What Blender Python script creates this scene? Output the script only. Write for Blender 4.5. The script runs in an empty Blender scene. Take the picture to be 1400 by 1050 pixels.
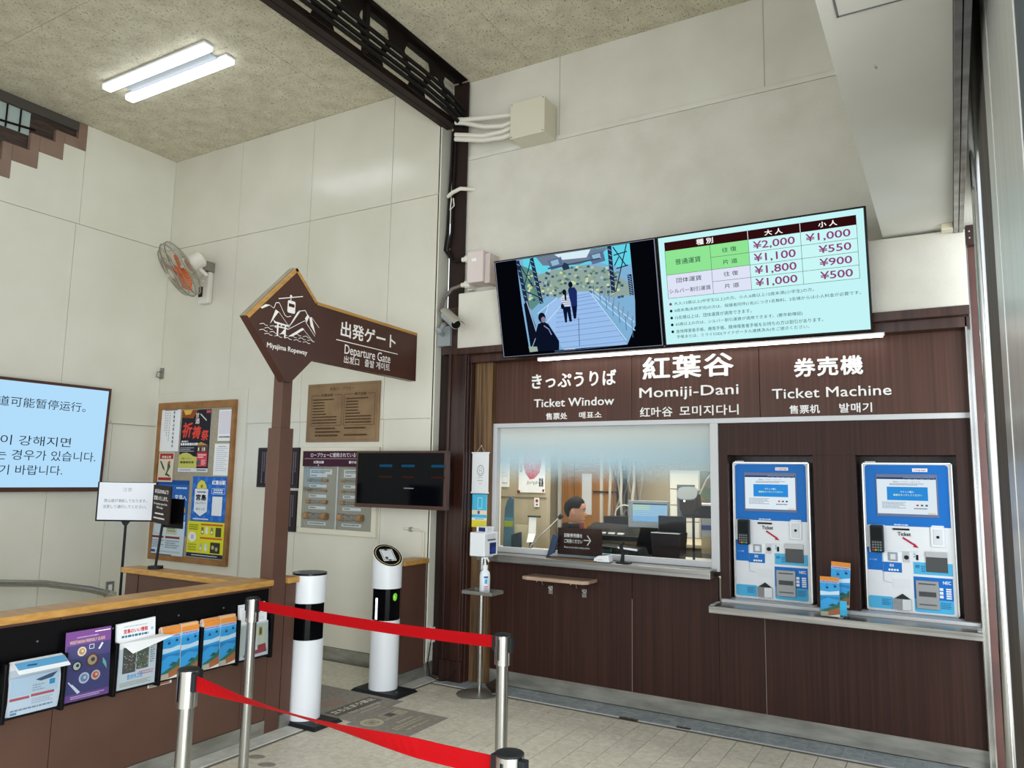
import bpy, bmesh, math, random
from mathutils import Vector, Matrix
random.seed(7)
S = bpy.context.scene
C = S.collection

# ------------------------------------------------------------------ camera, sky, light, exposure
CAM = Vector((0.0, 0.0, 1.6))
RGT = Vector((0.86463853, 0.50209003, 0.01748746))
UP = Vector((0.04694028, -0.11539288, 0.99221021))
FWD = Vector((-0.50019678, 0.85708231, 0.12334137))
FPX = 1030.19
cam_data = bpy.data.cameras.new('camera')
cam_data.sensor_width = 36.0
cam_data.lens = FPX / 1400 * 36.0
cam_data.clip_start = 0.02
camera = bpy.data.objects.new('camera', cam_data)
camera.matrix_world = Matrix(((RGT.x, UP.x, -FWD.x, CAM.x), (RGT.y, UP.y, -FWD.y, CAM.y), (RGT.z, UP.z, -FWD.z, CAM.z), (0, 0, 0, 1)))
C.objects.link(camera)
S.camera = camera

world = bpy.data.worlds.new('overcast_sky')
S.world = world
world.use_nodes = True
bgn = world.node_tree.nodes['Background']
bgn.inputs[0].default_value = (0.86, 0.93, 1.0, 1)
bgn.inputs[1].default_value = 1.55

def area(name, loc, target, sx, sy, power, col=(1, 1, 1)):
    l = bpy.data.lights.new(name, 'AREA'); l.shape = 'RECTANGLE'; l.size = sx; l.size_y = sy; l.energy = power; l.color = col
    o = bpy.data.objects.new(name, l); C.objects.link(o); o.location = loc
    o.rotation_euler = (Vector(target) - Vector(loc)).to_track_quat('-Z', 'Y').to_euler()
    return o
area('daylight_from_entrance', (3.2, -1.6, 1.9), (-2.2, 4.0, 2.0), 4.5, 3.6, 390, (0.93, 0.97, 1.0))
area('office_ceiling_lamp', (-2.6, 6.3, 2.55), (-2.6, 6.3, 0), 2.4, 1.2, 75, (1.0, 0.95, 0.86))
area('daylight_off_the_paving', (1.7, -1.3, 0.3), (-0.3, 2.6, 3.2), 2.6, 2.6, 175, (0.97, 0.99, 1.0))
area('daylight_from_forecourt', (-3.0, -2.8, 2.0), (-3.2, 4.0, 2.6), 6.0, 3.6, 80, (0.96, 0.98, 1.0))

S.view_settings.view_transform = 'Standard'
S.view_settings.look = 'None'
S.view_settings.exposure = 0.0
S.view_settings.gamma = 1.0
S.view_settings.use_curve_mapping = False
S.cycles.max_bounces = 8
S.cycles.transparent_max_bounces = 16
S.cycles.sample_clamp_indirect = 6.0
S.cycles.caustics_reflective = False
S.cycles.caustics_refractive = False

# ------------------------------------------------------------------ surveying: where a sight line meets a real plane of the room
def ray(px, py):
    return FWD + RGT * ((px - 700) / FPX) - UP * ((py - 525) / FPX)
def on_z(px, py, z=0.0):
    d = ray(px, py); return CAM + d * ((z - CAM.z) / d.z)
def on_y(px, py, y):
    d = ray(px, py); return CAM + d * (y / d.y)
def on_x(px, py, x):
    d = ray(px, py); return CAM + d * (x / d.x)

# ------------------------------------------------------------------ materials
def lin(c):
    if isinstance(c, str):
        c = c.lstrip('#'); c = tuple(int(c[i:i + 2], 16) / 255 for i in (0, 2, 4))
    return tuple((x / 12.92 if x <= 0.04045 else ((x + 0.055) / 1.055) ** 2.4) for x in c) + (1.0,)
_mats = {}
def paint(col, rough=0.5, metal=0.0, emit=0.0, spec=0.4, coat=0.0):
    if sum(lin(col)[:3]) < 0.12 and metal == 0: spec = min(spec, 0.16)      # dull dark plastics and paints
    key = ('paint', col, rough, metal, emit, spec, coat)
    if key in _mats: return _mats[key]
    m = bpy.data.materials.new('paint_' + str(len(_mats))); m.use_nodes = True
    b = m.node_tree.nodes['Principled BSDF']
    b.inputs['Base Color'].default_value = lin(col)
    b.inputs['Roughness'].default_value = rough
    b.inputs['Metallic'].default_value = metal
    b.inputs['Specular IOR Level'].default_value = spec
    b.inputs['Coat Weight'].default_value = coat
    if emit > 0:
        b.inputs['Base Color'].default_value = (0.0, 0.0, 0.0, 1)
        b.inputs['Emission Color'].default_value = lin(col)
        b.inputs['Emission Strength'].default_value = emit
        b.inputs['Specular IOR Level'].default_value = 0.0
    else:   # a faint procedural unevenness, so that no surface is perfectly even
        nt = m.node_tree; n = nt.nodes.new('ShaderNodeTexNoise'); n.inputs['Scale'].default_value = 9
        t = nt.nodes.new('ShaderNodeTexCoord'); nt.links.new(t.outputs['Object'], n.inputs['Vector'])
        r = nt.nodes.new('ShaderNodeMapRange'); r.inputs[3].default_value = max(rough - 0.05, 0.02); r.inputs[4].default_value = min(rough + 0.05, 1)
        nt.links.new(n.outputs[0], r.inputs[0]); nt.links.new(r.outputs[0], b.inputs['Roughness'])
    _mats[key] = m
    return m

def textured(name, c0, c1, scale=(1, 1, 1), noise=4.0, detail=4, rough=0.5, metal=0.0, lo=0.35, hi=0.65, bump=0.0, bscale=None, tex='noise', rand=0.0, spec=0.5, c2=None, fleck=None, distortion=0.0):
    m = bpy.data.materials.new(name); m.use_nodes = True
    nt = m.node_tree; N = nt.nodes.new; L = nt.links.new
    b = nt.nodes['Principled BSDF']
    b.inputs['Roughness'].default_value = rough; b.inputs['Metallic'].default_value = metal
    b.inputs['Specular IOR Level'].default_value = spec
    t = N('ShaderNodeTexCoord'); mp = N('ShaderNodeMapping'); mp.inputs['Scale'].default_value = scale
    L(t.outputs['Object'], mp.inputs['Vector'])
    oi = N('ShaderNodeObjectInfo')
    if rand:
        va = N('ShaderNodeVectorMath'); va.operation = 'ADD'; cb = N('ShaderNodeCombineXYZ')
        ml = N('ShaderNodeMath'); ml.operation = 'MULTIPLY'; ml.inputs[1].default_value = 37
        L(oi.outputs['Random'], ml.inputs[0])
        for i in range(3): L(ml.outputs[0], cb.inputs[i])
        L(mp.outputs[0], va.inputs[0]); L(cb.outputs[0], va.inputs[1]); vec = va.outputs[0]
    else: vec = mp.outputs[0]
    n = N('ShaderNodeTexNoise'); n.inputs['Scale'].default_value = noise; n.inputs['Detail'].default_value = detail; n.inputs['Distortion'].default_value = distortion
    L(vec, n.inputs['Vector'])
    cr = N('ShaderNodeValToRGB'); cr.color_ramp.elements[0].position = lo; cr.color_ramp.elements[1].position = hi
    cr.color_ramp.elements[0].color = lin(c0); cr.color_ramp.elements[1].color = lin(c1)
    if c2:
        e = cr.color_ramp.elements.new((lo + hi) / 2); e.color = lin(c2)
    L(n.outputs[0], cr.inputs[0]); col = cr.outputs[0]
    if fleck:   # (colour, scale, threshold, stretch)
        fc, fs, th, st = fleck
        mp2 = N('ShaderNodeMapping'); mp2.inputs['Scale'].default_value = st; L(t.outputs['Object'], mp2.inputs['Vector'])
        f = N('ShaderNodeTexNoise'); f.inputs['Scale'].default_value = fs; f.inputs['Detail'].default_value = 2; f.inputs['Distortion'].default_value = 1.2
        L(mp2.outputs[0], f.inputs['Vector'])
        fr = N('ShaderNodeMapRange'); fr.inputs[1].default_value = th; fr.inputs[2].default_value = th + 0.06; L(f.outputs[0], fr.inputs[0])
        mx = N('ShaderNodeMix'); mx.data_type = 'RGBA'; L(fr.outputs[0], mx.inputs[0]); L(col, mx.inputs[6]); mx.inputs[7].default_value = lin(fc); col = mx.outputs[2]
    if rand:
        h = N('ShaderNodeHueSaturation'); mr = N('ShaderNodeMapRange'); mr.inputs[3].default_value = 1 - rand; mr.inputs[4].default_value = 1 + rand
        L(oi.outputs['Random'], mr.inputs[0]); L(mr.outputs[0], h.inputs['Value']); L(col, h.inputs['Color']); col = h.outputs[0]
    L(col, b.inputs['Base Color'])
    if bump:
        bn = N('ShaderNodeTexNoise'); bn.inputs['Scale'].default_value = bscale or noise * 4; bn.inputs['Detail'].default_value = 3
        L(vec, bn.inputs['Vector'])
        bp = N('ShaderNodeBump'); bp.inputs['Strength'].default_value = bump; bp.inputs['Distance'].default_value = 0.01
        L(bn.outputs[0], bp.inputs['Height']); L(bp.outputs[0], b.inputs['Normal'])
    return m

M = dict(
    walnut=textured('walnut_laminate', '#2e1a14', '#42281f', (30, 30, 0.4), 2.0, 8, 0.45, c2='#372019', spec=0.22, lo=0.3, hi=0.72),
    walnut_sign=textured('walnut_sign_laminate', '#452a20', '#5a3a2d', (30, 30, 0.35), 2.0, 8, 0.42, c2='#4e3126', spec=0.3, lo=0.3, hi=0.72),
    oldwood=textured('weathered_wood', '#3f2a18', '#7d5f3c', (30, 30, 0.8), 1.6, 7, 0.6, bump=0.2),
    darkwood=textured('dark_stained_wood', '#1d0f0c', '#3c211a', (14, 14, 0.4), 1.8, 5, 0.32),
    darkwood_flat=textured('dark_stained_trim', '#2b1611', '#472a20', (14, 14, 0.4), 1.8, 5, 0.35),
    honey=textured('honey_oak', '#ad7f3d', '#c2944f', (6, 1.2, 20), 2.5, 6, 0.4),
    honey_x=textured('honey_oak_crosswise', '#ad7f3d', '#c2944f', (1.2, 6, 20), 2.5, 6, 0.4),
    white_panel=textured('gloss_white_panel', '#cfccbd', '#d6d3c6', (1, 1, 1), 1.6, 4, 0.19, spec=0.6),
    white_panel_l=textured('satin_white_panel', '#dad9cb', '#e1e0d4', (1, 1, 1), 1.6, 4, 0.4),
    stucco=textured('stippled_white_paint', '#cfccc0', '#d9d6cc', (1, 1, 1), 3, 4, 0.75, bump=0.35, bscale=110),
    smooth_white=textured('smooth_white_paint', '#d2cfc3', '#dcdacf', (1, 1, 1), 2, 4, 0.7),
    soffit=textured('soffit_paint', '#e6e7df', '#ecece6', (1, 1, 1), 2, 4, 0.7, fleck=('#a8a8a0', 9, 0.74, (1, 1, 1))),
    ceiling=textured('wood_wool_board', '#c4bda6', '#d8d2bc', (1, 1, 1), 5, 8, 0.9, bump=0.3, bscale=120, fleck=('#6a6350', 105, 0.60, (1, 0.45, 1))),
    steel=textured('brushed_steel', '#a5a5a1', '#b5b5b1', (40, 40, 0.6), 3, 3, 0.26, metal=1.0),
    steel_h=textured('brushed_steel_flat', '#7f7f7b', '#a3a39e', (0.8, 6, 30), 2, 4, 0.3, metal=1.0),
    kick=textured('scuffed_steel_kickplate', '#85847c', '#a6a59d', (1.2, 1.2, 5), 3, 5, 0.4, metal=0.6),
    chrome=textured('satin_chrome', '#b9bab8', '#cfd0ce', (1, 1, 1), 3, 2, 0.2, metal=1.0),
    alu=paint('#c6c8ca', 0.45, 0.2),
    blacksteel=paint('#17110f', 0.55),
    brownsteel=paint('#2a1f1b', 0.5),
    brown=textured('brown_metal_paint', '#543b31', '#5b4136', (1, 1, 1), 3, 4, 0.42, spec=0.35),
    tile=textured('beige_stone_tile', '#cec8b6', '#e8e3d4', (1, 1, 1), 30, 6, 0.5, rand=0.055, lo=0.3, hi=0.7, bump=0.1, bscale=90, c2='#dcd6c6'),
    etile=textured('blue_grey_edge_tile', '#8d979c', '#aab3b7', (1, 1, 1), 20, 5, 0.45, rand=0.09),
    grout=paint('#7d7768', 0.9),
    slab=textured('light_concrete', '#c4c4bd', '#d6d6d0', (1, 1, 1), 12, 5, 0.8, bump=0.1),
    paving=textured('forecourt_paving', '#d2d0c8', '#e0ded6', (1, 1, 1), 6, 5, 0.85),
    mat=textured('grey_floor_film', '#8f8880', '#9e978e', (1, 1, 1), 30, 4, 0.75),
    rubber=paint('#1f2224', 0.5),
    black=paint('#08080a', 0.35, spec=0.2),
    white=paint('#e4e8ec', 0.35),
    offwhite=paint('#dedbd0', 0.5),
    cream=paint('#d5d0bd', 0.5),
    paper=paint('#e8eaec', 0.8),
    cork=textured('beige_pin_cloth', '#9a8f7b', '#aaa08c', (1, 1, 1), 60, 3, 0.9),
    belt=paint('#9c040c', 0.7, spec=0.1),
    cable=paint('#1b1817', 0.6),
)
def glass_mat(name, tint=(0.95, 0.97, 0.97), film=False, refl=0.55):
    m = bpy.data.materials.new(name); m.use_nodes = True
    nt = m.node_tree; N = nt.nodes.new; L = nt.links.new
    for n in list(nt.nodes):
        if n.type != 'OUTPUT_MATERIAL': nt.nodes.remove(n)
    out = nt.nodes['Material Output']
    tr = N('ShaderNodeBsdfTransparent'); tr.inputs[0].default_value = (*tint, 1)
    gl = N('ShaderNodeBsdfGlossy'); gl.inputs['Roughness'].default_value = 0.03
    fr = N('ShaderNodeFresnel'); fr.inputs[0].default_value = 1.4
    mx = N('ShaderNodeMixShader'); hf = N('ShaderNodeMath'); hf.operation = 'MULTIPLY'; hf.inputs[1].default_value = refl; L(fr.outputs[0], hf.inputs[0]); L(hf.outputs[0], mx.inputs[0]); L(tr.outputs[0], mx.inputs[1]); L(gl.outputs[0], mx.inputs[2])
    last = mx
    if film:    # white film fading out towards the bottom: dense above 1.88 m, clear below 1.62 m
        di = N('ShaderNodeBsdfDiffuse'); tl = N('ShaderNodeBsdfTranslucent'); ms = N('ShaderNodeMixShader'); ms.inputs[0].default_value = 0.35
        t = N('ShaderNodeNewGeometry'); sx = N('ShaderNodeSeparateXYZ'); L(t.outputs['Position'], sx.inputs[0])
        cr = N('ShaderNodeValToRGB'); cr.color_ramp.elements[0].color = lin('#b4d0de'); cr.color_ramp.elements[1].color = lin('#e2e8e6')
        mr2 = N('ShaderNodeMapRange'); mr2.inputs[1].default_value = 1.72; mr2.inputs[2].default_value = 1.96; L(sx.outputs[2], mr2.inputs[0]); L(mr2.outputs[0], cr.inputs[0])
        L(cr.outputs[0], di.inputs[0]); L(cr.outputs[0], tl.inputs[0]); L(di.outputs[0], ms.inputs[1]); L(tl.outputs[0], ms.inputs[2])
        mr = N('ShaderNodeMapRange'); mr.interpolation_type = 'SMOOTHSTEP'; mr.inputs[1].default_value = 1.53; mr.inputs[2].default_value = 1.86; mr.inputs[4].default_value = 0.985
        L(sx.outputs[2], mr.inputs[0])
        # printed as fine dots, as such films are: a dot is either white or clear
        sn = N('ShaderNodeVectorMath'); sn.operation = 'SNAP'; sn.inputs[1].default_value = (0.0011, 1.0, 0.0011); L(t.outputs['Position'], sn.inputs[0])
        wn = N('ShaderNodeTexWhiteNoise'); L(sn.outputs[0], wn.inputs[0])
        lt = N('ShaderNodeMath'); lt.operation = 'LESS_THAN'; L(wn.outputs[0], lt.inputs[0]); L(mr.outputs[0], lt.inputs[1])
        m2 = N('ShaderNodeMixShader'); L(lt.outputs[0], m2.inputs[0]); L(last.outputs[0], m2.inputs[1]); L(ms.outputs[0], m2.inputs[2]); last = m2
    L(last.outputs[0], out.inputs[0])
    return m
M['glass'] = glass_mat('clear_glass')
M['film_glass'] = glass_mat('fading_film_glass', film=True, refl=0.4)
M['smoke'] = glass_mat('smoky_acrylic', (0.88, 0.91, 0.93), refl=0.3)
M['acrylic'] = glass_mat('clear_acrylic', (0.93, 0.96, 0.97), refl=0.2)

# ------------------------------------------------------------------ builders
def world_at(o):
    p = Vector((0, 0, 0))
    while o: p = p + o.location; o = o.parent
    return p
def tag(o, label, cat, group=None, kind=None):
    o['label'] = label; o['category'] = cat
    if group: o['group'] = group
    if kind: o['kind'] = kind
    return o
def thing(name, label, cat, loc=(0, 0, 0), group=None):
    o = bpy.data.objects.new(name, None); C.objects.link(o); o.location = loc; o.empty_display_size = 0.05
    return tag(o, label, cat, group)
def dup(root, delta, label=None):
    def cp(o, parent):
        c = o.copy(); C.objects.link(c); c.parent = parent
        for ch in list(o.children): cp(ch, c)
        return c
    r = cp(root, None); r.location = root.location + Vector(delta)
    if label: r['label'] = label
    return r

class MB:
    def __init__(s): s.v = []; s.f = []; s.fm = []; s.m = 0
    def add(s, vs, fs, m=None):
        b = len(s.v); s.v += [Vector(p) for p in vs]; s.f += [tuple(b + i for i in f) for f in fs]
        s.fm += [s.m if m is None else m] * len(fs); return s
    def box(s, x0, x1, y0, y1, z0, z1, m=None):
        return s.add([(x0, y0, z0), (x1, y0, z0), (x1, y1, z0), (x0, y1, z0), (x0, y0, z1), (x1, y0, z1), (x1, y1, z1), (x0, y1, z1)],
                     [(0, 3, 2, 1), (4, 5, 6, 7), (0, 1, 5, 4), (1, 2, 6, 5), (2, 3, 7, 6), (3, 0, 4, 7)], m)
    def obox(s, c, a, b, n, m=None):     # centre and three half-axis vectors
        c, a, b, n = Vector(c), Vector(a), Vector(b), Vector(n)
        vs = [c + a * i + b * j + n * k for k in (-1, 1) for j in (-1, 1) for i in (-1, 1)]
        return s.add(vs, [(0, 2, 3, 1), (4, 5, 7, 6), (0, 1, 5, 4), (1, 3, 7, 5), (3, 2, 6, 7), (2, 0, 4, 6)], m)
    def prism(s, pts, off, m=None):      # closed outline swept along off
        n = len(pts); off = Vector(off); P = [Vector(p) for p in pts]
        vs = P + [p + off for p in P]
        return s.add(vs, [tuple(range(n - 1, -1, -1)), tuple(range(n, 2 * n))] + [(i, (i + 1) % n, n + (i + 1) % n, n + i) for i in range(n)], m)
    def cyl(s, p0, p1, r0, r1=None, n=16, m=None, caps=True):
        p0, p1 = Vector(p0), Vector(p1); r1 = r0 if r1 is None else r1
        d = (p1 - p0).normalized(); a = d.orthogonal().normalized(); b = d.cross(a)
        vs = []
        for p, r in ((p0, r0), (p1, r1)):
            for i in range(n):
                t = 2 * math.pi * i / n; vs.append(p + (a * math.cos(t) + b * math.sin(t)) * r)
        fs = [(i, (i + 1) % n, n + (i + 1) % n, n + i) for i in range(n)]
        if caps: fs += [tuple(range(n - 1, -1, -1)), tuple(range(n, 2 * n))]
        return s.add(vs, fs, m)
    def tube(s, pts, r, n=8, m=None):
        P = [Vector(p) for p in pts]; k = len(P); vs = []; a = None
        for i, p in enumerate(P):
            d = (P[min(i + 1, k - 1)] - P[max(i - 1, 0)]).normalized()
            a = d.orthogonal().normalized() if a is None else (a - d * a.dot(d)).normalized()
            b = d.cross(a); rr = r[i] if isinstance(r, (list, tuple)) else r
            for j in range(n):
                t = 2 * math.pi * j / n; vs.append(p + (a * math.cos(t) + b * math.sin(t)) * rr)
        fs = [(i * n + j, i * n + (j + 1) % n, (i + 1) * n + (j + 1) % n, (i + 1) * n + j) for i in range(k - 1) for j in range(n)]
        fs += [tuple(range(n - 1, -1, -1)), tuple(range((k - 1) * n, k * n))]
        return s.add(vs, fs, m)
    def lathe(s, c, prof, n=24, m=None, axis=None, sx=1, sy=1):
        c = Vector(c); vs = []
        d = Vector(axis or (0, 0, 1)).normalized(); a = Vector((1, 0, 0)) if axis is None else d.orthogonal().normalized(); b = d.cross(a)
        for r, z in prof:
            for i in range(n):
                t = 2 * math.pi * i / n; vs.append(c + (a * math.cos(t) * sx + b * math.sin(t) * sy) * r + d * z)
        k = len(prof)
        fs = [(i * n + j, i * n + (j + 1) % n, (i + 1) * n + (j + 1) % n, (i + 1) * n + j) for i in range(k - 1) for j in range(n)]
        if prof[0][0] > 1e-5: fs.append(tuple(range(n - 1, -1, -1)))
        if prof[-1][0] > 1e-5: fs.append(tuple(range((k - 1) * n, k * n)))
        return s.add(vs, fs, m)
    def ball(s, c, r, n=12, k=8, sc=(1, 1, 1), m=None):
        c = Vector(c); vs = []
        for i in range(k + 1):
            ph = math.pi * i / k
            for j in range(n):
                t = 2 * math.pi * j / n
                vs.append(c + Vector((math.sin(ph) * math.cos(t) * sc[0], math.sin(ph) * math.sin(t) * sc[1], math.cos(ph) * sc[2])) * r)
        fs = [(i * n + j, (i + 1) * n + j, (i + 1) * n + (j + 1) % n, i * n + (j + 1) % n) for i in range(k) for j in range(n)]
        return s.add(vs, fs, m)
    def build(s, name, mats, parent=None, bevel=0.0, smooth=False, origin=None):
        mats = mats if isinstance(mats, (list, tuple)) else [mats]
        if parent is not None: o0 = world_at(parent)
        elif origin is not None: o0 = Vector(origin)
        else:
            xs = [v.x for v in s.v]; ys = [v.y for v in s.v]; zs = [v.z for v in s.v]
            o0 = Vector(((min(xs) + max(xs)) / 2, (min(ys) + max(ys)) / 2, min(zs)))
        me = bpy.data.meshes.new(name)
        me.from_pydata([tuple(v - o0) for v in s.v], [], s.f)
        for m in mats: me.materials.append(m)
        me.polygons.foreach_set('material_index', s.fm)
        bm = bmesh.new(); bm.from_mesh(me)
        bmesh.ops.remove_doubles(bm, verts=bm.verts, dist=1e-6)
        bmesh.ops.recalc_face_normals(bm, faces=bm.faces)
        if smooth:
            for f in bm.faces: f.smooth = True
            for e in bm.edges:
                if len(e.link_faces) == 2 and e.calc_face_angle(0) > 0.7: e.smooth = False
        bm.to_mesh(me); bm.free()
        o = bpy.data.objects.new(name, me); C.objects.link(o)
        if parent is not None: o.parent = parent
        else: o.location = o0
        if bevel:
            b = o.modifiers.new('bevel', 'BEVEL'); b.width = bevel; b.segments = 2; b.limit_method = 'ANGLE'; b.angle_limit = 0.9
        return o
def struct(name, mb, m, parent=None, bevel=0.0):
    o = mb.build(name, m, parent, bevel)
    if parent is None: o['kind'] = 'structure'
    return o
def setting(name, loc=(0, 0, 0)):
    o = bpy.data.objects.new(name, None); C.objects.link(o); o.location = loc; o['kind'] = 'structure'; return o

_glyphs = {}
def glyphs(text, bold=0.0, ext=0.0):
    key = (text, bold, ext)
    if key not in _glyphs:
        cu = bpy.data.curves.new('lettering', 'FONT'); cu.body = text; cu.offset = bold; cu.extrude = ext; cu.resolution_u = 3
        o = bpy.data.objects.new('lettering', cu)
        me = bpy.data.meshes.new_from_object(o)
        _glyphs[key] = ([v.co.copy() for v in me.vertices], [tuple(p.vertices) for p in me.polygons])
        bpy.data.objects.remove(o); bpy.data.curves.remove(cu); bpy.data.meshes.remove(me)
    return _glyphs[key]

class Flat:      # flat print on a real surface: o = lower left corner, u to the right, v up
    def __init__(s, o, u, v, emit=0.0, rough=0.6, step=0.00018):
        s.o, s.u, s.v = Vector(o), Vector(u).normalized(), Vector(v).normalized()
        s.n = s.u.cross(s.v).normalized(); s.k = 1; s.emit = emit; s.rough = rough; s.step = step
        s.g = MB(); s.t = MB(); s.gm = []; s.tm = []; s.lines = []; s.each = False
    def P(s, x, y): return s.o + s.u * x + s.v * y + s.n * (s.step * s.k)
    def mi(s, lst, col):
        if col not in lst: lst.append(col)
        return lst.index(col)
    def poly(s, pts, col, layer=None):
        s.k += 1
        s.g.add([s.P(*p) for p in pts], [tuple(range(len(pts)))], s.mi(s.gm, col)); return s
    def rect(s, x0, y0, x1, y1, col): return s.poly([(x0, y0), (x1, y0), (x1, y1), (x0, y1)], col)
    def rrect(s, x0, y0, x1, y1, r, col, n=4):
        pts = []
        for cx, cy, a0 in ((x1 - r, y0 + r, -90), (x1 - r, y1 - r, 0), (x0 + r, y1 - r, 90), (x0 + r, y0 + r, 180)):
            for i in range(n + 1):
                a = math.radians(a0 + 90 * i / n); pts.append((cx + r * math.cos(a), cy + r * math.sin(a)))
        return s.poly(pts, col)
    def disc(s, x, y, rx, col, ry=None, n=20):
        ry = ry or rx
        return s.poly([(x + rx * math.cos(2 * math.pi * i / n), y + ry * math.sin(2 * math.pi * i / n)) for i in range(n)], col)
    def line(s, pts, w, col):
        s.k += 1
        for (x0, y0), (x1, y1) in zip(pts[:-1], pts[1:]):
            L = math.hypot(x1 - x0, y1 - y0) or 1; dx, dy = -(y1 - y0) / L * w / 2, (x1 - x0) / L * w / 2
            s.g.add([s.P(x0 + dx, y0 + dy), s.P(x0 - dx, y0 - dy), s.P(x1 - dx, y1 - dy), s.P(x1 + dx, y1 + dy)], [(0, 1, 2, 3)], s.mi(s.gm, col))
        return s
    def frame(s, x0, y0, x1, y1, w, col): return s.line([(x0, y0), (x1, y0), (x1, y1), (x0, y1), (x0, y0)], w, col)
    def small(s, x0, y0, x1, y1, rows, col, seed=1, fill=0.55):     # rows of small print too fine to read
        rnd = random.Random(seed); s.k += 1; h = (y1 - y0) / rows
        for r in range(rows):
            yy = y1 - (r + 0.5) * h; x = x0; end = x0 + (x1 - x0) * (rnd.uniform(0.7, 1) if r % 2 else 1)
            while x < end:
                w = rnd.uniform(0.5, 1.4) * h; e = min(x + w, end)
                s.g.add([s.P(x, yy - h * fill / 2), s.P(e, yy - h * fill / 2), s.P(e, yy + h * fill / 2), s.P(x, yy + h * fill / 2)], [(0, 1, 2, 3)], s.mi(s.gm, col))
                x = e + h * 0.22
        return s
    def text(s, txt, x0, y0, x1, y1, col, bold=0.0, ext=0.0, shear=0.0):
        vs, fs = glyphs(txt, 0.0, 1.0 if ext else 0.0)
        if not vs: return s
        if bold:      # heavier strokes: the same glyphs repeated a hair to each side
            n0 = len(vs); v2 = []; f2 = []
            for q, (dx, dy) in enumerate(((-1, 0), (1, 0), (0, 1), (0, -1), (.7, .7), (-.7, .7), (.7, -.7), (-.7, -.7))):
                v2 += [Vector((v.x + dx * bold, v.y + dy * bold, v.z + (q * 0.012 if ext else q * 1e-4))) for v in vs]; f2 += [tuple(i + q * n0 for i in f) for f in fs]
            vs, fs = v2, f2
        ax, bx = min(v.x for v in vs), max(v.x for v in vs); ay, by = min(v.y for v in vs), max(v.y for v in vs)
        fx = (x1 - x0) / max(bx - ax, 1e-6); fy = (y1 - y0) / max(by - ay, 1e-6); s.k += 1
        out = []
        for v in vs:
            X = x0 + (v.x - ax) * fx; Y = y0 + (v.y - ay) * fy
            p = s.P(X + shear * (Y - y0), Y)
            p = p + s.n * (ext * (v.z + 1) / 2 if ext else v.z * 0.35)
            out.append(p)
        s.t.add(out, fs, s.mi(s.tm, col))
        if s.each: s.lines.append((s.t, s.tm)); s.t = MB(); s.tm = []
        return s
    def mats(s, lst): return [m if not isinstance(m, (str, tuple)) else paint(m, s.rough, 0.0, s.emit, 0.2) for m in lst]
    def finish(s, parent, gname='printed_graphics', tname='lettering'):
        r = []
        for mb, ms, nm in [(s.g, s.gm, gname), (s.t, s.tm, tname)] + [(a, b, tname) for a, b in s.lines]:
            if mb.v:
                o0 = world_at(parent); me = bpy.data.meshes.new(nm)
                me.from_pydata([tuple(v - o0) for v in mb.v], [], mb.f)
                for m in s.mats(ms): me.materials.append(m)
                me.polygons.foreach_set('material_index', mb.fm)
                o = bpy.data.objects.new(nm, me); C.objects.link(o); o.parent = parent; r.append(o)
        return r
EX, EY, EZ = Vector((1, 0, 0)), Vector((0, 1, 0)), Vector((0, 0, 1))
XL, X0, YT, YB, ZC = -7.45, -3.755, 5.25, 5.12, 5.08

# ================================================================== THE SETTING
# ---- floor: 157 mm beige tiles, a blue-grey edging row along the ticket wall, slabs along the partition
floor = setting('floor')
fb = MB(); fb.box(-9, 1.2, -3.0, 8.3, -0.12, -0.006); fb.build('floor_bed', M['grout'], floor)
P, Q = 0.157, 0.156
tiles = []
x = -1.391 - 20 * P
cells = []
for i in range(14, -11 - 14, -1):
    xr = -1.391 + i * P; xl = xr - P
    for j in range(0, 50):
        y1 = 4.97 - j * Q; y0 = y1 - Q
        if xl < -3.62 or xr > 0.9: continue
        cells.append((xl, xr, y0, y1))
def in_view(x, y, z=0.0, pad=25):
    d = Vector((x, y, z)) - CAM; w = d.dot(FWD)
    if w < 0.1: return False
    return -pad < 700 + FPX * d.dot(RGT) / w < 1400 + pad and -pad < 525 - FPX * d.dot(UP) / w < 1050 + pad
vis = [c for c in cells if in_view((c[0] + c[1]) / 2, (c[2] + c[3]) / 2) and c[1] < 0.12]
vis.sort(key=lambda c: ((c[0] + c[1]) / 2) ** 2 + ((c[2] + c[3]) / 2) ** 2)
near = set(vis[:300])
tm = MB(); g = 0.0022; tm.box(-P / 2 + g, P / 2 - g, -Q / 2 + g, Q / 2 - g, -0.008, 0); tile_me = None
for c in vis[:300]:
    if tile_me is None:
        o = tm.build('tile', M['tile'], floor); tile_me = o.data
    else:
        o = bpy.data.objects.new('tile', tile_me); C.objects.link(o); o.parent = floor
    o.location = ((c[0] + c[1]) / 2, (c[2] + c[3]) / 2, random.uniform(-0.0006, 0))
rest = MB()
for c in cells:
    if c not in near: rest.box(c[0] + g, c[1] - g, c[2] + g, c[3] - g, -0.008, 0)
o = rest.build('tiling_beyond', M['tile'], floor); o['kind'] = 'stuff'
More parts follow.
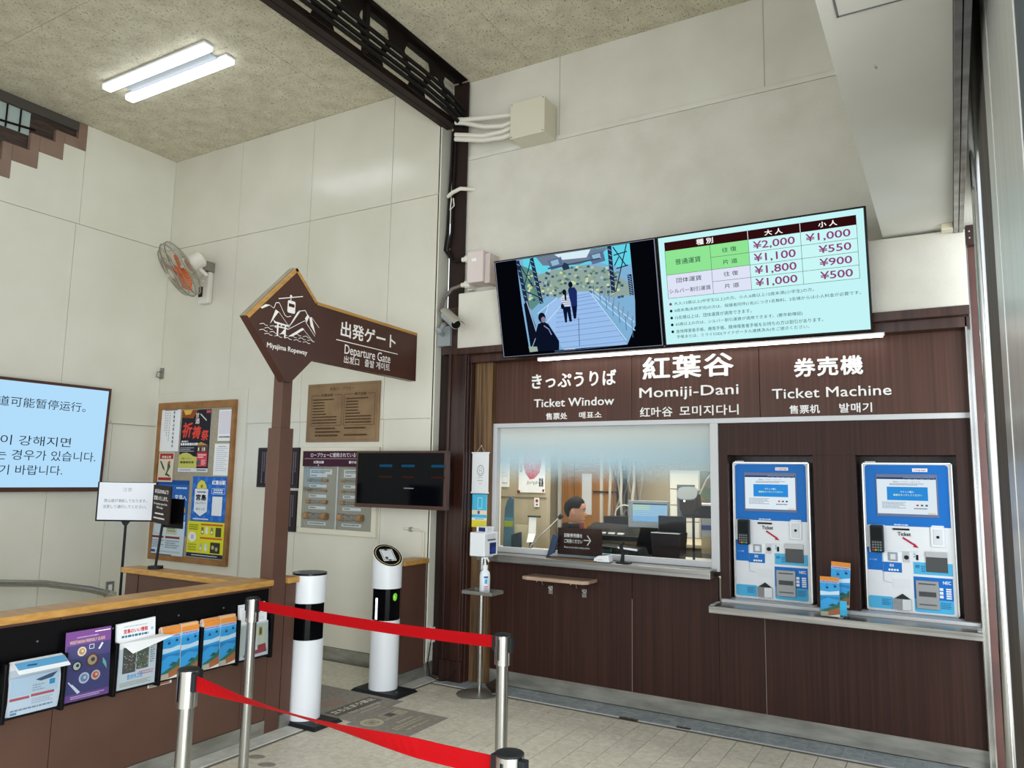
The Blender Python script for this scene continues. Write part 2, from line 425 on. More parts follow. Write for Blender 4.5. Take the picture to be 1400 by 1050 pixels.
# passage tiles behind the gate: 330 mm
tm = MB(); tm.box(-0.164, 0.164, -0.164, 0.164, -0.008, 0); me2 = None
for i in range(0, 11):
    for j in range(0, 6):
        cx, cy = -3.95 - i * 0.331, 4.90 - j * 0.331
        if me2 is None: o = tm.build('large_tile', M['tile'], floor); me2 = o.data
        else: o = bpy.data.objects.new('large_tile', me2); C.objects.link(o); o.parent = floor
        o.location = (cx, cy, 0)
eb = MB(); eb.box(-3.6, 0.13, 5.018, YT - 0.002, -0.006, -0.0015); eb.build('edge_bed', paint('#c2c6c6', 0.8), floor)
tm = MB(); tm.box(-0.0508, 0.0508, -0.0545, 0.0545, -0.008, 0); me3 = None
for i in range(0, 34):
    for j in range(2):
        if me3 is None: o = tm.build('edge_tile', M['etile'], floor); me3 = o.data
        else: o = bpy.data.objects.new('edge_tile', me3); C.objects.link(o); o.parent = floor
        o.location = (0.05 - i * 0.1065, 5.192 - j * 0.1135, 0)
for y0, y1 in ((5.02, 5.135), (4.80, 5.02), (4.26, 4.80), (3.66, 4.26), (3.06, 3.66), (2.46, 3.06), (1.86, 2.46), (1.26, 1.86), (0.66, 1.26), (0.06, 0.66)):
    sb = MB(); sb.box(-3.80, -3.626, y0 + 0.002, y1 - 0.002, -0.008, 0.0005); sb.build('border_slab', M['slab'], floor)
pv = MB(); pv.box(-14, 14, -14, 12, -0.3, -0.13); struct('ground', pv, M['paving'])

# ---- ceiling: wood-wool boards
ceil = setting('ceiling', (0, 0, ZC))
cb = MB(); cb.box(-9.0, 0.9, -2.6, 8.3, ZC + 0.012, ZC + 0.25); cb.build('ceiling_slab', M['cream'], ceil)
bm_ = MB(); bm_.box(-0.909, 0.909, -0.4535, 0.4535, 0, 0.014); bme = None
for i in range(6):
    for j in range(9):
        cx = -2.92 + 0.91 * 3 - i * 1.82; cy = 4.73 + 0.455 - j * 0.91
        if bme is None:
            o = bm_.build('ceiling_board', M['ceiling'], ceil, 0.002, origin=None); bme = o.data
            for v in bme.vertices: v.co.z += ZC
        else: o = bpy.data.objects.new('ceiling_board', bme); C.objects.link(o); o.parent = ceil; b = o.modifiers.new('bevel', 'BEVEL'); b.width = 0.002; b.segments = 1
        o.location = (cx, cy, random.uniform(-0.0015, 0.0015))

# ---- back wall (fan wall): gloss white panels on Y = YB
wb = setting('wall_back', (XL, YB, 0))
m = MB(); m.box(XL - 0.1, X0, YB + 0.012, YB + 0.13, -0.02, ZC); m.box(X0 - 0.012, X0 - 0.0, YB, YT + 0.04, 0.1, ZC)
m.build('wall_core', M['cream'], wb)
def panels(parent, spans, mat, axis, at, t=0.012, gap=0.0022):
    for a0, a1, z0, z1 in spans:
        m = MB()
        if axis == 'y': m.box(a0 + gap, a1 - gap, at, at + t, z0 + gap, z1 - gap)
        else: m.box(at - t, at, a0 + gap, a1 - gap, z0 + gap, z1 - gap)
        m.build('wall_panel', mat, parent, 0.0015)
cols_top = [XL, -6.33, -5.30, -4.29, X0 + 0.002]
cols_low = [XL, -6.01, -5.29, -4.28, X0 + 0.002]
sp = [(a, b, 2.085, 4.045) for a, b in zip(cols_top[:-1], cols_top[1:])] + [(a, b, 4.045, ZC) for a, b in zip(cols_top[:-1], cols_top[1:])] + [(a, b, 0.10, 2.085) for a, b in zip(cols_low[:-1], cols_low[1:])]
panels(wb, sp, M['white_panel'], 'y', YB)
m = MB(); m.box(X0 - 0.004, X0 + 0.008, YB + 0.004, YT + 0.03, 0.11, ZC); m.build('return_panel', M['white_panel_l'], wb, 0.0015)
m = MB(); m.box(XL, -6.02, YB - 0.01, YB, 0.25, 2.435); m.build('raised_access_panel', M['white_panel'], wb, 0.002)
m = MB(); m.box(XL, X0, YB - 0.012, YB + 0.01, -0.01, 0.10); struct('baseboard_back', m, M['kick'])
m = MB(); m.box(X0 - 0.012, X0 + 0.014, YB + 0.002, YT, -0.01, 0.11); struct('baseboard_return', m, M['kick'])

# ---- left wall X = XL, with the stair opening near the top
wl = setting('wall_left', (XL, 0, 0))
def ky(px, py): p = on_x(px, py, XL); return (p.y, p.z)
s_t, s_b = 5.0, 4.80
steps = [(4.10, 5.08), (4.10, 4.80), (3.885, 4.80), (3.885, 4.625), (3.66, 4.625), (3.66, 4.45), (3.43, 4.45), (3.43, 4.27), (3.20, 4.27), (3.20, 4.10), (2.97, 4.10), (2.97, 3.92), (2.74, 3.92), (2.74, 5.08)]
m = MB(); m.box(XL - 0.13, XL - 0.014, 4.10, YB + 0.13, -0.02, ZC); m.box(XL - 0.13, XL - 0.014, -2.6, 4.10, -0.02, 3.9); m.box(XL - 0.13, XL - 0.014, -2.6, 2.74, 3.9, ZC)
zs = 3.92
for k in range(6): m.box(XL - 0.13, XL - 0.014, 2.97 + 0.225 * k - 0.2, 2.97 + 0.225 * (k + 1) + 0.0, 3.9, 3.93 + 0.175 * k)
m.build('wall_core', M['cream'], wl)
panels(wl, [(4.10, YB, 4.04, ZC), (4.07, YB, 2.08, 4.04), (3.05, 4.07, 2.08, 4.04), (2.0, 3.05, 2.08, 4.04), (1.0, 2.0, 2.08, 4.04), (0.0, 1.0, 2.08, 4.04), (-1.2, 0.0, 2.08, 4.04), (-2.6, -1.2, 2.08, 4.04),
            (4.62, YB, 0.0, 2.08), (4.03, 4.62, 0.0, 2.08), (3.05, 4.03, 0, 2.08), (2.0, 3.05, 0, 2.08), (1.0, 2.0, 0, 2.08), (0.0, 1.0, 0, 2.08), (-1.2, 0, 0, 2.08), (-2.6, -1.2, 0, 2.08), (-2.6, 0, 4.04, ZC), (0, 1.4, 4.04, ZC), (1.4, 2.74, 4.04, ZC)], M['white_panel_l'], 'x', XL + 0.012)
m = MB(); m.prism([(XL, y, z) for y, z in ((2.97, 4.042), (4.098, 4.042), (4.098, 4.80), (3.885, 4.80), (3.885, 4.625), (3.66, 4.625), (3.66, 4.45), (3.43, 4.45), (3.43, 4.27), (3.20, 4.27), (3.20, 4.10), (2.97, 4.10))], (0.012, 0, 0)); m.build('stepped_wall_panel', M['white_panel_l'], wl)
# moulding of the lower band beside the corner
m = MB(); m.box(XL + 0.012, XL + 0.026, 4.6, YB, 2.085, 2.105); m.build('band_moulding', M['white_panel_l'], wl)

# brown stepped stair stringer filling the opening
st = thing('stair_stringer', 'brown stepped stair side cladding high on the left wall under the ceiling', 'staircase', (XL, 3.4, 4.5))
clad = textured('dusty_brown_cladding', '#7d6558', '#8b7466', (1, 1, 1), 3, 4, 0.5)
prev = 5.075
for k, (y0, y1, z0) in enumerate(((3.885, 4.10, 4.80), (3.66, 3.885, 4.625), (3.43, 3.66, 4.45), (3.20, 3.43, 4.27), (2.97, 3.20, 4.10), (2.74, 2.97, 3.92))):
    zt = z0 + (0.105 if k == 0 else 0.155)
    m = MB(); m.prism([(XL - 0.03, y, z) for y, z in ((y0 + 0.001, z0), (y1 - 0.001, z0), (y1 - 0.001, prev), (y1 - 0.085, prev), (y1 - 0.085, zt), (y0 + 0.001, zt))], (0.048, 0, 0)); m.build('stringer_panel', clad, st, 0.002)
    prev = zt
m = MB(); m.prism([(XL - 0.05, y, z) for y, z in ((2.74, 3.93), (2.97, 3.93), (2.97, 4.11), (3.2, 4.11), (3.2, 4.28), (3.43, 4.28), (3.43, 4.46), (3.66, 4.46), (3.66, 4.63), (3.885, 4.63), (3.885, 4.81), (4.095, 4.81), (4.095, 5.07), (2.74, 5.07))], (0.018, 0, 0)); m.build('dark_opening_board', textured('riser_wood_and_darkness', '#2c221d', '#4a3a32', (2, 2, 14), 3, 4, 0.6), st)  # added board: riser wood and the stairwell's darkness share its colour
m = MB(); m.box(XL - 0.0315, XL - 0.028, 2.9, 3.575, 4.76, 4.985); wp = m.build('bright_window_patch', paint('#a9b9b6', 0.5), st)  # pale colour stands in for the bright stairwell window
m = MB(); m.tube([(XL - 0.015, 2.9, 4.80), (XL - 0.015, 3.30, 4.80), (XL - 0.015, 3.62, 4.83)], 0.012, 6); m.build('stair_handrail', M['blacksteel'], st)
for y in (3.36, 3.48):
    m = MB(); m.box(XL - 0.027, XL - 0.015, y, y + 0.012, 4.76, 4.985); m.build('baluster', M['blacksteel'], st)
m = MB(); m.box(XL - 0.06, XL + 0.012, 2.0, 4.03, 4.985, 5.075); m.build('edge_beam', paint('#4c4843', 0.7), st)
# ---- ticket wall
wt = setting('wall_right', (-1.7, YT, 0))
m = MB(); m.box(X0 + 0.2, 0.9, YT + 0.004, YT + 0.12, 4.38, ZC); m.build('upper_wall', M['smooth_white'], wt)
m = MB(); m.box(X0 + 0.205, 0.9, YT - 0.02, YT + 0.12, 3.13, 4.342); m.build('stuccoed_wall', M['stucco'], wt, 0.004)
m = MB(); m.box(X0 + 0.206, 0.9, YT - 0.003, YT + 0.02, 4.334, 4.35); m.build('painted_shadow_line', paint('#8f8c82', 0.8), wt)  # darker strip painted in as the shadow line under the flashing
m = MB(); m.box(X0 + 0.205, 0.9, YT - 0.016, YT + 0.02, 4.346, 4.385); m.build('wall_flashing', M['smooth_white'], wt, 0.002)
m = MB(); m.box(-3.51, 0.13, 5.10, YT + 0.12, 2.655, 3.122); m.build('stuccoed_downstand', M['stucco'], wt, 0.006)
for x in (-2.66, -1.03):
    m = MB(); m.box(x, x + 0.004, YT - 0.0005, YT + 0.01, 4.39, ZC); m.build('panel_joint', paint('#b5b2a7', 0.7), wt)
m = MB(); m.box(-3.53, 0.13, 5.085, YT + 0.1, 2.60, 2.655); struct('trim_1', m, M['darkwood_flat'], None, 0.002)
m = MB(); m.box(-3.51, 0.13, 5.14, YT + 0.1, 2.535, 2.60); struct('trim_2', m, M['darkwood_flat'], None, 0.002)

# ---- lowered soffit at the entrance and its door track
sf = setting('soffit', (-0.1, 2.6, 3.14))
m = MB(); m.box(-0.312, 0.072, -1.0, 5.16, 3.14, ZC - 0.0); m.build('soffit_casing', M['soffit'], sf, 0.002)
m = MB(); m.box(-0.255, 0.05, 1.9, 2.54, 3.136, 3.139); m.build('access_hatch', M['soffit'], sf)
m = MB()
for a in ((-0.262, -0.255, 1.9, 2.547), (-0.262, 0.057, 2.54, 2.547), (0.05, 0.057, 1.9, 2.547)): m.box(a[0], a[1], a[2], a[3], 3.134, 3.1395)
m.build('hatch_frame', paint('#77777a', 0.5), sf)
tr = setting('door_1', (0.1, 3.5, 0))
m = MB(); m.box(0.073, 0.096, 0.5, 5.16, 3.10, 3.16); m.box(0.100, 0.122, 0.5, 5.16, 3.10, 3.16); m.build('door_track', M['steel_h'], tr, 0.001)
m = MB(); m.box(0.073, 0.10, 0.5, 5.16, 3.16, 3.3); m.build('track_housing', M['steel_h'], tr)
m = MB(); m.box(0.104, 0.112, 5.14, 5.26, -0.01, 3.14); m.box(0.112, 0.132, 5.2, 5.26, -0.01, 3.14); m.box(0.130, 0.138, 5.14, 5.26, -0.01, 3.14); m.build('jamb_channel', M['chrome'], tr)
m = MB(); m.box(0.138, 0.34, 5.16, 5.24, -0.01, 3.14); m.build('jamb_panel', textured('red_brown_paint', '#4a2a24', '#5b352d', (1, 1, 1), 4, 4, 0.45), tr)
m = MB(); m.box(0.133, 0.34, 5.10, 5.16, 3.02, 3.14); m.build('jamb_head_plate', M['darkwood_flat'], tr, 0.001)
m = MB(); m.cyl((0.172, 4.30, -0.01), (0.172, 4.30, 4.9), 0.026, n=20); m.build('door_edge_tube', M['chrome'], tr, smooth=True)
m = MB(); m.box(0.160, 0.20, 4.30, 4.52, -0.01, 4.9); m.build('door_stile', M['steel_h'], tr, 0.002)
m = MB(); m.box(0.163, 0.25, 2.97, 3.72, -0.01, 4.9); m.build('brush_strip', textured('weathered_frame_edge', '#3a332e', '#6a5d52', (20, 20, 0.8), 2, 6, 0.7), tr)
m = MB(); m.box(0.158, 0.30, 2.70, 2.95, -0.01, 4.9); m.box(0.161, 0.30, 1.88, 2.695, -0.01, 4.9); m.build('steel_column', textured('satin_steel_column', '#c9c9c5', '#dcdcd8', (30, 30, 0.5), 2, 3, 0.32, metal=0.55), tr, 0.003)
m = MB(); m.box(0.165, 0.30, 1.69, 1.878, -0.01, 4.9); m.build('column_backing', paint('#3f4a55', 0.5), tr)
m = MB(); m.box(0.26, 0.34, 0.5, 5.2, 3.3, ZC); m.build('transom_panel', M['smooth_white'], tr)
for z in (3.06, 3.10):
    m = MB(); m.ball((0.15, 5.095, z), 0.008, 8, 5); m.build('fixing_screw', M['chrome'], tr)
# ================================================================== TICKET FRONT (plane Y = YT)
W = '#f4f4f2'
fascia = thing('sign_fascia', 'walnut sign board over the ticket window and machines with raised white lettering', 'sign', (-1.6, YT, 2.04))
for x0, x1 in ((-3.21, -2.033), (-2.029, -1.112), (-1.108, 0.125)):
    m = MB(); m.box(x0, x1, YT - 0.004, YT + 0.03, 2.035, 2.54); m.build('fascia_panel', M['walnut_sign'], fascia)
fl = Flat((0, YT - 0.0045, 0), EX, EZ, 0, 0.5)
def yt(txt, bl, tr_, bold, ext=0.009, col=W):
    a = on_y(bl[0], bl[1], YT); b = on_y(tr_[0], tr_[1], YT)
    vs, _ = glyphs(txt); x0, x1 = min(v.x for v in vs), max(v.x for v in vs); y0, y1 = min(v.y for v in vs), max(v.y for v in vs)
    fx, fy = (b.x - a.x) / (x1 - x0), (b.z - a.z) / (y1 - y0)
    for i, ch in enumerate(txt):        # every raised letter is a piece of its own
        if ch == ' ': continue
        cv, _ = glyphs(ch); pv_, _ = glyphs(txt[:i + 1]); pen = max(v.x for v in pv_) - max(v.x for v in cv)
        cx0, cx1, cy0, cy1 = min(v.x for v in cv), max(v.x for v in cv), min(v.y for v in cv), max(v.y for v in cv)
        q = Flat((0, YT - 0.0045, 0), EX, EZ, 0, 0.5)
        q.text(ch, a.x + (pen + cx0 - x0) * fx, a.z + (cy0 - y0) * fy, a.x + (pen + cx1 - x0) * fx, a.z + (cy1 - y0) * fy, col, bold, ext)
        q.finish(fascia, 'strip', 'raised_letter')
yt('きっぷうりば', (728, 532), (843.2, 505), 0.018)
yt('Ticket Window', (731, 557.4), (840.2, 541.8), 0.007)
yt('售票处', (747, 574), (776, 564), 0.016, 0.005)
yt('매표소', (792.3, 572.5), (823, 562.3), 0.016, 0.005)
yt('紅葉谷', (879.3, 520.2), (1003.1, 480.8), 0.022)
yt('Momiji-Dani', (875, 548.6), (1010, 524.6), 0.007)
yt('红叶谷', (875.5, 570.7), (919.8, 555.7), 0.012, 0.005)
yt('모미지다니', (929.6, 569), (1010, 552.6), 0.012, 0.005)
yt('券売機', (1086, 516.3), (1179.6, 485), 0.026)
yt('Ticket Machine', (1056.2, 545.8), (1218.6, 525.6), 0.006)
yt('售票机', (1079.7, 566), (1120.8, 553), 0.016, 0.005)
yt('발매기', (1148, 564.5), (1192.1, 550.2), 0.016, 0.005)
led = thing('strip_light', 'lit slim strip light under the two overhead screens', 'light', (-1.54, 5.12, 2.52))
m = MB(); m.box(-2.76, -0.325, 5.115, 5.14, 2.518, 2.535); m.build('light_housing', M['alu'], led)
m = MB(); m.box(-2.75, -0.335, 5.108, 5.1145, 2.506, 2.52); m.box(-2.75, -0.335, 5.115, 5.14, 2.508, 2.5175); m.build('diffuser', paint('#fff4ec', 0.5, 0, 9.0), led)

# counter carcass with walnut panels
ctr = thing('ticket_counter', 'walnut fronted ticket counter standing on a scuffed steel kickplate', 'counter', (-1.6, YT, 0))
for x0, x1, z1 in ((-3.215, -2.033, 0.952), (-2.029, -1.413, 0.952), (-1.411, -1.112, 0.745), (-1.108, 0.102, 0.745)):
    m = MB(); m.box(x0, x1, YT - 0.008, YT + 0.03, 0.112, z1); m.build('front_panel', M['walnut'], ctr, 0.0008)
for x0, x1 in ((-2.033, -2.029), (-1.112, -1.108)):
    m = MB(); m.box(x0, x1, YT - 0.007, YT + 0.0, 0.112, 0.75); m.build('joint_strip', paint('#8d7f76', 0.5), ctr)
m = MB(); m.box(-3.25, 0.105, YT - 0.002, YT + 0.03, 0.004, 0.111); m.build('kickplate', M['kick'], ctr)
m = MB(); m.box(-3.21, -1.40, YT + 0.04, YT + 0.15, 0.02, 0.94); m.build('carcass', M['cream'], ctr)
led1 = MB(); led1.box(-3.255, -1.418, 5.075, YT + 0.09, 0.953, 1.008)
tag(led1.build('counter_ledge', M['steel_h'], None, 0.003), 'brushed steel ledge under the ticket window', 'ledge')
led2 = thing('machine_ledge', 'wide steel ledge below the two ticket machines', 'ledge', (-0.65, 5.12, 0.75))
m = MB(); m.box(-1.412, 0.104, 5.0, YT, 0.752, 0.797); m.build('ledge_slab', M['steel_h'], led2, 0.003)
m = MB(); m.box(-1.38, 0.102, YT - 0.05, YT + 0.09, 0.797, 0.818); m.build('back_upstand', M['alu'], led2, 0.002)
m = MB()
for x in (-1.398, -0.625, 0.09): m.box(x - 0.012, x + 0.012, 5.03, YT - 0.05, 0.797, 0.800)
m.build('ledge_edging', M['alu'], led2)

# machine surround: walnut with two deep openings
sr = thing('machine_surround', 'walnut surround with two recesses for the ticket machines', 'cabinet', (-0.65, YT, 0.82))
y0, y1 = YT - 0.003, YT + 0.03
for n, b in (('stile', (-1.394, -1.336, y0, y1, 0.818, 1.999)), ('stile', (-0.785, -0.530, y0, y1, 0.818, 1.78)), ('stile', (0.020, 0.102, y0, y1, 0.818, 1.999)), ('head_panel', (-1.336, 0.020, y0, y1, 1.78, 1.999))):
    m = MB(); m.box(*b); m.build(n, M['walnut'], sr, 0.0008)
for x0, x1 in ((-1.336, -0.785), (-0.530, 0.020)):
    m = MB(); m.box(x0 - 0.012, x0, y1, 5.50, 0.818, 1.79); m.box(x1, x1 + 0.012, y1, 5.50, 0.818, 1.79); m.box(x0 - 0.012, x1 + 0.012, y1, 5.50, 1.78, 1.792)
    m.box(x0 - 0.012, x1 + 0.012, 5.5, 5.51, 0.818, 1.79); m.box(x0 - 0.012, x1 + 0.012, y1, 5.50, 0.806, 0.8175); m.build('recess_lining', M['darkwood'], sr)
# pale frame
fr = setting('trim_3', (-1.6, YT, 2.0))
for n, b in (('top_rail', (-3.222, 0.131, 5.232, 5.285, 2.0, 2.034)), ('mullion', (-1.452, -1.396, 5.232, 5.29, 0.99, 2.0)), ('right_rail', (0.103, 0.130, 5.232, 5.285, 0.80, 2.0)), ('left_rail', (-3.222, -3.186, 5.232, 5.29, 1.01, 2.0)), ('bottom_rail', (-3.186, -1.452, 5.262, 5.30, 1.010, 1.052))):
    m = MB(); m.box(*b); m.build(n, M['alu'], fr, 0.0015)
wi = setting('window_2', (-2.3, 5.28, 1.05))
m = MB(); m.box(-3.186, -1.452, 5.283, 5.288, 1.05, 2.0); m.build('glass_pane', M['film_glass'], wi)

# wood pillar left of the window and the dark stained casing
pl = MB(); pl.box(-3.392, -3.222, 5.205, 5.30, 0.0, 2.545)
tag(pl.build('wooden_pillar', M['oldwood'], None, 0.003), 'weathered brown wooden pillar beside the ticket window frame', 'pillar')
cs = thing('column_casing', 'dark stained wooden column casing left of the ticket window', 'column', (-3.52, 5.17, 0))
for n, b in (('casing_board', (-3.60, -3.405, 5.12, 5.198, 0.03, 2.62)), ('casing_moulding', (-3.44, -3.415, 5.098, 5.12, 0.16, 2.62)), ('casing_moulding', (-3.594, -3.572, 5.104, 5.12, 0.16, 2.62)), ('casing_edge', (-3.404, -3.394, 5.15, 5.28, 0.0, 2.62)), ('plinth_block', (-3.606, -3.40, 5.10, 5.198, 0.0, 0.16)), ('casing_head', (-3.70, -3.51, 5.15, 5.28, 2.62, 3.02))):
    m = MB(); m.box(*b); m.build(n, M['darkwood'], cs, 0.003)
hc = thing('steel_column', 'black painted steel H column at the corner beside the white wall', 'column', (-3.66, 5.27, 0))
m = MB(); m.box(-3.683, -3.53, 5.20, 5.215, 0.0, 5.06); m.box(-3.742, -3.557, 5.33, 5.345, 0, 5.06); m.box(-3.66, -3.65, 5.215, 5.33, 0, 5.06); m.box(-3.742, -3.685, 5.20, 5.215, 0, 2.98); m.build('column_section', M['brownsteel'], hc)
m = MB(); m.box(-3.60, -3.557, 5.216, 5.325, 0.0, 5.06); m.build('column_fin', M['blacksteel'], hc)
m = MB()
for k in range(7): m.ball((-3.67, 5.198, 4.55 - 0.045 * k), 0.008, 8, 5)
m.build('rivet_row', M['blacksteel'], hc)['kind'] = 'stuff'

# ================================================================== OVERHEAD SCREENS
def tilted_screen(name, label, x0, x1):
    t = thing(name, label, 'television', ((x0 + x1) / 2, 4.95, 2.5))
    b = Vector((x0, 5.0, 2.525)); vv = (Vector((0, 4.83, 3.262)) - Vector((0, 5.0, 2.525))); H = vv.length; vv = vv.normalized()
    nn = EX.cross(vv)       # towards the viewer
    W_ = x1 - x0
    c = b + EX * W_ / 2 + vv * H / 2
    m = MB(); m.obox(c - nn * 0.022, EX * W_ / 2, vv * H / 2, nn * 0.022); m.build('casing', M['black'], t, 0.003)
    m = MB(); m.obox(c - nn * 0.075, EX * W_ * 0.22, vv * H * 0.2, nn * 0.03); m.build('wall_bracket', M['black'], t)
    m = MB(); m.cyl(c - nn * 0.09, c - nn * 0.09 + Vector((0, 0.085, 0)), 0.03, n=12); m.build('bracket_arm', M['black'], t)
    return t, b + EX * 0.012 + vv * 0.012 + nn * 0.0005, vv, W_ - 0.024, H - 0.024
t, o, vv, Wd, Hd = tilted_screen('overhead_screen', 'left overhead screen showing a security camera view of steps and people', -3.002, -1.697)
s = Flat(o, EX, vv, emit=1.0)
def R(x0, y0, x1, y1, c): s.rect(x0 * Wd, y0 * Hd, x1 * Wd, y1 * Hd, c)
def G(pts, c): s.poly([(x * Wd, y * Hd) for x, y in pts], c)
def Ln(pts, w, c): s.line([(x * Wd, y * Hd) for x, y in pts], w * Wd, c)
R(-0.004, -0.004, 1.004, 1.004, '#8d93a5'); R(0, 0, 1, 1, '#04060c')
G([(0.147, 0.995), (0.156, 0.542), (0.18, 0.03), (0.80, 0.03), (0.857, 0.209), (0.866, 0.443), (0.862, 0.995)], '#7fb0d6')
G([(0.19, 0.995), (0.20, 0.80), (0.30, 0.82), (0.66, 0.86), (0.80, 0.78), (0.862, 0.80), (0.862, 0.995)], '#63d3e6')
G([(0.28, 0.995), (0.32, 0.90), (0.42, 0.88), (0.55, 0.86), (0.66, 0.90), (0.745, 0.99)], '#6f7f93')
G([(0.40, 0.995), (0.45, 0.93), (0.60, 0.92), (0.63, 0.995)], '#d6ecf5')
rn = random.Random(3)
G([(0.26, 0.80), (0.36, 0.84), (0.56, 0.85), (0.66, 0.83), (0.78, 0.70), (0.85, 0.60), (0.85, 0.5), (0.74, 0.5), (0.60, 0.58), (0.40, 0.56), (0.26, 0.62)], '#8fa6a0')
G([(0.15, 0.96), (0.26, 0.86), (0.30, 0.56), (0.22, 0.46), (0.17, 0.6)], '#5c8a86')
for _ in range(170):    # foliage on the screen's hillside
    x = rn.uniform(0.20, 0.80); y = rn.uniform(0.56, 0.84) - max(0, x - 0.62) * 0.5
    c = rn.choice(['#b9c68c', '#7f9a88', '#4e6c74', '#a5c3c9', '#6d8f6f', '#cfd9a8', '#35536a'])
    s.poly([((x + a) * Wd, (y + b) * Hd) for a, b in ((-.009, -.008), (.008, -.012), (.011, .01), (-.006, .013))], c); s.k -= 1
s.k += 1
G([(0.36, 0.53), (0.50, 0.60), (0.60, 0.585), (0.80, 0.03), (0.40, 0.03), (0.30, 0.40)], '#9cc0ec')
for k in range(12):
    t_ = k / 11; y = 0.545 - 0.5 * t_ ** 1.25; xl = 0.40 - 0.05 * t_ + (0.02 if k < 3 else 0); xr = 0.605 + 0.185 * t_ ** 1.2
    Ln([(xl, y), (xr, y + 0.02)], 0.0035, '#6f97cf')
    for q in range(3): Ln([(xl, y - 0.012 * q - 0.01), (xr, y + 0.01 - 0.012 * q)], 0.001, '#86acde')
for a, b in (((0.608, 0.57), (0.80, 0.07)), ((0.62, 0.60), (0.855, 0.24)), ((0.62, 0.56), (0.855, 0.16)), ((0.34, 0.50), (0.27, 0.28)), ((0.45, 0.52), (0.30, 0.30)), ((0.26, 0.42), (0.40, 0.56))): Ln([a, b], 0.005, '#c2dcf7')
for k in range(7):
    x = 0.63 + 0.035 * k; y = 0.545 - 0.075 * k; Ln([(x, y), (x, y + 0.09 + 0.01 * k)], 0.004, '#4f7098')
for k in range(7): Ln([(0.69 + 0.025 * k, 0.5 - 0.045 * k), (0.70 + 0.025 * k, 0.60 - 0.05 * k)], 0.008, '#7f95ad')
Ln([(0.523, 0.34), (0.513, 0.05)], 0.004, '#4a5f86')
for x0, x1, yb, yt_ in ((0.160, 0.208, 0.985, 0.39), (0.256, 0.296, 0.99, 0.518), (0.748, 0.749, 0.993, 0.544), (0.852, 0.856, 0.7, 0.5)):
    Ln([(x0, yb), (x1, yt_)], 0.024, '#1b2c49')
    for k in range(9):
        f = (k + 0.5) / 9; Ln([(x0 + (x1 - x0) * f - 0.008, yb + (yt_ - yb) * f), (x0 + (x1 - x0) * f + 0.008, yb + (yt_ - yb) * f - 0.02)], 0.004, '#8ea9bf')
for a, b in (((0.17, 0.96), (0.25, 0.70)), ((0.25, 0.96), (0.19, 0.70)), ((0.20, 0.66), (0.29, 0.58)), ((0.85, 0.99), (0.765, 0.55)), ((0.77, 0.98), (0.84, 0.78)), ((0.80, 0.88), (0.77, 0.80)), ((0.78, 0.77), (0.85, 0.79)), ((0.77, 0.9), (0.85, 0.92))): Ln([a, b], 0.006, '#16243c')
for x in (0.36, 0.62):   # hanging cabins
    G([(x, 0.94), (x + 0.09, 0.96), (x + 0.10, 0.86), (x + 0.02, 0.84)], '#5d6f92'); G([(x + 0.02, 0.93), (x + 0.07, 0.94), (x + 0.075, 0.89), (x + 0.03, 0.88)], '#8fb9cf')
Ln([(0.36, 0.86), (0.69, 0.89)], 0.008, '#3c4b63'); G([(0.465, 0.90), (0.49, 0.88), (0.50, 0.83), (0.46, 0.82), (0.45, 0.86)], '#2a3550')
G([(0.18, 0.53), (0.20, 0.56), (0.245, 0.30), (0.25, 0.03), (0.20, 0.03)], '#0b1222')
Ln([(0.20, 0.56), (0.25, 0.21), (0.29, 0.04)], 0.006, '#a9b9d8'); Ln([(0.25, 0.21), (0.20, 0.05)], 0.004, '#a9b9d8')
G([(0.185, 0.09), (0.28, 0.075), (0.275, 0.035), (0.19, 0.03)], '#9bb0a5')
# people on the screen
G([(0.245, 0.03), (0.235, 0.20), (0.262, 0.31), (0.30, 0.335), (0.33, 0.30), (0.365, 0.20), (0.39, 0.12), (0.385, 0.03)], '#0c1226')
s.disc(0.292 * Wd, 0.375 * Hd, 0.024 * Wd, '#0d1224', 0.05 * Hd); s.disc(0.300 * Wd, 0.352 * Hd, 0.014 * Wd, '#8f7f95', 0.03 * Hd)
Ln([(0.30, 0.29), (0.33, 0.25), (0.345, 0.19)], 0.006, '#8c93c2')
G([(0.43, 0.47), (0.425, 0.55), (0.445, 0.58), (0.475, 0.56), (0.49, 0.50), (0.48, 0.455)], '#cfd9ea')
for k in range(4): Ln([(0.43, 0.545 - 0.02 * k), (0.485, 0.54 - 0.02 * k)], 0.003, '#5a6483')
G([(0.432, 0.46), (0.482, 0.458), (0.484, 0.305), (0.468, 0.305), (0.46, 0.41), (0.452, 0.30), (0.44, 0.30)], '#0b1430')
s.disc(0.452 * Wd, 0.605 * Hd, 0.013 * Wd, '#0b1222', 0.028 * Hd); G([(0.45, 0.60), (0.463, 0.60), (0.462, 0.52), (0.452, 0.52)], '#0b1222')
G([(0.476, 0.62), (0.484, 0.645), (0.52, 0.64), (0.532, 0.60), (0.525, 0.45), (0.49, 0.45)], '#1b2a63')
G([(0.49, 0.455), (0.525, 0.455), (0.512, 0.33), (0.497, 0.33)], '#0b1430'); s.disc(0.495 * Wd, 0.672 * Hd, 0.014 * Wd, '#0b1222', 0.03 * Hd)
G([(0.422, 0.47), (0.432, 0.50), (0.445, 0.47), (0.44, 0.44), (0.425, 0.44)], '#0b1222')
s.small(0.42 * Wd, 0.022 * Hd, 0.49 * Wd, 0.042 * Hd, 1, '#cfd6e4', 5)
s.finish(t, 'camera_picture')

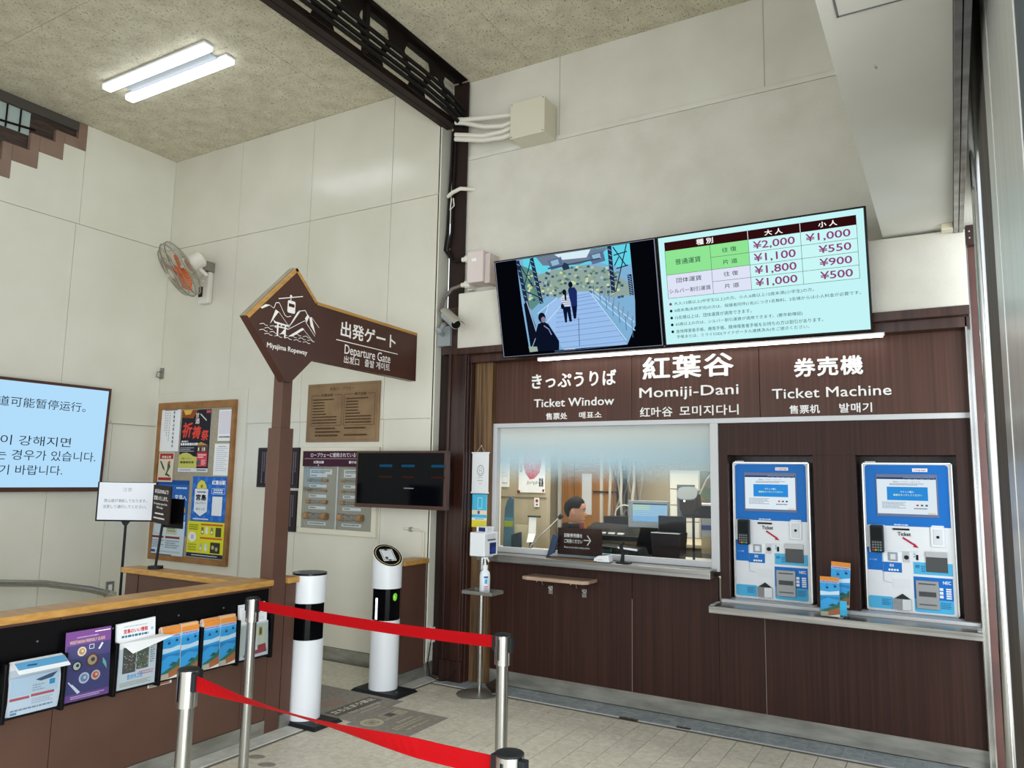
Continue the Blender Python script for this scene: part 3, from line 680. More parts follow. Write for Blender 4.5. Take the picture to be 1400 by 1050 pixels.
t, o, vv, Wd, Hd = tilted_screen('overhead_screen', 'right overhead screen showing the fare table in yen', -1.690, -0.379)
s = Flat(o, EX, vv, emit=1.0)
BG, DK, GR, LV, PU, INK = '#c4f4f6', '#2f0d10', '#8fe594', '#dfe3f6', '#8f3a78', '#26353b'
R(0, 0, 1, 1, BG)
R(0.032, 0.43, 0.967, 0.95, '#c9f7f6'); R(0.032, 0.872, 0.967, 0.952, DK)
R(0.032, 0.648, 0.467, 0.872, GR); R(0.032, 0.43, 0.467, 0.648, LV)
for xs in (0.4665, 0.716): Ln([(xs, 0.875), (xs, 0.95)], 0.003, '#e9e9e9')
for y in (0.760, 0.649, 0.540): Ln([(0.273 if y != 0.649 else 0.032, y), (0.967, y)], 0.0018, '#31474a')
for a, b in (((0.273, 0.872), (0.273, 0.43)), ((0.467, 0.872), (0.467, 0.43)), ((0.716, 0.872), (0.716, 0.43)), ((0.032, 0.43), (0.967, 0.43)), ((0.967, 0.872), (0.967, 0.43)), ((0.032, 0.872), (0.032, 0.43))): Ln([a, b], 0.0018, '#31474a')
def T(tx, x0, y0, x1, y1, c, b=0.0): s.text(tx, x0 * Wd, y0 * Hd, x1 * Wd, y1 * Hd, c, b)
for tx, b in (('種 別', (0.204, 0.888, 0.292, 0.940)), ('大 人', (0.548, 0.887, 0.635, 0.935)), ('小 人', (0.799, 0.890, 0.884, 0.937))): T(tx, *b, '#ffffff', 0.02)
for tx, b in (('普通運賃', (0.085, 0.734, 0.221, 0.787)), ('往 復', (0.333, 0.790, 0.407, 0.833)), ('片 道', (0.333, 0.683, 0.407, 0.726)), ('団体運賃', (0.083, 0.567, 0.218, 0.613)), ('シルバー割引運賃', (0.041, 0.473, 0.262, 0.515)), ('往 復', (0.333, 0.575, 0.407, 0.617)), ('片 道', (0.333, 0.467, 0.407, 0.510))): T(tx, *b, INK, 0.004)
for tx, b in (('¥2,000', (0.489, 0.773, 0.689, 0.850)), ('¥1,000', (0.739, 0.775, 0.939, 0.850)), ('¥1,100', (0.489, 0.661, 0.689, 0.741)), ('¥550', (0.794, 0.674, 0.939, 0.739)), ('¥1,800', (0.489, 0.552, 0.689, 0.632)), ('¥900', (0.794, 0.563, 0.939, 0.628)), ('¥1,000', (0.489, 0.443, 0.689, 0.522)), ('¥500', (0.794, 0.452, 0.939, 0.519))): T(tx, *b, PU, 0.012)
for k, (y, xe, tx) in enumerate(((0.375, 0.762, '大人:12歳以上(中学生以上)の方。小人:6歳以上12歳未満(小学生)の方。'), (0.311, 0.968, '6歳未満(未就学児)の方は、保護者同伴(1名)につき1名無料、2名様からは小人料金が必要です。'), (0.246, 0.46, '15名様以上は、団体運賃が適用できます。'), (0.181, 0.702, '65歳以上の方は、シルバー割引運賃が適用できます。(要年齢確認)'), (0.116, 0.794, '身体障害者手帳、療育手帳、精神障害者手帳をお持ちの方は割引があります。'))):
    s.disc(0.042 * Wd, y * Hd, 0.0075 * Wd, PU if k == 0 else '#0c1518', None, 14)
    T(tx, 0.061, y - 0.018, xe, y + 0.018, '#3b4448' if k == 0 else INK, 0.0)
T('手帳または、ミライロID(マイナポータル連携済み)をご提示ください。', 0.062, 0.045, 0.729, 0.081, INK)
s.finish(t, 'fare_table')

# ================================================================== TICKET MACHINES
def ticket_machine(x0, label):
    yf = 5.33; w, h = 0.50, 0.914; z0 = 0.8205
    t = thing('ticket_machine', label, 'ticket machine', (x0 + w / 2, yf, z0), 'ticket machines')
    m = MB(); m.box(x0, x0 + w, yf, yf + 0.16, z0, z0 + h); m.build('body', M['white'], t, 0.004)
    m = MB()
    for b in ((x0, x0 + 0.007, z0, z0 + h), (x0 + w - 0.007, x0 + w, z0, z0 + h), (x0, x0 + w, z0 + h - 0.007, z0 + h), (x0, x0 + w, z0, z0 + 0.006)): m.box(b[0], b[1], yf - 0.010, yf, b[2], b[3])
    m.build('door_frame', M['chrome'], t)
    f = Flat((x0, yf - 0.0004, z0), EX, EZ, 0.0, 0.35)
    r = lambda a, b, c, d, col: f.rect(a * w, b * h, c * w, d * h, col)
    BL, CY = '#006ec6', '#4fb4e0'
    f.rrect(0.03 * w, 0.572 * h, 0.955 * w, 0.986 * h, 0.02, BL); r(0.03, 0.572, 0.955, 0.62, BL)
    r(0.022, 0.270, 0.19, 0.423, BL); r(0.187, 0.262, 0.406, 0.328, BL); r(0.05, 0.39, 0.235, 0.575, '#e4edf5')
    r(0.195, 0.33, 0.50, 0.41, '#eef4fa'); r(0.533, 0.260, 0.952, 0.339, CY)
    r(0.528, 0.10, 0.945, 0.244, BL); f.rrect(0.528 * w, 0.014 * h, 0.945 * w, 0.10 * h, 0.012, CY); r(0.528, 0.09, 0.945, 0.10, CY)
    f.rrect(0.02 * w, 0.016 * h, 0.29 * w, 0.098 * h, 0.012, CY); r(0.12, 0.016, 0.29, 0.098, CY)
    r(0.75, 0.57, 0.88, 0.585, '#e4edf5')
    tt = lambda tx, a, b, c, d, col, bo=0.0: f.text(tx, a * w, b * h, c * w, d * h, col, bo)
    tt('Ticket', 0.375, 0.507, 0.522, 0.533, '#20262b', 0.02)
    f.line([(0.43 * w, 0.496 * h), (0.575 * w, 0.444 * h)], 0.011, '#b81f42'); f.poly([(0.555 * w, 0.462 * h), (0.603 * w, 0.432 * h), (0.542 * w, 0.436 * h)], '#b81f42')
    r(0.568, 0.94, 0.735, 0.963, '#f4f4f4'); tt('Language', 0.585, 0.944, 0.72, 0.958, '#b0463e', 0.01)
    f.small(0.34 * w, 0.574 * h, 0.50 * w, 0.588 * h, 1, '#cfe4f6', 2); tt('カード 専用', 0.05, 0.335, 0.13, 0.345, '#d8ebfa')
    f.line([(0.20 * w, 0.40 * h), (0.20 * w, 0.20 * h), (0.29 * w, 0.19 * h)], 0.002, '#7590ad'); f.line([(0.22 * w, 0.405 * h), (0.60 * w, 0.405 * h)], 0.0016, '#a9b7c6')
    for k in range(4): f.disc((0.268 + 0.03 * k) * w, 0.278 * h, 0.0065, '#e9f4fc')
    tt('硬貨', 0.27, 0.298, 0.32, 0.318, '#e9f4fc', 0.01); tt('紙幣', 0.555, 0.30, 0.60, 0.322, '#1b6fae', 0.01); f.small(0.62 * w, 0.275 * h, 0.66 * w, 0.32 * h, 3, '#2f7fb4', 4)
    tt('NEC', 0.84, 0.205, 0.925, 0.226, '#e9f4fc', 0.02)
    for k in range(3): r(0.80, 0.115 + 0.024 * k, 0.84, 0.133 + 0.024 * k, '#e0eefa')
    for k in range(5): r(0.87, 0.112 + 0.0145 * k, 0.925, 0.122 + 0.0145 * k, '#e0eefa')
    f.small(0.81 * w, 0.045 * h, 0.92 * w, 0.09 * h, 4, '#2f7fb4', 6); f.small(0.17 * w, 0.04 * h, 0.27 * w, 0.085 * h, 4, '#2f7fb4', 7)
    f.small(0.545 * w, 0.365 * h, 0.56 * w, 0.40 * h, 2, '#5aa7d8', 3)
    f.finish(t, 'front_graphics', 'front_lettering')
    # touch screen
    m = MB(); m.box(x0 + 0.150 * w, x0 + 0.838 * w, yf - 0.006, yf + 0.001, z0 + 0.635 * h, z0 + 0.925 * h); sc = m.build('touch_screen', paint('#5c6c92', 0.3), t, 0.002)
    f = Flat((x0 + 0.165 * w, yf - 0.0063, z0 + 0.655 * h), EX, EZ, 0.95); w2, h2 = 0.655 * w, 0.246 * h
    r2 = lambda a, b, c, d, col: f.rect(a * w2, b * h2, c * w2, d * h2, col)
    r2(0, 0, 1, 1, '#e2eef6'); r2(0.17, 0.37, 0.86, 0.74, '#2f8fde'); r2(0, 0.95, 1, 1, '#27406e')
    for k in range(5): f.frame((0.47 + 0.105 * k) * w2, 0.94 * h2, (0.55 + 0.105 * k) * w2, 0.995 * h2, 0.0016, '#a7bfdd')
    f.text('宮島ロープウエーへようこそ', 0.28 * w2, 0.86 * h2, 0.73 * w2, 0.90 * h2, '#39485a')
    f.small(0.22 * w2, 0.78 * h2, 0.80 * w2, 0.84 * h2, 2, '#7f8fa0', 8); f.text('チケット購入', 0.40 * w2, 0.58 * h2, 0.63 * w2, 0.63 * h2, '#f2fbff', 0.01); f.text('画面をタッチしてください', 0.28 * w2, 0.49 * h2, 0.76 * w2, 0.545 * h2, '#e6ffb0', 0.01)
    f.small(0.08 * w2, 0.14 * h2, 0.48 * w2, 0.33 * h2, 5, '#9aa8b8', 9)
    for k, c in enumerate(('#c04848', '#3c6a4e', '#35517f')): r2(0.66 + 0.075 * k, 0.22, 0.70 + 0.075 * k, 0.265, c)
    f.small(0.62 * w2, 0.13 * h2, 0.84 * w2, 0.18 * h2, 1, '#66788a', 10); r2(0.85, 0.0, 0.98, 0.05, '#d9d4c4')
    f.finish(sc, 'screen_picture', 'screen_lettering')
    # card terminal
    m = MB(); m.box(x0 + 0.070 * w, x0 + 0.222 * w, yf - 0.05, yf - 0.001, z0 + 0.392 * h, z0 + 0.574 * h); ct = m.build('card_terminal', paint('#23282b', 0.4), t, 0.006)
    f = Flat((x0 + 0.070 * w, yf - 0.0505, z0 + 0.392 * h), EX, EZ); a, b = 0.152 * w, 0.182 * h
    f.rect(0.1 * a, 0.45 * b, 0.9 * a, 0.93 * b, '#14181a')
    for i in range(4):
        for j in range(4): f.rect((0.14 + 0.19 * i) * a, (0.06 + 0.095 * j) * b, (0.27 + 0.19 * i) * a, (0.115 + 0.095 * j) * b, ('#c23a30', '#d8a62e', '#3c9c55', '#8d979b')[i] if j == 0 else '#767e80')
    f.finish(ct, 'keypad')
    # slot, coin entry with speaker plate, coin slot, knob, note slot, change tray, note unit
    m = MB(); m.box(x0 + 0.322 * w, x0 + 0.508 * w, yf - 0.006, yf - 0.0005, z0 + 0.545 * h, z0 + 0.557 * h); m.build('ticket_slot', M['black'], t)
    m = MB(); m.box(x0 + 0.733 * w, x0 + 0.888 * w, yf - 0.012, yf - 0.0005, z0 + 0.443 * h, z0 + 0.577 * h); cp = m.build('speaker_plate', M['white'], t, 0.004)
    m = MB(); m.box(x0 + 0.765 * w, x0 + 0.858 * w, yf - 0.016, yf - 0.0121, z0 + 0.462 * h, z0 + 0.558 * h); m.build('plate_inset', paint('#d5dbdf', 0.4), cp, 0.002)
    m = MB(); m.cyl((x0 + 0.812 * w, yf - 0.0162, z0 + 0.51 * h), (x0 + 0.812 * w, yf - 0.018, z0 + 0.51 * h), 0.009, n=12); m.build('speaker_hole', M['black'], cp)
    m = MB(); m.box(x0 + 0.258 * w, x0 + 0.366 * w, yf - 0.008, yf - 0.0005, z0 + 0.337 * h, z0 + 0.395 * h); ci = m.build('coin_entry', paint('#8b9196', 0.35, 0.5), t, 0.002)
    m = MB(); m.box(x0 + 0.285 * w, x0 + 0.342 * w, yf - 0.0105, yf - 0.0081, z0 + 0.348 * h, z0 + 0.383 * h); m.build('coin_gate', paint('#c4c9cc', 0.35, 0.5), ci)
    m = MB(); m.box(x0 + 0.42 * w, x0 + 0.495 * w, yf - 0.005, yf - 0.0005, z0 + 0.333 * h, z0 + 0.405 * h); kp = m.build('lock_plate', paint('#aeb2b4', 0.35, 0.5), t)
    m = MB(); m.cyl((x0 + 0.462 * w, yf - 0.0051, z0 + 0.366 * h), (x0 + 0.462 * w, yf - 0.016, z0 + 0.366 * h), 0.013, n=16); m.build('return_knob', M['rubber'], kp)
    m = MB(); m.box(x0 + 0.566 * w, x0 + 0.592 * w, yf - 0.004, yf - 0.0005, z0 + 0.352 * h, z0 + 0.386 * h); m.build('coin_slot', M['black'], t)
    m = MB(); m.box(x0 + 0.672 * w, x0 + 0.900 * w, yf - 0.010, yf - 0.0005, z0 + 0.280 * h, z0 + 0.411 * h); nb = m.build('note_bay', paint('#3d3f40', 0.25), t, 0.002)
    m = MB(); m.box(x0 + 0.672 * w, x0 + 0.900 * w, yf - 0.014, yf - 0.0101, z0 + 0.378 * h, z0 + 0.411 * h); m.build('note_flap', paint('#a8aaab', 0.35, 0.4), nb)
    m = MB(); m.box(x0 + 0.547 * w, x0 + 0.795 * w, yf - 0.012, yf - 0.0005, z0 + 0.036 * h, z0 + 0.222 * h); nu = m.build('note_unit', paint('#8e9192', 0.35, 0.5), t, 0.003)
    for a0, a1, c in ((0.062, 0.07, '#4d5052'), (0.118, 0.15, '#3b3e40'), (0.196, 0.204, '#3b3e40')):
        m = MB(); m.box(x0 + 0.58 * w, x0 + 0.765 * w, yf - 0.0135, yf - 0.0121, z0 + a0 * h, z0 + a1 * h); m.build('unit_slot', paint(c, 0.4), nu)
    m = MB(); m.box(x0 + 0.305 * w, x0 + 0.497 * w, yf - 0.0035, yf - 0.0005, z0 + 0.16 * h, z0 + 0.222 * h); m.build('tray_cover', paint('#dfe4e8', 0.3), t)
    zc = z0 + 0.02 * h; xa, xb, xm = x0 + 0.305 * w, x0 + 0.497 * w, x0 + 0.40 * w
    m = MB(); m.prism([(xa, yf - 0.001, zc), (xb, yf - 0.001, zc), (xb, yf - 0.018, zc), (xm, yf - 0.03, zc), (xa, yf - 0.018, zc)], (0, 0, 0.065)); ch = m.build('change_tray', paint('#9c9fa1', 0.3, 0.5), t, 0.001)
    m = MB(); m.prism([(xa + 0.005, yf - 0.0012, zc + 0.0652), (xb - 0.005, yf - 0.0012, zc + 0.0652), (xm, yf - 0.0012, zc + 0.095)], (0, -0.006, 0)); m.build('tray_opening', paint('#2c2f31', 0.5), ch)
    m = MB(); m.box(x0 + 0.02, x0 + 0.08, yf - 0.02, yf, z0 + h + 0.002, z0 + h + 0.008); m.build('top_tab', M['white'], t)
    return t
ticket_machine(-1.321, 'blue and white ticket machine nearer the ticket window')
ticket_machine(-0.502, 'blue and white ticket machine nearer the steel door frame')
# ================================================================== CEILING STEELWORK AND LAMPS
tr_ = thing('lattice_truss', 'dark lattice steel truss running under the ceiling to the corner column', 'beam', (-3.65, 1.5, 4.655))
m = MB(); m.box(-3.757, -3.70, -2.4, 5.195, 4.655, 4.663); m.box(-3.757, -3.749, -2.4, 5.20, 4.663, 4.735); m.box(-3.695, -3.632, -2.4, 5.20, 4.657, 4.665); m.box(-3.668, -3.66, -2.4, 5.20, 4.665, 4.735); m.build('bottom_chord', M['brownsteel'], tr_)
m = MB(); m.box(-3.68, -3.535, -2.4, 5.19, 5.068, 5.078); m.box(-3.605, -3.593, -2.4, 5.19, 5.035, 5.068); m.build('top_chord', M['blacksteel'], tr_)
xx = -3.60; k = 0
while 4.82 - 0.53 * k > -2.2:
    y = 4.82 - 0.53 * k
    for sg_ in (-1, 1):
        m = MB(); a = Vector((xx, y + 0.03 * sg_, 4.99)); b = Vector((xx, y + 0.235 * sg_, 4.69)); d = (b - a) / 2; m.obox((a + b) / 2, (0.004, 0, 0), Vector((0, d.z, -d.y)).normalized() * 0.024, d); m.build('web_diagonal', M['blacksteel'], tr_)
    m = MB(); m.prism([(xx - 0.006, y - 0.14, 5.06), (xx - 0.006, y + 0.14, 5.06), (xx - 0.006, y + 0.075, 4.90), (xx - 0.006, y + 0.02, 4.93), (xx - 0.006, y - 0.02, 4.93), (xx - 0.006, y - 0.075, 4.90)], (0.012, 0, 0)); m.build('gusset_plate', M['blacksteel'], tr_)
    m = MB(); m.prism([(xx - 0.006, y - 0.38, 4.67), (xx - 0.006, y - 0.15, 4.67), (xx - 0.006, y - 0.20, 4.79), (xx - 0.006, y - 0.33, 4.79)], (0.012, 0, 0)); m.build('gusset_plate', M['blacksteel'], tr_)
    if k % 2 == 1:
        m = MB(); m.obox((xx + 0.01, y - 0.37 + 0.0, 4.87), (0.02, 0, 0), (0, 0.02, 0), (0, 0, 0.19)); m.build('web_post', M['blacksteel'], tr_)
    k += 1
for i, (x, z, lb) in enumerate(((-3.575, 4.715, 'lowest'), (-3.575, 4.765, 'second lowest'), (-3.572, 4.82, 'second highest'), (-3.57, 4.875, 'highest'))):
    m = MB(); m.tube([(x, -2.4, z), (x, 2.0, z), (x, 4.6, z), (x + 0.0, 4.95, z - 0.02), (x + 0.015, 5.185, z - 0.08)], 0.017, 8)
    tag(m.build('conduit', M['cable'], None, smooth=True), lb + ' of the four dark conduits along the ceiling truss', 'conduit', 'dark conduits along the truss')
m = MB(); m.box(-7.44, -3.8, 1.78, 1.80, 4.66, 5.07); m.box(-7.44, -3.8, 1.70, 1.88, 4.655, 4.67); m.box(-7.44, -3.8, 1.70, 1.88, 5.06, 5.075)
cross = thing('cross_beam', 'dark steel cross beam under the ceiling, at the upper left corner', 'beam', (-5.6, 1.79, 4.66)); m.build('beam_section', M['brownsteel'], cross)
def lamp(x0, y0, label, L_=1.40):
    t = thing('ceiling_light', label, 'light', (x0 + L_ / 2, y0 + 0.11, 5.06))
    m = MB(); m.box(x0 + 0.12, x0 + L_ - 0.12, y0 + 0.0, y0 + 0.22, 5.058, 5.078); m.build('light_base', paint('#9aa2a8', 0.5), t, 0.006)
    for dy in (0.0, 0.22):
        m = MB(); m.box(x0, x0 + L_, y0 + dy - 0.042, y0 + dy + 0.042, 5.012, 5.052); m.build('light_tube', paint('#f4f9ff', 0.4, 0, 5.5), t, 0.012)
        m = MB(); m.box(x0 + 0.003, x0 + L_ - 0.003, y0 + dy - 0.045, y0 + dy + 0.045, 5.052, 5.070); m.build('tube_holder', M['white'], t)
    return t
lamp(-6.47, 3.70, 'lit twin tube ceiling light near the left wall')
lamp(-2.6, 0.2, 'lit twin tube ceiling light above the entrance side')
lamp(-6.3, -0.6, 'lit twin tube ceiling light beyond the cross beam')
for (x, y, z) in ((-2.6, -1.1, 4.95),):
    pass

# ================================================================== JUNCTION BOX, CABLES, CAMERA
jb = thing('junction_box', 'square cream junction box high on the ticket wall with pipes into its left side', 'box', (-2.83, 5.13, 4.33))
m = MB(); m.box(-2.985, -2.678, 5.03, 5.228, 4.335, 4.63); m.build('box_body', M['cream'], jb, 0.004)
m = MB(); m.box(-2.990, -2.673, 5.018, 5.03, 4.33, 4.635); m.build('box_cover', M['cream'], jb, 0.003)
for x in (-2.975, -2.688):
    for z in (4.345, 4.62):
        m = MB(); m.ball((x, 5.017, z), 0.005, 8, 5); m.build('cover_screw', paint('#6d6a60', 0.4), jb)
m = MB(); m.box(-2.90, -2.76, 5.235, 5.249, 4.63, 4.70); m.build('backing_plate', M['cream'], jb)
for i, (z0_, z1_, sag) in enumerate(((4.66, 4.60, 0.0), (4.63, 4.55, -0.05), (4.52, 4.50, -0.02), (4.48, 4.44, -0.02))):
    m = MB(); m.tube([(-3.60, 5.12, z0_ + 0.03), (-3.50, 5.11, z0_), (-3.3, 5.11, z0_ - 0.03 + sag), (-3.12, 5.12, (z0_ + z1_) / 2 - 0.02 + sag), (-2.985, 5.13, z1_)], 0.02, 8)
    tag(m.build('flexible_pipe', M['offwhite'], None, smooth=True), ('uppermost', 'second', 'third', 'lowest')[i] + ' white pipe running from the corner truss to the junction box', 'pipe', 'white pipes into the junction box')
for i, x in enumerate((-3.70, -3.665)):
    m = MB(); m.tube([(x + 0.03, 5.18, 4.62), (x + 0.02, 5.185, 4.3), (x + 0.01, 5.185, 4.1 - 0.1 * i), (x + 0.01 * i, 5.18, 3.7), (x - 0.02, 5.18, 3.55), (-3.62, 5.16, 3.43), (-3.52, 5.14, 3.42)], 0.012, 8)
    tag(m.build('cable', M['cable'], None, smooth=True), ('left', 'right')[i] + ' one of two black cables hanging down the dark corner column', 'cable', 'black cables down the corner column')
m = MB(); m.tube([(-3.69, 5.16, 4.02), (-3.62, 5.13, 4.035), (-3.55, 5.14, 4.06), (-3.46, 5.235, 4.07)], 0.017, 8)
tag(m.build('white_cable_sleeve', M['offwhite'], None, smooth=True), 'short white cable sleeve running from the column into the wall', 'cable')
m = MB(); m.tube([(-3.66, 5.17, 4.0), (-3.67, 5.17, 3.9), (-3.63, 5.17, 3.93), (-3.64, 5.17, 4.0)], 0.006, 6)
tag(m.build('cable_tie_loop', M['offwhite'], None, smooth=True), 'small white loop of tied cable hanging on the dark column', 'cable')
cb = thing('camera_power_box', 'pale pink box on the wall left of the overhead screens', 'box', (-3.31, 5.15, 3.18))
m = MB(); m.box(-3.405, -3.25, 5.06, 5.23, 3.19, 3.455); m.build('box_body', paint('#d9cdca', 0.4), cb, 0.006)
m = MB(); m.box(-3.248, -3.20, 5.09, 5.23, 3.18, 3.43); m.build('box_side_cover', paint('#cdbfbb', 0.4), cb, 0.004)
m = MB(); m.box(-3.475, -3.42, 5.17, 5.235, 3.16, 3.47); m.build('mounting_plate', M['offwhite'], cb, 0.003)
for z in (3.42, 3.20):
    m = MB(); m.cyl((-3.405, 5.13, z), (-3.46, 5.13, z), 0.034, n=16); m.cyl((-3.46, 5.13, z), (-3.50, 5.13, z), 0.02, n=12); m.build('cable_gland', M['offwhite'], cb, smooth=True)
f = Flat((-3.36, 5.0595, 3.37), EX, EZ); f.rect(0, 0, 0.045, 0.022, '#fbfbfb'); f.small(0.005, 0.004, 0.04, 0.018, 2, '#d8d8e0'); f.finish(cb, 'box_sticker')
m = MB(); m.tube([(-3.50, 5.13, 3.20), (-3.58, 5.10, 3.17), (-3.63, 5.06, 3.08), (-3.64, 5.03, 2.97)], 0.016, 8)
tag(m.build('camera_cable', paint('#6a5f5a', 0.5), None, smooth=True), 'brown cable curving down from the pale box to the security camera', 'cable')
sc = thing('security_camera', 'grey bullet security camera on the corner above the brown framed screen', 'security camera', (-3.60, 5.0, 2.70))
m = MB(); m.box(-3.735, -3.60, 5.12, 5.19, 2.69, 2.86); m.build('camera_mount', paint('#8f9699', 0.4), sc, 0.004)
a = Vector((-3.60, 5.05, 2.94)); d = Vector((0.20, -0.13, -0.125)).normalized(); L_ = 0.27
m = MB(); m.cyl(a, a + d * L_ * 0.95, 0.042, n=20); m.build('camera_body', paint('#a4abad', 0.35), sc, smooth=True)
m = MB(); m.cyl(a + d * L_ * 0.95, a + d * L_, 0.038, 0.034, n=20); m.build('camera_lens', M['black'], sc, smooth=True)
s1 = d.cross(EZ).normalized(); u1 = s1.cross(d).normalized()
m = MB()
for k in range(9):
    t0 = math.radians(-65 + 130 * k / 9); t1 = math.radians(-65 + 130 * (k + 1) / 9)
    q = [u1 * math.cos(t) * 0.052 + s1 * math.sin(t) * 0.052 for t in (t0, t1)]
    m.prism([a - d * 0.02 + q[0], a - d * 0.02 + q[1], a + d * (L_ + 0.06) + q[1], a + d * (L_ + 0.06) + q[0]], (q[0] + q[1]) * 0.03)
m.build('sun_shield', paint('#b3b0a4', 0.4), sc)
m = MB(); m.tube([(-3.67, 5.12, 2.79), (-3.66, 5.06, 2.80), (-3.60, 5.03, 2.86)], 0.02, 10); m.ball((-3.66, 5.05, 2.81), 0.032, 12, 8); m.build('camera_joint', paint('#8f9699', 0.4), sc, smooth=True)
se = thing('door_sensor', 'small cream sensor with black marks at the edge of the lowered soffit', 'sensor', (0.04, 5.03, 3.11))
m = MB(); m.box(0.008, 0.07, 5.0, 5.07, 3.10, 3.14); m.build('sensor_body', paint('#ddd8c0', 0.5), se, 0.004)
m = MB(); m.box(0.006, 0.072, 4.985, 5.0, 3.15 - 0.0, 3.195); m.build('sensor_face', paint('#d7d2ba', 0.5), se, 0.003)
f = Flat((0.006, 4.9847, 3.15), EX, EZ); f.disc(0.022, 0.022, 0.011, '#1c1c1a'); f.small(0.036, 0.01, 0.062, 0.038, 3, '#2a2a26'); f.finish(se, 'sensor_marks')

# ================================================================== WALL FAN
fan = thing('wall_fan', 'wall mounted fan with orange blades inside a grey wire cage', 'fan', (-6.72, YB, 3.36))
m = MB(); m.box(-6.82, -6.655, YB - 0.07, YB - 0.001, 3.36, 3.70); m.build('fan_base', M['offwhite'], fan, 0.02)
m = MB(); m.box(-6.735, -6.655, YB - 0.11, YB, 3.70, 3.80); m.build('pivot_bracket', paint('#8e8c82', 0.4, 0.4), fan, 0.003)
m = MB(); m.box(-6.80, -6.735, YB - 0.0745, YB - 0.07, 3.43, 3.54); m.build('speed_switch', M['rubber'], fan, 0.002)
nf = Vector((-0.347, -0.716, -0.605)).normalized(); Cf = on_y(243, 370, 4.72)
a1 = nf.cross(EZ).normalized(); b1 = a1.cross(nf).normalized(); RF = 0.295
m = MB(); m.lathe(Cf - nf * 0.29, [(0.0, 0), (0.06, 0.0), (0.085, 0.02), (0.088, 0.14), (0.075, 0.17), (0.0, 0.175)], 20, axis=nf); m.build('motor_housing', M['offwhite'], fan, smooth=True)
m = MB(); pm = Cf - nf * 0.20; m.tube([pm - b1 * 0.08, pm - b1 * 0.16 - nf * 0.02, (-6.73, YB - 0.12, 3.60), (-6.73, YB - 0.06, 3.60)], 0.02, 8); m.build('fan_arm', M['offwhite'], fan, smooth=True)
bl = textured('translucent_orange_plastic', '#d2501a', '#e8762a', (1, 1, 1), 4, 3, 0.3)
for k in range(5):
    vs = []; fs = []
    for i in range(6):
        r_ = 0.045 + (RF * 0.80 - 0.045) * i / 5
        for j in range(5):
            t = 2 * math.pi * k / 5 + (-0.58 + 1.16 * j / 4) * (0.6 + 0.5 * math.sin(math.pi * min(1, i / 5 + .2))) + 0.25 * i / 5
            p = Cf - nf * 0.01 + (a1 * math.cos(t) + b1 * math.sin(t)) * r_ + nf * (0.035 * (j / 4 - 0.5))
            vs.append(p)
    for i in range(5):
        for j in range(4): fs.append((i * 5 + j, i * 5 + j + 1, i * 5 + j + 6, i * 5 + j + 5))
    m = MB(); m.add(vs, fs); m.add([v + nf * 0.003 for v in vs], fs); o = m.build('fan_blade', bl, fan, smooth=True)
m = MB(); m.lathe(Cf - nf * 0.03, [(0.045, 0), (0.05, 0.04), (0.035, 0.06), (0, 0.065)], 18, axis=nf); m.build('blade_hub', bl, fan, smooth=True)
wire = paint('#9d9a8c', 0.35, 0.5)
def ring(c, r_, th, n=40): return [c + (a1 * math.cos(2 * math.pi * i / n) + b1 * math.sin(2 * math.pi * i / n)) * r_ for i in range(n + 1)]
m = MB(); m.tube(ring(Cf, RF, 0), 0.007, 6); m.tube(ring(Cf - nf * 0.055, RF, 0), 0.006, 6); m.tube(ring(Cf + nf * 0.05, RF * 0.86, 0), 0.004, 6); m.tube(ring(Cf + nf * 0.068, RF * 0.35, 0), 0.004, 6); m.tube(ring(Cf + nf * 0.065, RF * 0.60, 0), 0.004, 6)
m.build('cage_rings', wire, fan, smooth=True)
m = MB()
for i in range(56):
    t = 2 * math.pi * i / 56; e = a1 * math.cos(t) + b1 * math.sin(t)
    m.tube([Cf + nf * 0.07 + e * 0.055, Cf + nf * 0.066 + e * RF * 0.5, Cf + nf * 0.05 + e * RF * 0.86, Cf + e * RF, Cf - nf * 0.055 + e * RF, Cf - nf * 0.09 + e * RF * 0.8, Cf - nf * 0.115 + e * RF * 0.3], 0.0014, 4)
m.build('cage_wires', wire, fan, smooth=True)['kind'] = 'stuff'
m = MB(); m.lathe(Cf + nf * 0.066, [(0.055, 0), (0.055, 0.008), (0, 0.012)], 18, axis=nf); m.build('cage_badge', paint('#b9b5a6', 0.4), fan)
m = MB(); m.box(-6.62, -6.57, YB - 0.08, YB - 0.001, 3.25, 3.4); 
cl = thing('wall_hook', 'small metal hook bracket near the corner above the notice board', 'hook', (-7.40, YB, 2.60))
m = MB(); m.box(-7.44, -7.38, YB - 0.012, YB - 0.001, 2.60, 2.72); m.build('hook_plate', paint('#8d8b82', 0.4, 0.5), cl, 0.002)
m = MB(); m.tube([(-7.41, YB - 0.012, 2.68), (-7.41, YB - 0.06, 2.67), (-7.41, YB - 0.07, 2.62), (-7.41, YB - 0.03, 2.61)], 0.006, 6); m.build('hook_arm', paint('#8d8b82', 0.4, 0.5), cl)

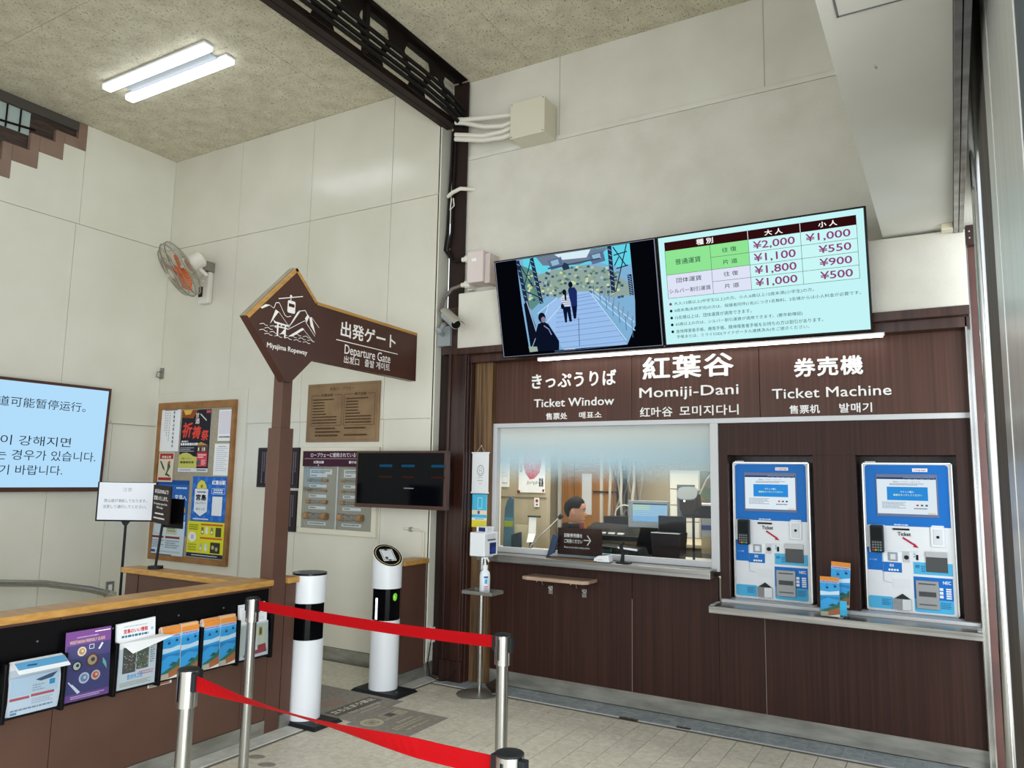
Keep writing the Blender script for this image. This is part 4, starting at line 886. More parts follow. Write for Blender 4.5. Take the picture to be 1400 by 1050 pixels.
# ================================================================== DEPARTURE GATE SIGN
gs = thing('gate_sign', 'tall brown arrow sign on a square post pointing to the departure gate', 'sign', (-3.81, 3.52, 0))
BR = M['brown']
outline = [(3.125, 2.570), (3.512, 2.968), (3.712, 2.778), (4.842, 2.757), (4.842, 2.362), (3.700, 2.374), (3.512, 2.196), (3.466, 2.196)]
m = MB(); m.prism([(-3.80, y, z) for y, z in outline], (0.07, 0, 0)); m.build('sign_board', textured('dark_brown_sign_face', '#44291f', '#4b2e24', (1, 1, 1), 3, 3, 0.35), gs, 0.0015)
def edge_strip(name, pts, t0, x0, x1, mat):
    for (p, q) in zip(pts[:-1], pts[1:]):
        p2, q2 = Vector((p[0], p[1])), Vector((q[0], q[1])); d = (q2 - p2).normalized(); nn = Vector((-d.y, d.x))
        if nn.y < 0: nn = -nn
        m = MB(); A, B = p2 + nn * 0.0006, q2 + nn * 0.0006; A2, B2 = p2 - nn * t0, q2 - nn * t0
        m.prism([(x0, A.x, A.y), (x0, B.x, B.y), (x0, B2.x, B2.y), (x0, A2.x, A2.y)], (x1 - x0, 0, 0)); m.build(name, mat, gs)
top = [(3.125, 2.570), (3.512, 2.968), (3.712, 2.778), (4.842, 2.757)]
edge_strip('oak_edge', top, 0.021, -3.755, -3.7285, M['honey'])
m = MB(); m.prism([(-3.80, 3.124, 2.572), (-3.80, 3.511, 2.970), (-3.80, 3.509, 2.972), (-3.80, 3.122, 2.574)], (0.045, 0, 0)); m.build('weathered_top_edge', textured('greyed_wood', '#8d8877', '#a49e8b', (8, 2, 2), 3, 4, 0.6), gs)
m = MB(); m.box(-3.852, -3.768, 3.478, 3.562, 1.86, 2.25); m.build('upper_post', BR, gs, 0.002)
m = MB(); m.box(-3.868, -3.757, 3.468, 3.582, 0.0, 1.895); m.build('lower_post', BR, gs, 0.002)
f = Flat((-3.7295, 0, 0), EY, EZ)
f.each = True; f.text('出発ゲート', 3.952, 2.580, 4.568, 2.694, '#eeeae6', 0.02); f.line([(3.911, 2.549), (4.60, 2.547)], 0.006, '#eeeae6')
f.text('Departure Gate', 4.0, 2.440, 4.511, 2.530, '#eeeae6', 0.004); f.text('出发口', 3.998, 2.394, 4.158, 2.448, '#eeeae6', 0.006); f.text('출발 게이트', 4.218, 2.398, 4.509, 2.455, '#eeeae6', 0.006)
f.text('Miyajima Ropeway', 3.292, 2.385, 3.640, 2.428, '#eeeae6', 0.012)
wl_ = '#eeeae6'
f.line([(3.365, 2.726), (3.575, 2.786)], 0.006, wl_); f.line([(3.470, 2.757), (3.470, 2.735)], 0.006, wl_); f.disc(3.470, 2.764, 0.010, wl_)
f.rrect(3.444, 2.652, 3.512, 2.735, 0.012, wl_); f.rect(3.454, 2.693, 3.504, 2.715, '#44291f')
f.poly([(3.222, 2.638), (3.262, 2.668), (3.300, 2.670), (3.236, 2.634)], wl_); f.line([(3.290, 2.670), (3.33, 2.655)], 0.003, wl_); f.line([(3.33, 2.655), (3.345, 2.695), (3.372, 2.700)], 0.005, wl_)
f.poly([(3.345, 2.650), (3.372, 2.640), (3.305, 2.548)], wl_); f.line([(3.372, 2.700), (3.425, 2.628), (3.445, 2.62), (3.478, 2.632)], 0.004, wl_); f.line([(3.372, 2.640), (3.47, 2.555)], 0.003, wl_)
f.poly([(3.452, 2.540), (3.532, 2.672), (3.556, 2.678), (3.50, 2.600)], wl_); f.line([(3.54, 2.678), (3.60, 2.695), (3.628, 2.66)], 0.005, wl_)
f.poly([(3.60, 2.64), (3.625, 2.672), (3.640, 2.66), (3.618, 2.615)], wl_); f.poly([(3.64, 2.655), (3.66, 2.66), (3.706, 2.548), (3.655, 2.60)], wl_); f.line([(3.66, 2.66), (3.735, 2.60)], 0.003, wl_)
f.line([(3.452, 2.536), (3.60, 2.625), (3.70, 2.535)], 0.004, wl_); f.poly([(3.46, 2.493), (3.50, 2.50), (3.60, 2.565), (3.58, 2.572)], wl_); f.line([(3.58, 2.572), (3.68, 2.50)], 0.003, wl_); f.poly([(3.395, 2.50), (3.43, 2.54), (3.44, 2.50)], wl_)
f.poly([(3.326, 2.583), (3.34, 2.560), (3.455, 2.556), (3.465, 2.574), (3.452, 2.566), (3.345, 2.572)], wl_); f.rect(3.346, 2.538, 3.450, 2.546, wl_)
for y in (3.362, 3.425): f.rect(y, 2.480, y + 0.013, 2.562, wl_)
f.rect(3.392, 2.546, 3.402, 2.560, wl_)
for k in range(4):
    for j in range(6 if k else 3):
        y = 3.22 + 0.082 * j + (0.04 if k % 2 else 0); z = 2.538 - 0.019 * k
        if y + 0.07 < 3.73 and not (k < 2 and 3.33 < y < 3.48): f.line([(y, z - 0.006), (y + 0.018, z), (y + 0.032, z + 0.003), (y + 0.048, z - 0.006), (y + 0.066, z - 0.004)], 0.0035, wl_)
f.finish(gs, 'ropeway_emblem', 'sign_lettering')

# ================================================================== BROCHURE PARTITION
pa = thing('brochure_partition', 'long brown waist-high partition with oak cap carrying the leaflet rack', 'partition', (-3.82, 1.5, 0))
seams = [-1.6, -0.68, 0.22, 1.13, 2.03, 2.50 - 0.0, 3.463]
m = MB(); m.box(-3.86, -3.768, -1.6, 3.45, 0.0, 0.895); m.build('partition_core', BR, pa)
for a_, b_ in ((-1.6, 0.22), (0.22, 1.13), (1.13, 2.155), (2.155, 3.27), (3.27, 3.465)):
    m = MB(); m.box(-3.768, -3.757, a_ + 0.002, b_ - 0.002, 0.085, 0.893); m.build('side_panel', BR, pa, 0.001)
m = MB(); m.box(-3.775, -3.752, -1.6, 3.465, 0.0, 0.083); m.build('kickplate', M['kick'], pa)
m = MB(); m.box(-3.915, -3.735, -1.6, 3.468, 0.896, 0.934); m.build('oak_cap', M['honey_x'], pa, 0.006)
pb = thing('back_partition', 'low brown partition with oak cap behind the sign post, meeting the long one at a corner', 'partition', (-4.45, 3.36, 0))
m = MB(); m.box(-5.04, -3.93, 3.32, 3.41, 0.085, 0.895); m.build('side_panel', BR, pb, 0.001)
m = MB(); m.box(-4.90, -4.894, 3.318, 3.32, 0.085, 0.895); m.build('panel_seam', M['brownsteel'], pb)
m = MB(); m.box(-5.04, -3.93, 3.315, 3.415, 0.0, 0.083); m.build('kickplate', M['kick'], pb)
m = MB(); m.box(-5.06, -3.917, 3.29, 3.44, 0.896, 0.932); m.build('oak_cap', M['honey'], pb, 0.006)
for nm, lab, ya, yb_ in (('short_partition', 'short brown partition piece with oak cap between the sign post and the nearer white gate post', 3.59, 3.675), ('end_partition', 'brown partition piece with oak cap between the farther white gate post and the wall', 4.79, 5.10)):
    t = thing(nm, lab, 'partition', (-3.82, (ya + yb_) / 2, 0))
    m = MB(); m.box(-3.86, -3.757, ya, yb_, 0.085, 0.893); m.build('side_panel', BR, t, 0.001)
    m = MB(); m.box(-3.865, -3.752, ya, yb_, 0.0, 0.083); m.build('kickplate', M['kick'], t)
    m = MB(); m.box(-3.90, -3.735, ya, yb_ + 0.01, 0.896, 0.934); m.build('oak_cap', M['honey_x'], t, 0.006)

rk = thing('leaflet_rack', 'black wall rack with smoky clear pockets on the partition front', 'rack', (-3.73, 2.0, 0.49))
m = MB(); m.box(-3.7565, -3.748, -0.2, 2.655, 0.49, 0.882); m.box(-3.7565, -3.748, 2.659, 3.44, 0.49, 0.882); m.build('back_board', M['black'], rk, 0.001)
divs = [0.11, 0.366, 0.622, 0.878, 1.134, 1.39, 1.64, 1.895, 2.155, 2.412, 2.66, 2.915, 3.17, 3.425]
for y in divs:
    m = MB(); m.box(-3.7479, -3.68, y - 0.009, y + 0.009, 0.475, 0.735); m.build('divider', M['black'], rk, 0.004)
for a_, b_ in zip(divs[:-1], divs[1:]):
    m = MB(); m.box(-3.7479, -3.684, a_ + 0.009, b_ - 0.009, 0.49, 0.496); m.build('pocket_floor', M['black'], rk)
    m = MB(); m.box(-3.686, -3.684, a_ + 0.009, b_ - 0.009, 0.496, 0.70); m.build('pocket_front', M['smoke'] if not (2.6 < a_ < 3.1) else M['acrylic'], rk)
for y in (2.05, 2.42, 2.80, 3.10):
    m = MB(); m.ball((-3.7475, y, 0.80 + 0.01 * (y > 2.7)), 0.006, 8, 5); m.build('rack_screw', paint('#5b5f66', 0.4, 0.5), rk)

def booklet(name, label, cat, y0, y1, z0, z1, x, t=0.006, mat='paper', lean=0.0, group=None):
    o = thing(name, label, cat, (x, (y0 + y1) / 2, z0), group)
    m = MB(); dx = lean
    m.prism([(x, y0, z0), (x, y1, z0), (x - dx, y1, z1), (x - dx, y0, z1)], (-t, 0, 0)); m.build('pages', M[mat] if isinstance(mat, str) and mat in M else paint(mat, 0.6), o)
    v = Vector((-dx, 0, z1 - z0)).normalized()
    return o, Flat((x, y0, z0), EY, v)
# purple guide
o, f = booklet('guide_booklet', 'purple vegetarian guide booklet standing in the rack', 'booklet', 2.166, 2.386, 0.50, 0.822, -3.689, 0.012, '#8a5aa0', 0.02)
w, h = 0.22, 0.322
f.rect(0, 0, w, h, '#7d4f92'); f.poly([(0, 0.10 * h), (w, 0.10 * h), (w, 0.80 * h), (0, 0.80 * h)], '#4c4a78')
f.text('HATSUKAICHI & MIYAJIMA', 0.22 * w, 0.895 * h, 0.70 * w, 0.918 * h, '#e9dcf0', 0.01); f.text('VEGETARIAN FRIENDLY GUIDE', 0.06 * w, 0.825 * h, 0.86 * w, 0.87 * h, '#e8c9a8', 0.01); f.rect(0.62 * w, 0.955 * h, 0.98 * w, 0.968 * h, '#ffffff')
for cx, cy, r_, c1, c2 in ((0.34, 0.70, 0.022, '#d9c9b4', '#b08d5a'), (0.24, 0.50, 0.026, '#3b3b44', '#cfd0c4'), (0.58, 0.55, 0.034, '#5d4047', '#b9a37d'), (0.41, 0.31, 0.026, '#c9cfe0', '#7d8aa8'), (0.67, 0.32, 0.023, '#d9c4bc', '#d5592f')):
    f.disc(cx * w, cy * h, r_, c1); f.disc(cx * w, cy * h, r_ * 0.68, c2); f.disc(cx * w + 0.003, cy * h + 0.002, r_ * 0.3, c1)
f.frame(0.50 * w, 0.72 * h, 0.60 * w, 0.78 * h, 0.003, '#dfe3f2'); f.poly([(0.70 * w, 0.70 * h), (0.74 * w, 0.69 * h), (0.82 * w, 0.77 * h), (0.78 * w, 0.79 * h)], '#dfe0f0'); f.poly([(0.82 * w, 0.48 * h), (0.92 * w, 0.38 * h), (0.90 * w, 0.48 * h), (0.82 * w, 0.56 * h)], '#7cc7b0')
f.line([(0.06 * w, 0.29 * h), (0.12 * w, 0.24 * h)], 0.006, '#e9eaf6'); f.poly([(0.10 * w, 0.24 * h), (0.15 * w, 0.25 * h), (0.33 * w, 0.12 * h), (0.27 * w, 0.10 * h)], '#e9eaf6')
f.small(0.12 * w, 0.03 * h, 0.88 * w, 0.08 * h, 2, '#cdb5da', 3); f.finish(o, 'cover_print', 'cover_lettering')
# white and blue leaflets with tops flopped over
def flopped(y0, y1, z1, label, name, cols, top, top_lean=0.085):
    o = thing(name, label, 'leaflet', (-3.70, (y0 + y1) / 2, 0.498))
    prof = [(-3.700, 0.498), (-3.690, 0.56), (-3.692, 0.64), (-3.715, z1 - 0.012), (-3.700, z1 + 0.002), (-3.675, z1 - 0.004), (-3.62, z1 - 0.035), (-3.617, z1 - 0.038)]
    m = MB(); vs = []; n = len(prof)
    for yy in (y0, y1):
        for (px, pz) in prof: vs.append((px, yy, pz))
    m.add(vs, [(i, i + 1, n + i + 1, n + i) for i in range(n - 1)]); m.add([(x + 0.003 if i % n < 4 else x, y, z - (0.003 if i % n >= 4 else 0)) for i, (x, y, z) in enumerate(vs)], [(i, i + 1, n + i + 1, n + i) for i in range(n - 1)])
    m.build('folded_sheets', M['paper'], o, smooth=True)
    f = Flat((-3.6865, y0 + 0.006, 0.50), EY, Vector((-0.001, 0, 1))); return o, f
o, f = flopped(1.912, 2.140, 0.735, 'white and pale blue leaflets flopped over in the rack, left of the purple booklet', 'folded_leaflet', None, None)
w, h = 0.212, 0.165
f.rect(0, 0, w, h, '#e3eaf2'); f.rect(0, 0.50 * h, w, h, '#cfe0ee'); f.poly([(0.50 * w, 0.86 * h), (0.62 * w, 0.80 * h), (0.86 * w, 0.84 * h), (0.97 * w, 0.98 * h), (0.8 * w, 0.95 * h)], '#46566c')
f.rect(0.80 * w, 0.66 * h, 0.92 * w, 0.80 * h, '#3b8fc0'); f.frame(0.42 * w, 0.52 * h, 0.74 * w, 0.78 * h, 0.002, '#cfd0b2'); f.rect(0.0, 0.40 * h, 0.40 * w, 0.47 * h, '#b45a62'); f.rect(0.43 * w, 0.42 * h, 0.92 * w, 0.49 * h, '#b45a62')
f.small(0.45 * w, 0.55 * h, 0.70 * w, 0.75 * h, 3, '#9aa7b4', 3); f.small(0.45 * w, 0.22 * h, 0.90 * w, 0.38 * h, 3, '#a9b6c2', 4); f.small(0.03 * w, 0.10 * h, 0.9 * w, 0.18 * h, 1, '#7f90a0', 5); f.rect(0.03 * w, 0.03 * h, 0.16 * w, 0.09 * h, '#6f8fae'); f.finish(o, 'leaflet_print')
f = Flat((-3.672, 1.916, 0.7345), EY, Vector((-0.028 - 0.0, 0, 0.012)).normalized())
f2 = Flat((-3.621, 1.918, 0.7035), EY, Vector((-0.055, 0, 0.031)).normalized()); f2.rect(0, 0.012, 0.218, 0.060, '#5fa3cf'); f2.rect(0.0, 0.0, 0.218, 0.012, '#f3f6f8'); f2.poly([(0.04, 0.03), (0.08, 0.026), (0.09, 0.036), (0.05, 0.04)], '#1d5a90'); f2.finish(o, 'top_print')
# partly seen leaflet at the frame's edge
o, f = booklet('leaflet', 'white and red leaflet in the rack pocket farthest from the sign post', 'leaflet', 1.66, 1.872, 0.50, 0.765, -3.692, 0.012, 'paper', 0.02)
f.disc(0.15, 0.17, 0.034, '#c8303c'); f.disc(0.15, 0.17, 0.024, '#f2f2f4'); f.text('6', 0.175, 0.215, 0.19, 0.235, '#1d2a3a', 0.02); f.disc(0.16, 0.12, 0.026, '#53333c'); f.rect(0.0, 0.0, 0.21, 0.06, '#cfe3f0'); f.small(0.02, 0.065, 0.19, 0.09, 3, '#8ca4b8'); f.finish(o, 'leaflet_print')
# newspaper style pamphlet
o = thing('news_pamphlet', 'white newspaper style pamphlet with town photographs, folded forward in the rack', 'pamphlet', (-3.69, 2.54, 0.498))
m = MB(); m.prism([(-3.700, 2.43, 0.498), (-3.700, 2.645, 0.498), (-3.722, 2.640, 0.83), (-3.722, 2.425, 0.82)], (-0.012, 0, 0)); m.build('rear_sheets', M['paper'], o)
m = MB(); m.prism([(-3.697, 2.43, 0.498), (-3.697, 2.64, 0.498), (-3.705, 2.645, 0.735), (-3.705, 2.435, 0.725)], (0.004, 0, 0)); m.prism([(-3.701, 2.445, 0.722), (-3.701, 2.655, 0.738), (-3.640, 2.700, 0.733), (-3.640, 2.47, 0.680)], (0, 0, 0.003)); m.build('folded_front_sheet', M['paper'], o)
f = Flat((-3.6925, 2.434, 0.50), EY, Vector((-0.008, 0, 0.23))); w, h = 0.206, 0.23
f.rect(0.10 * w, 0.32 * h, 0.45 * w, 0.88 * h, '#5f5f58'); f.rect(0.47 * w, 0.36 * h, 0.80 * w, 0.92 * h, '#66705c'); rn2 = random.Random(5)
for _ in range(110):
    a_, b_ = rn2.uniform(0.11, 0.78), rn2.uniform(0.36, 0.70); f.rect(a_ * w, b_ * h, (a_ + 0.03) * w, (b_ + 0.02) * h, rn2.choice(['#d8d6cc', '#8d8478', '#3d4340', '#b9b2a6', '#a0694e'])); f.k -= 1
f.k += 1; f.text('自分大工生', 0.24 * w, 0.18 * h, 0.66 * w, 0.29 * h, '#58a8e0', 0.03); f.small(0.55 * w, 0.22 * h, 0.95 * w, 0.32 * h, 2, '#d893a4', 3); f.small(0.05 * w, 0.04 * h, 0.9 * w, 0.14 * h, 3, '#b9bb9c', 4); f.small(0.84 * w, 0.45 * h, 0.97 * w, 0.85 * h, 8, '#9aa0a6', 6); f.finish(o, 'front_print', 'front_lettering')
f = Flat((-3.7165, 2.432, 0.745), EY, Vector((-0.005, 0, 0.08))); f.text('宮島のいい情報', 0.03, 0.022, 0.165, 0.045, '#cf3f4b', 0.03); f.small(0.02, 0.0, 0.17, 0.018, 1, '#2f6f8e', 7, 0.6); f.disc(0.19, 0.03, 0.008, '#a7c3e0'); f.small(0.03, 0.052, 0.16, 0.062, 1, '#b7c4cf', 8); f.finish(o, 'masthead_print', 'masthead_lettering')
# sky-blue ropeway pamphlets: stacks, four fronts
def pamphlet_front(f, w, h, seed=1):
    f.rect(0, 0, w, h, '#3fa3e0'); f.rect(0, 0.90 * h, w, h, '#e08e38'); f.rect(0, 0.84 * h, w, 0.90 * h, '#8fc4ea'); f.small(0.06 * w, 0.85 * h, 0.94 * w, 0.89 * h, 1, '#b65a86', seed, 0.7)
    f.poly([(0, 0.52 * h), (w, 0.56 * h), (w, 0.66 * h), (0.5 * w, 0.62 * h), (0, 0.63 * h)], '#cfe6f5'); f.poly([(0, 0.38 * h), (0.4 * w, 0.47 * h), (w, 0.42 * h), (w, 0.50 * h), (0, 0.50 * h)], '#2f86c4')
    for x, y in ((0.30, 0.70), (0.72, 0.74)): f.rect(x * w, y * h, (x + 0.14) * w, (y + 0.045) * h, '#23497e'); f.line([(x * w, (y + 0.09) * h), ((x + 0.10) * w, (y + 0.045) * h)], 0.0012, '#23497e'); f.line([((x - 0.05) * w, (y + 0.07) * h), ((x + 0.2) * w, (y + 0.10) * h)], 0.001, '#23497e')
    f.poly([(0.40 * w, 0.26 * h), (0.62 * w, 0.33 * h), (0.85 * w, 0.30 * h), (0.8 * w, 0.25 * h)], '#2d5f62'); f.poly([(0, 0.13 * h), (0.35 * w, 0.20 * h), (0.8 * w, 0.28 * h), (w, 0.40 * h), (w, 0.16 * h), (0, 0.10 * h)], '#3c6f58')
    f.poly([(0.38 * w, 0.02 * h), (0.42 * w, 0.14 * h), (w, 0.24 * h), (w, 0.02 * h)], '#b06a44'); f.poly([(0, 0), (0.42 * w, 0), (0.40 * w, 0.12 * h), (0, 0.11 * h)], '#b7ad9c'); f.poly([(0.3 * w, 0), (w, 0), (w, 0.07 * h)], '#e8e2d6')
k = 0
for y0, lab in ((2.672, 'nearest the newspaper style pamphlet'), (2.788, 'just left of the black divider'), (2.930, 'just right of the black divider'), (3.044, 'closest to the white leaflets')):
    nst = 5; sgp = 'ropeway pamphlets in the rack'
    for q in range(nst):
        z1 = 0.752 + (0.016 if q in (1, 3) else 0.008 * (q % 3)) + 0.002 * k
        o, f = booklet('ropeway_pamphlet', (('front', 'second', 'middle', 'fourth', 'rearmost')[q] + ' pamphlet of the sky blue stack ' + lab), 'pamphlet', y0, y0 + 0.110, 0.498, z1, -3.6885 - 0.0085 * q, 0.0035, 'paper', 0.006, sgp)
        if q == 0: pamphlet_front(f, 0.11, z1 - 0.498, k + 1)
        else: f.rect(0, z1 - 0.498 - 0.028, 0.110, z1 - 0.498, '#e08e38' if (q + k) % 2 else '#e8b27a')
        f.finish(o, 'cover_print')
    k += 1
o, f = booklet('fallen_pamphlet', 'pamphlet slipped out beneath the rack, its printed corner showing', 'pamphlet', 2.640, 2.78, 0.458, 0.489, -3.742, 0.004, 'paper', 0.0); f.rect(0.004, 0.002, 0.13, 0.03, '#8e8578'); f.rect(0.05, 0.005, 0.12, 0.02, '#a2684a'); f.finish(o, 'cover_print')
# white leaflets in the last pocket
for q in range(3):
    o, f = booklet('white_leaflet', ('front white leaflet with yellow and red pictures in the pocket nearest the sign post', 'white price leaflet standing behind the front leaflet, nearest the sign post', 'rearmost white leaflet in the pocket nearest the sign post')[q], 'leaflet', 3.190 + 0.004 * q, 3.405 - 0.004 * q, 0.50, (0.70, 0.80, 0.812)[q], -3.690 - 0.014 * q, 0.009, 'paper', 0.012)
    if q == 0:
        w, h = 0.215, 0.20; f.rect(0, 0.1 * h, w, 0.95 * h, '#dcdcd0'); f.poly([(0.15 * w, 0.80 * h), (0.9 * w, 0.86 * h), (0.82 * w, 0.25 * h), (0.25 * w, 0.18 * h)], '#e7e3c6'); f.poly([(0.10 * w, 0.06 * h), (0.28 * w, 0.30 * h), (0.9 * w, 0.35 * h), (0.95 * w, 0.10 * h)], '#b44a52'); f.rect(0.30 * w, 0.2 * h, 0.62 * w, 0.62 * h, '#f0efec')
        for a_, b_ in ((0.22, 0.55), (0.66, 0.6)): f.rect(a_ * w, b_ * h, (a_ + 0.12) * w, (b_ + 0.25) * h, '#b5a24a'); f.rect((a_ + 0.03) * w, (b_ + 0.05) * h, (a_ + 0.09) * w, (b_ + 0.2) * h, '#5f5b3a')
    elif q == 1:
        f.small(0.02, 0.21, 0.19, 0.28, 6, '#b8bfc6', 4, 0.3); f.poly([(0.09, 0.275), (0.10, 0.29), (0.11, 0.275)], '#3c4a58')
    if q < 2: f.finish(o, 'leaflet_print')
    elif True:
        f.rect(0.01, 0.29, 0.2, 0.305, '#eef2f5'); f.finish(o, 'leaflet_print')
# ================================================================== GATES
def gate_post(x, y, label, angled):
    t = thing('gate_post', label, 'gate', (x, y, 0), 'ticket gate posts')
    m = MB(); m.prism([(x - 0.20, y - 0.14, 0.001), (x + 0.24, y - 0.14, 0.001), (x + 0.24, y + 0.12, 0.001), (x - 0.20, y + 0.12, 0.001)], (0, 0, 0.02))
    m.v = [Vector((v.x + (0 if v.z < 0.01 else (-0.02 if v.x > x else 0.02)), v.y + (0 if v.z < 0.01 else (0.02 if v.y < y else -0.02)), v.z)) for v in m.v]
    m.build('base_plate', M['rubber'], t, 0.002)
    m = MB(); m.lathe((x, y, 0.021), [(0.108, 0), (0.108, 0.50), (0.104, 0.502), (0.104, 0.49)], 40); m.build('lower_shell', M['white'], t, smooth=True)
    m = MB()
    n = 8
    A_, B_ = 0.083, 0.060
    pts = [(x + a_, y + b_, 0.50) for a_, b_ in ((A_, -B_), (A_, B_), (B_, A_), (-B_, A_), (-A_, B_), (-A_, -B_), (-B_, -A_), (B_, -A_))]
    m.prism(pts, (0, 0, 0.26)); b = m.build('reader_section', paint('#08090c', 0.12), t, 0.002)
    if angled:
        m = MB(); vs = []; N_ = 40
        for i in range(N_):
            a = 2 * math.pi * i / N_; vs.append((x + 0.112 * math.cos(a), y + 0.112 * math.sin(a), 0.755))
        sl = Vector((0.75, -0.35))
        for i in range(N_):
            a = 2 * math.pi * i / N_; px, py = 0.112 * math.cos(a), 0.112 * math.sin(a); vs.append((x + px, y + py, 0.995 - 0.72 * (px * 0.80 - py * 0.45)))
        m.add(vs, [(i, (i + 1) % N_, N_ + (i + 1) % N_, N_ + i) for i in range(N_)] + [tuple(range(N_, 2 * N_)), tuple(range(N_ - 1, -1, -1))]); m.build('head_shell', M['white'], t, smooth=True)
        nrm = Vector((0.72 * 0.80, -0.72 * 0.45, 1)).normalized(); u = Vector((0.45, 0.80, 0)).normalized(); u = (u - nrm * u.dot(nrm)).normalized(); v = nrm.cross(u)
        f = Flat(Vector((x, y, 0.995)), u, v, 0, 0.25)
        r1, r2 = 0.108, 0.108 * nrm.length / nrm.z
        f.disc(0, 0, 0.108, '#121212', 0.108 / nrm.z, 36); f.disc(0, 0, 0.097, '#c6b27c', 0.097 / nrm.z, 36); f.disc(0, 0, 0.092, '#121212', 0.092 / nrm.z, 36)
        f.rrect(-0.052, -0.068, 0.052, 0.068, 0.008, '#e4e8ea'); f.frame(-0.043, -0.058, 0.043, 0.058, 0.004, '#1d1d1f'); f.rect(-0.03, -0.048, 0.03, 0.05, '#dfe5ea'); f.rect(-0.03, -0.048, -0.008, -0.02, '#40464b')
        f.rect(-0.012, -0.066, 0.012, -0.052, '#222222'); f.rect(-0.012, 0.052, 0.012, 0.066, '#222222'); f.finish(t, 'reader_graphic')
        m = MB(); m.obox(Vector((x - 0.022, y - 0.085, 0.605)), (0.008, 0, 0), (0, 0.0015, 0), (0, 0, 0.078)); m.build('status_light', paint('#f4f8ff', 0.4, 0, 3.0), t)
        f = Flat((x + 0.0835, y - 0.025, 0.66), Vector((0.0, 1, 0)), EZ, 1.0); f.poly([(0.005, 0.01), (0.03, 0.0), (0.045, 0.012), (0.05, 0.04), (0.036, 0.058), (0.012, 0.056), (0.0, 0.04)], '#7ad13c'); f.rect(0.014, 0.02, 0.022, 0.04, '#d6f5b5'); f.rect(0.03, 0.028, 0.038, 0.048, '#4e9a24'); f.finish(t, 'green_indicator')
    else:
        m = MB(); m.lathe((x, y, 0.755), [(0.108, 0), (0.112, 0.004), (0.112, 0.19), (0.103, 0.19), (0.100, 0.175)], 40); m.build('head_shell', M['white'], t, smooth=True)
        m = MB(); m.cyl((x, y, 0.935), (x, y, 0.948), 0.1125, n=40); m.build('top_cap', paint('#16181b', 0.15), t, smooth=True)
    m = MB(); m.cyl((x + 0.17, y - 0.05, 0.02), (x + 0.17, y - 0.05, 0.024), 0.008, n=10); m.build('base_bolt', M['chrome'], t)
    return t
gate_post(-3.76, 3.80, 'white cylindrical gate post with flat black top, nearer of the pair', False)
gate_post(-3.77, 4.62, 'white cylindrical gate post with slanted scanner top and green light, farther of the pair', True)

# floor films
def film(name, label, x0, x1, y0, y1):
    o = thing(name, label, 'floor sticker', ((x0 + x1) / 2, (y0 + y1) / 2, 0.001))
    m = MB(); m.box(x0, x1, y0, y1, 0.0008, 0.0022); m.build('film_sheet', M['mat'], o)
    return o
o = film('floor_film', 'grey floor film with a scan symbol and screen pictogram outside the gates', -3.462, -2.985, 3.885, 4.352)
f = Flat((-2.985, 3.885, 0.0024), EY, -EX); CR = '#c4bda4'      # reads from the hall side
f.disc(0.115, 0.36 - 0.0, 0.078, CR, None, 28); f.frame(0.08, 0.325, 0.15, 0.395, 0.008, '#7c766f'); f.rect(0.095, 0.34, 0.135, 0.38, '#8d867c')
f.frame(0.245, 0.315, 0.405, 0.415, 0.008, CR); f.rect(0.35, 0.30, 0.425, 0.385, CR); f.rect(0.275, 0.335, 0.335, 0.395, '#5f5954'); f.frame(0.37, 0.32, 0.405, 0.36, 0.005, '#7c766f')
f.small(0.19, 0.30, 0.235, 0.33, 1, CR, 3)
f.small(0.20, 0.20, 0.36, 0.235, 1, CR, 4, 0.7)
f.small(0.08, 0.12, 0.40, 0.18, 2, CR, 5, 0.55); f.small(0.12, 0.06, 0.36, 0.10, 1, CR, 6, 0.5); f.finish(o, 'film_symbols')
o = film('floor_film', 'grey no stopping floor film lying between the two white gate posts', -3.965, -3.468, 3.945, 4.485)
f = Flat((-3.468, 3.945, 0.0024), EY, -EX)
f.rect(0.03, 0.145, 0.49, 0.275, '#67615b'); f.text('立ち止まり禁止', 0.05, 0.19, 0.47, 0.255, '#e3dfd0', 0.03); f.text('Not stopping', 0.12, 0.105, 0.42, 0.15, '#cfc9b8', 0.02); f.small(0.17, 0.06, 0.37, 0.085, 1, CR, 4)
for k, xx in enumerate((0.18, 0.27)): f.disc(xx, 0.39, 0.03, '#a9857c', 0.05, 16); f.disc(xx, 0.325, 0.02, '#a9857c', 0.022, 14)
f.finish(o, 'film_symbols')
o = film('floor_film', 'plain grey floor film farther inside the gate passage', -4.48, -3.972, 3.945, 4.485)
for k, (x, y, dx) in enumerate(((-3.50, 3.185, 0), (-3.36, 3.135, 0))):
    m = MB(); m.prism([(x + 0.05 * math.cos(a) * (1.0 if math.cos(a) > 0 else 0.8) + 0.5 * 0.035 * math.sin(a), y + 0.035 * math.sin(a), 0.0008) for a in [2 * math.pi * i / 18 for i in range(18)]], (0, 0, 0.0016))
    tag(m.build('foot_sticker', M['mat'], None), ('dark foot shaped sticker on the floor nearer the partition kickplate', 'dark foot shaped sticker on the floor, the one farther from the partition')[k], 'floor sticker')
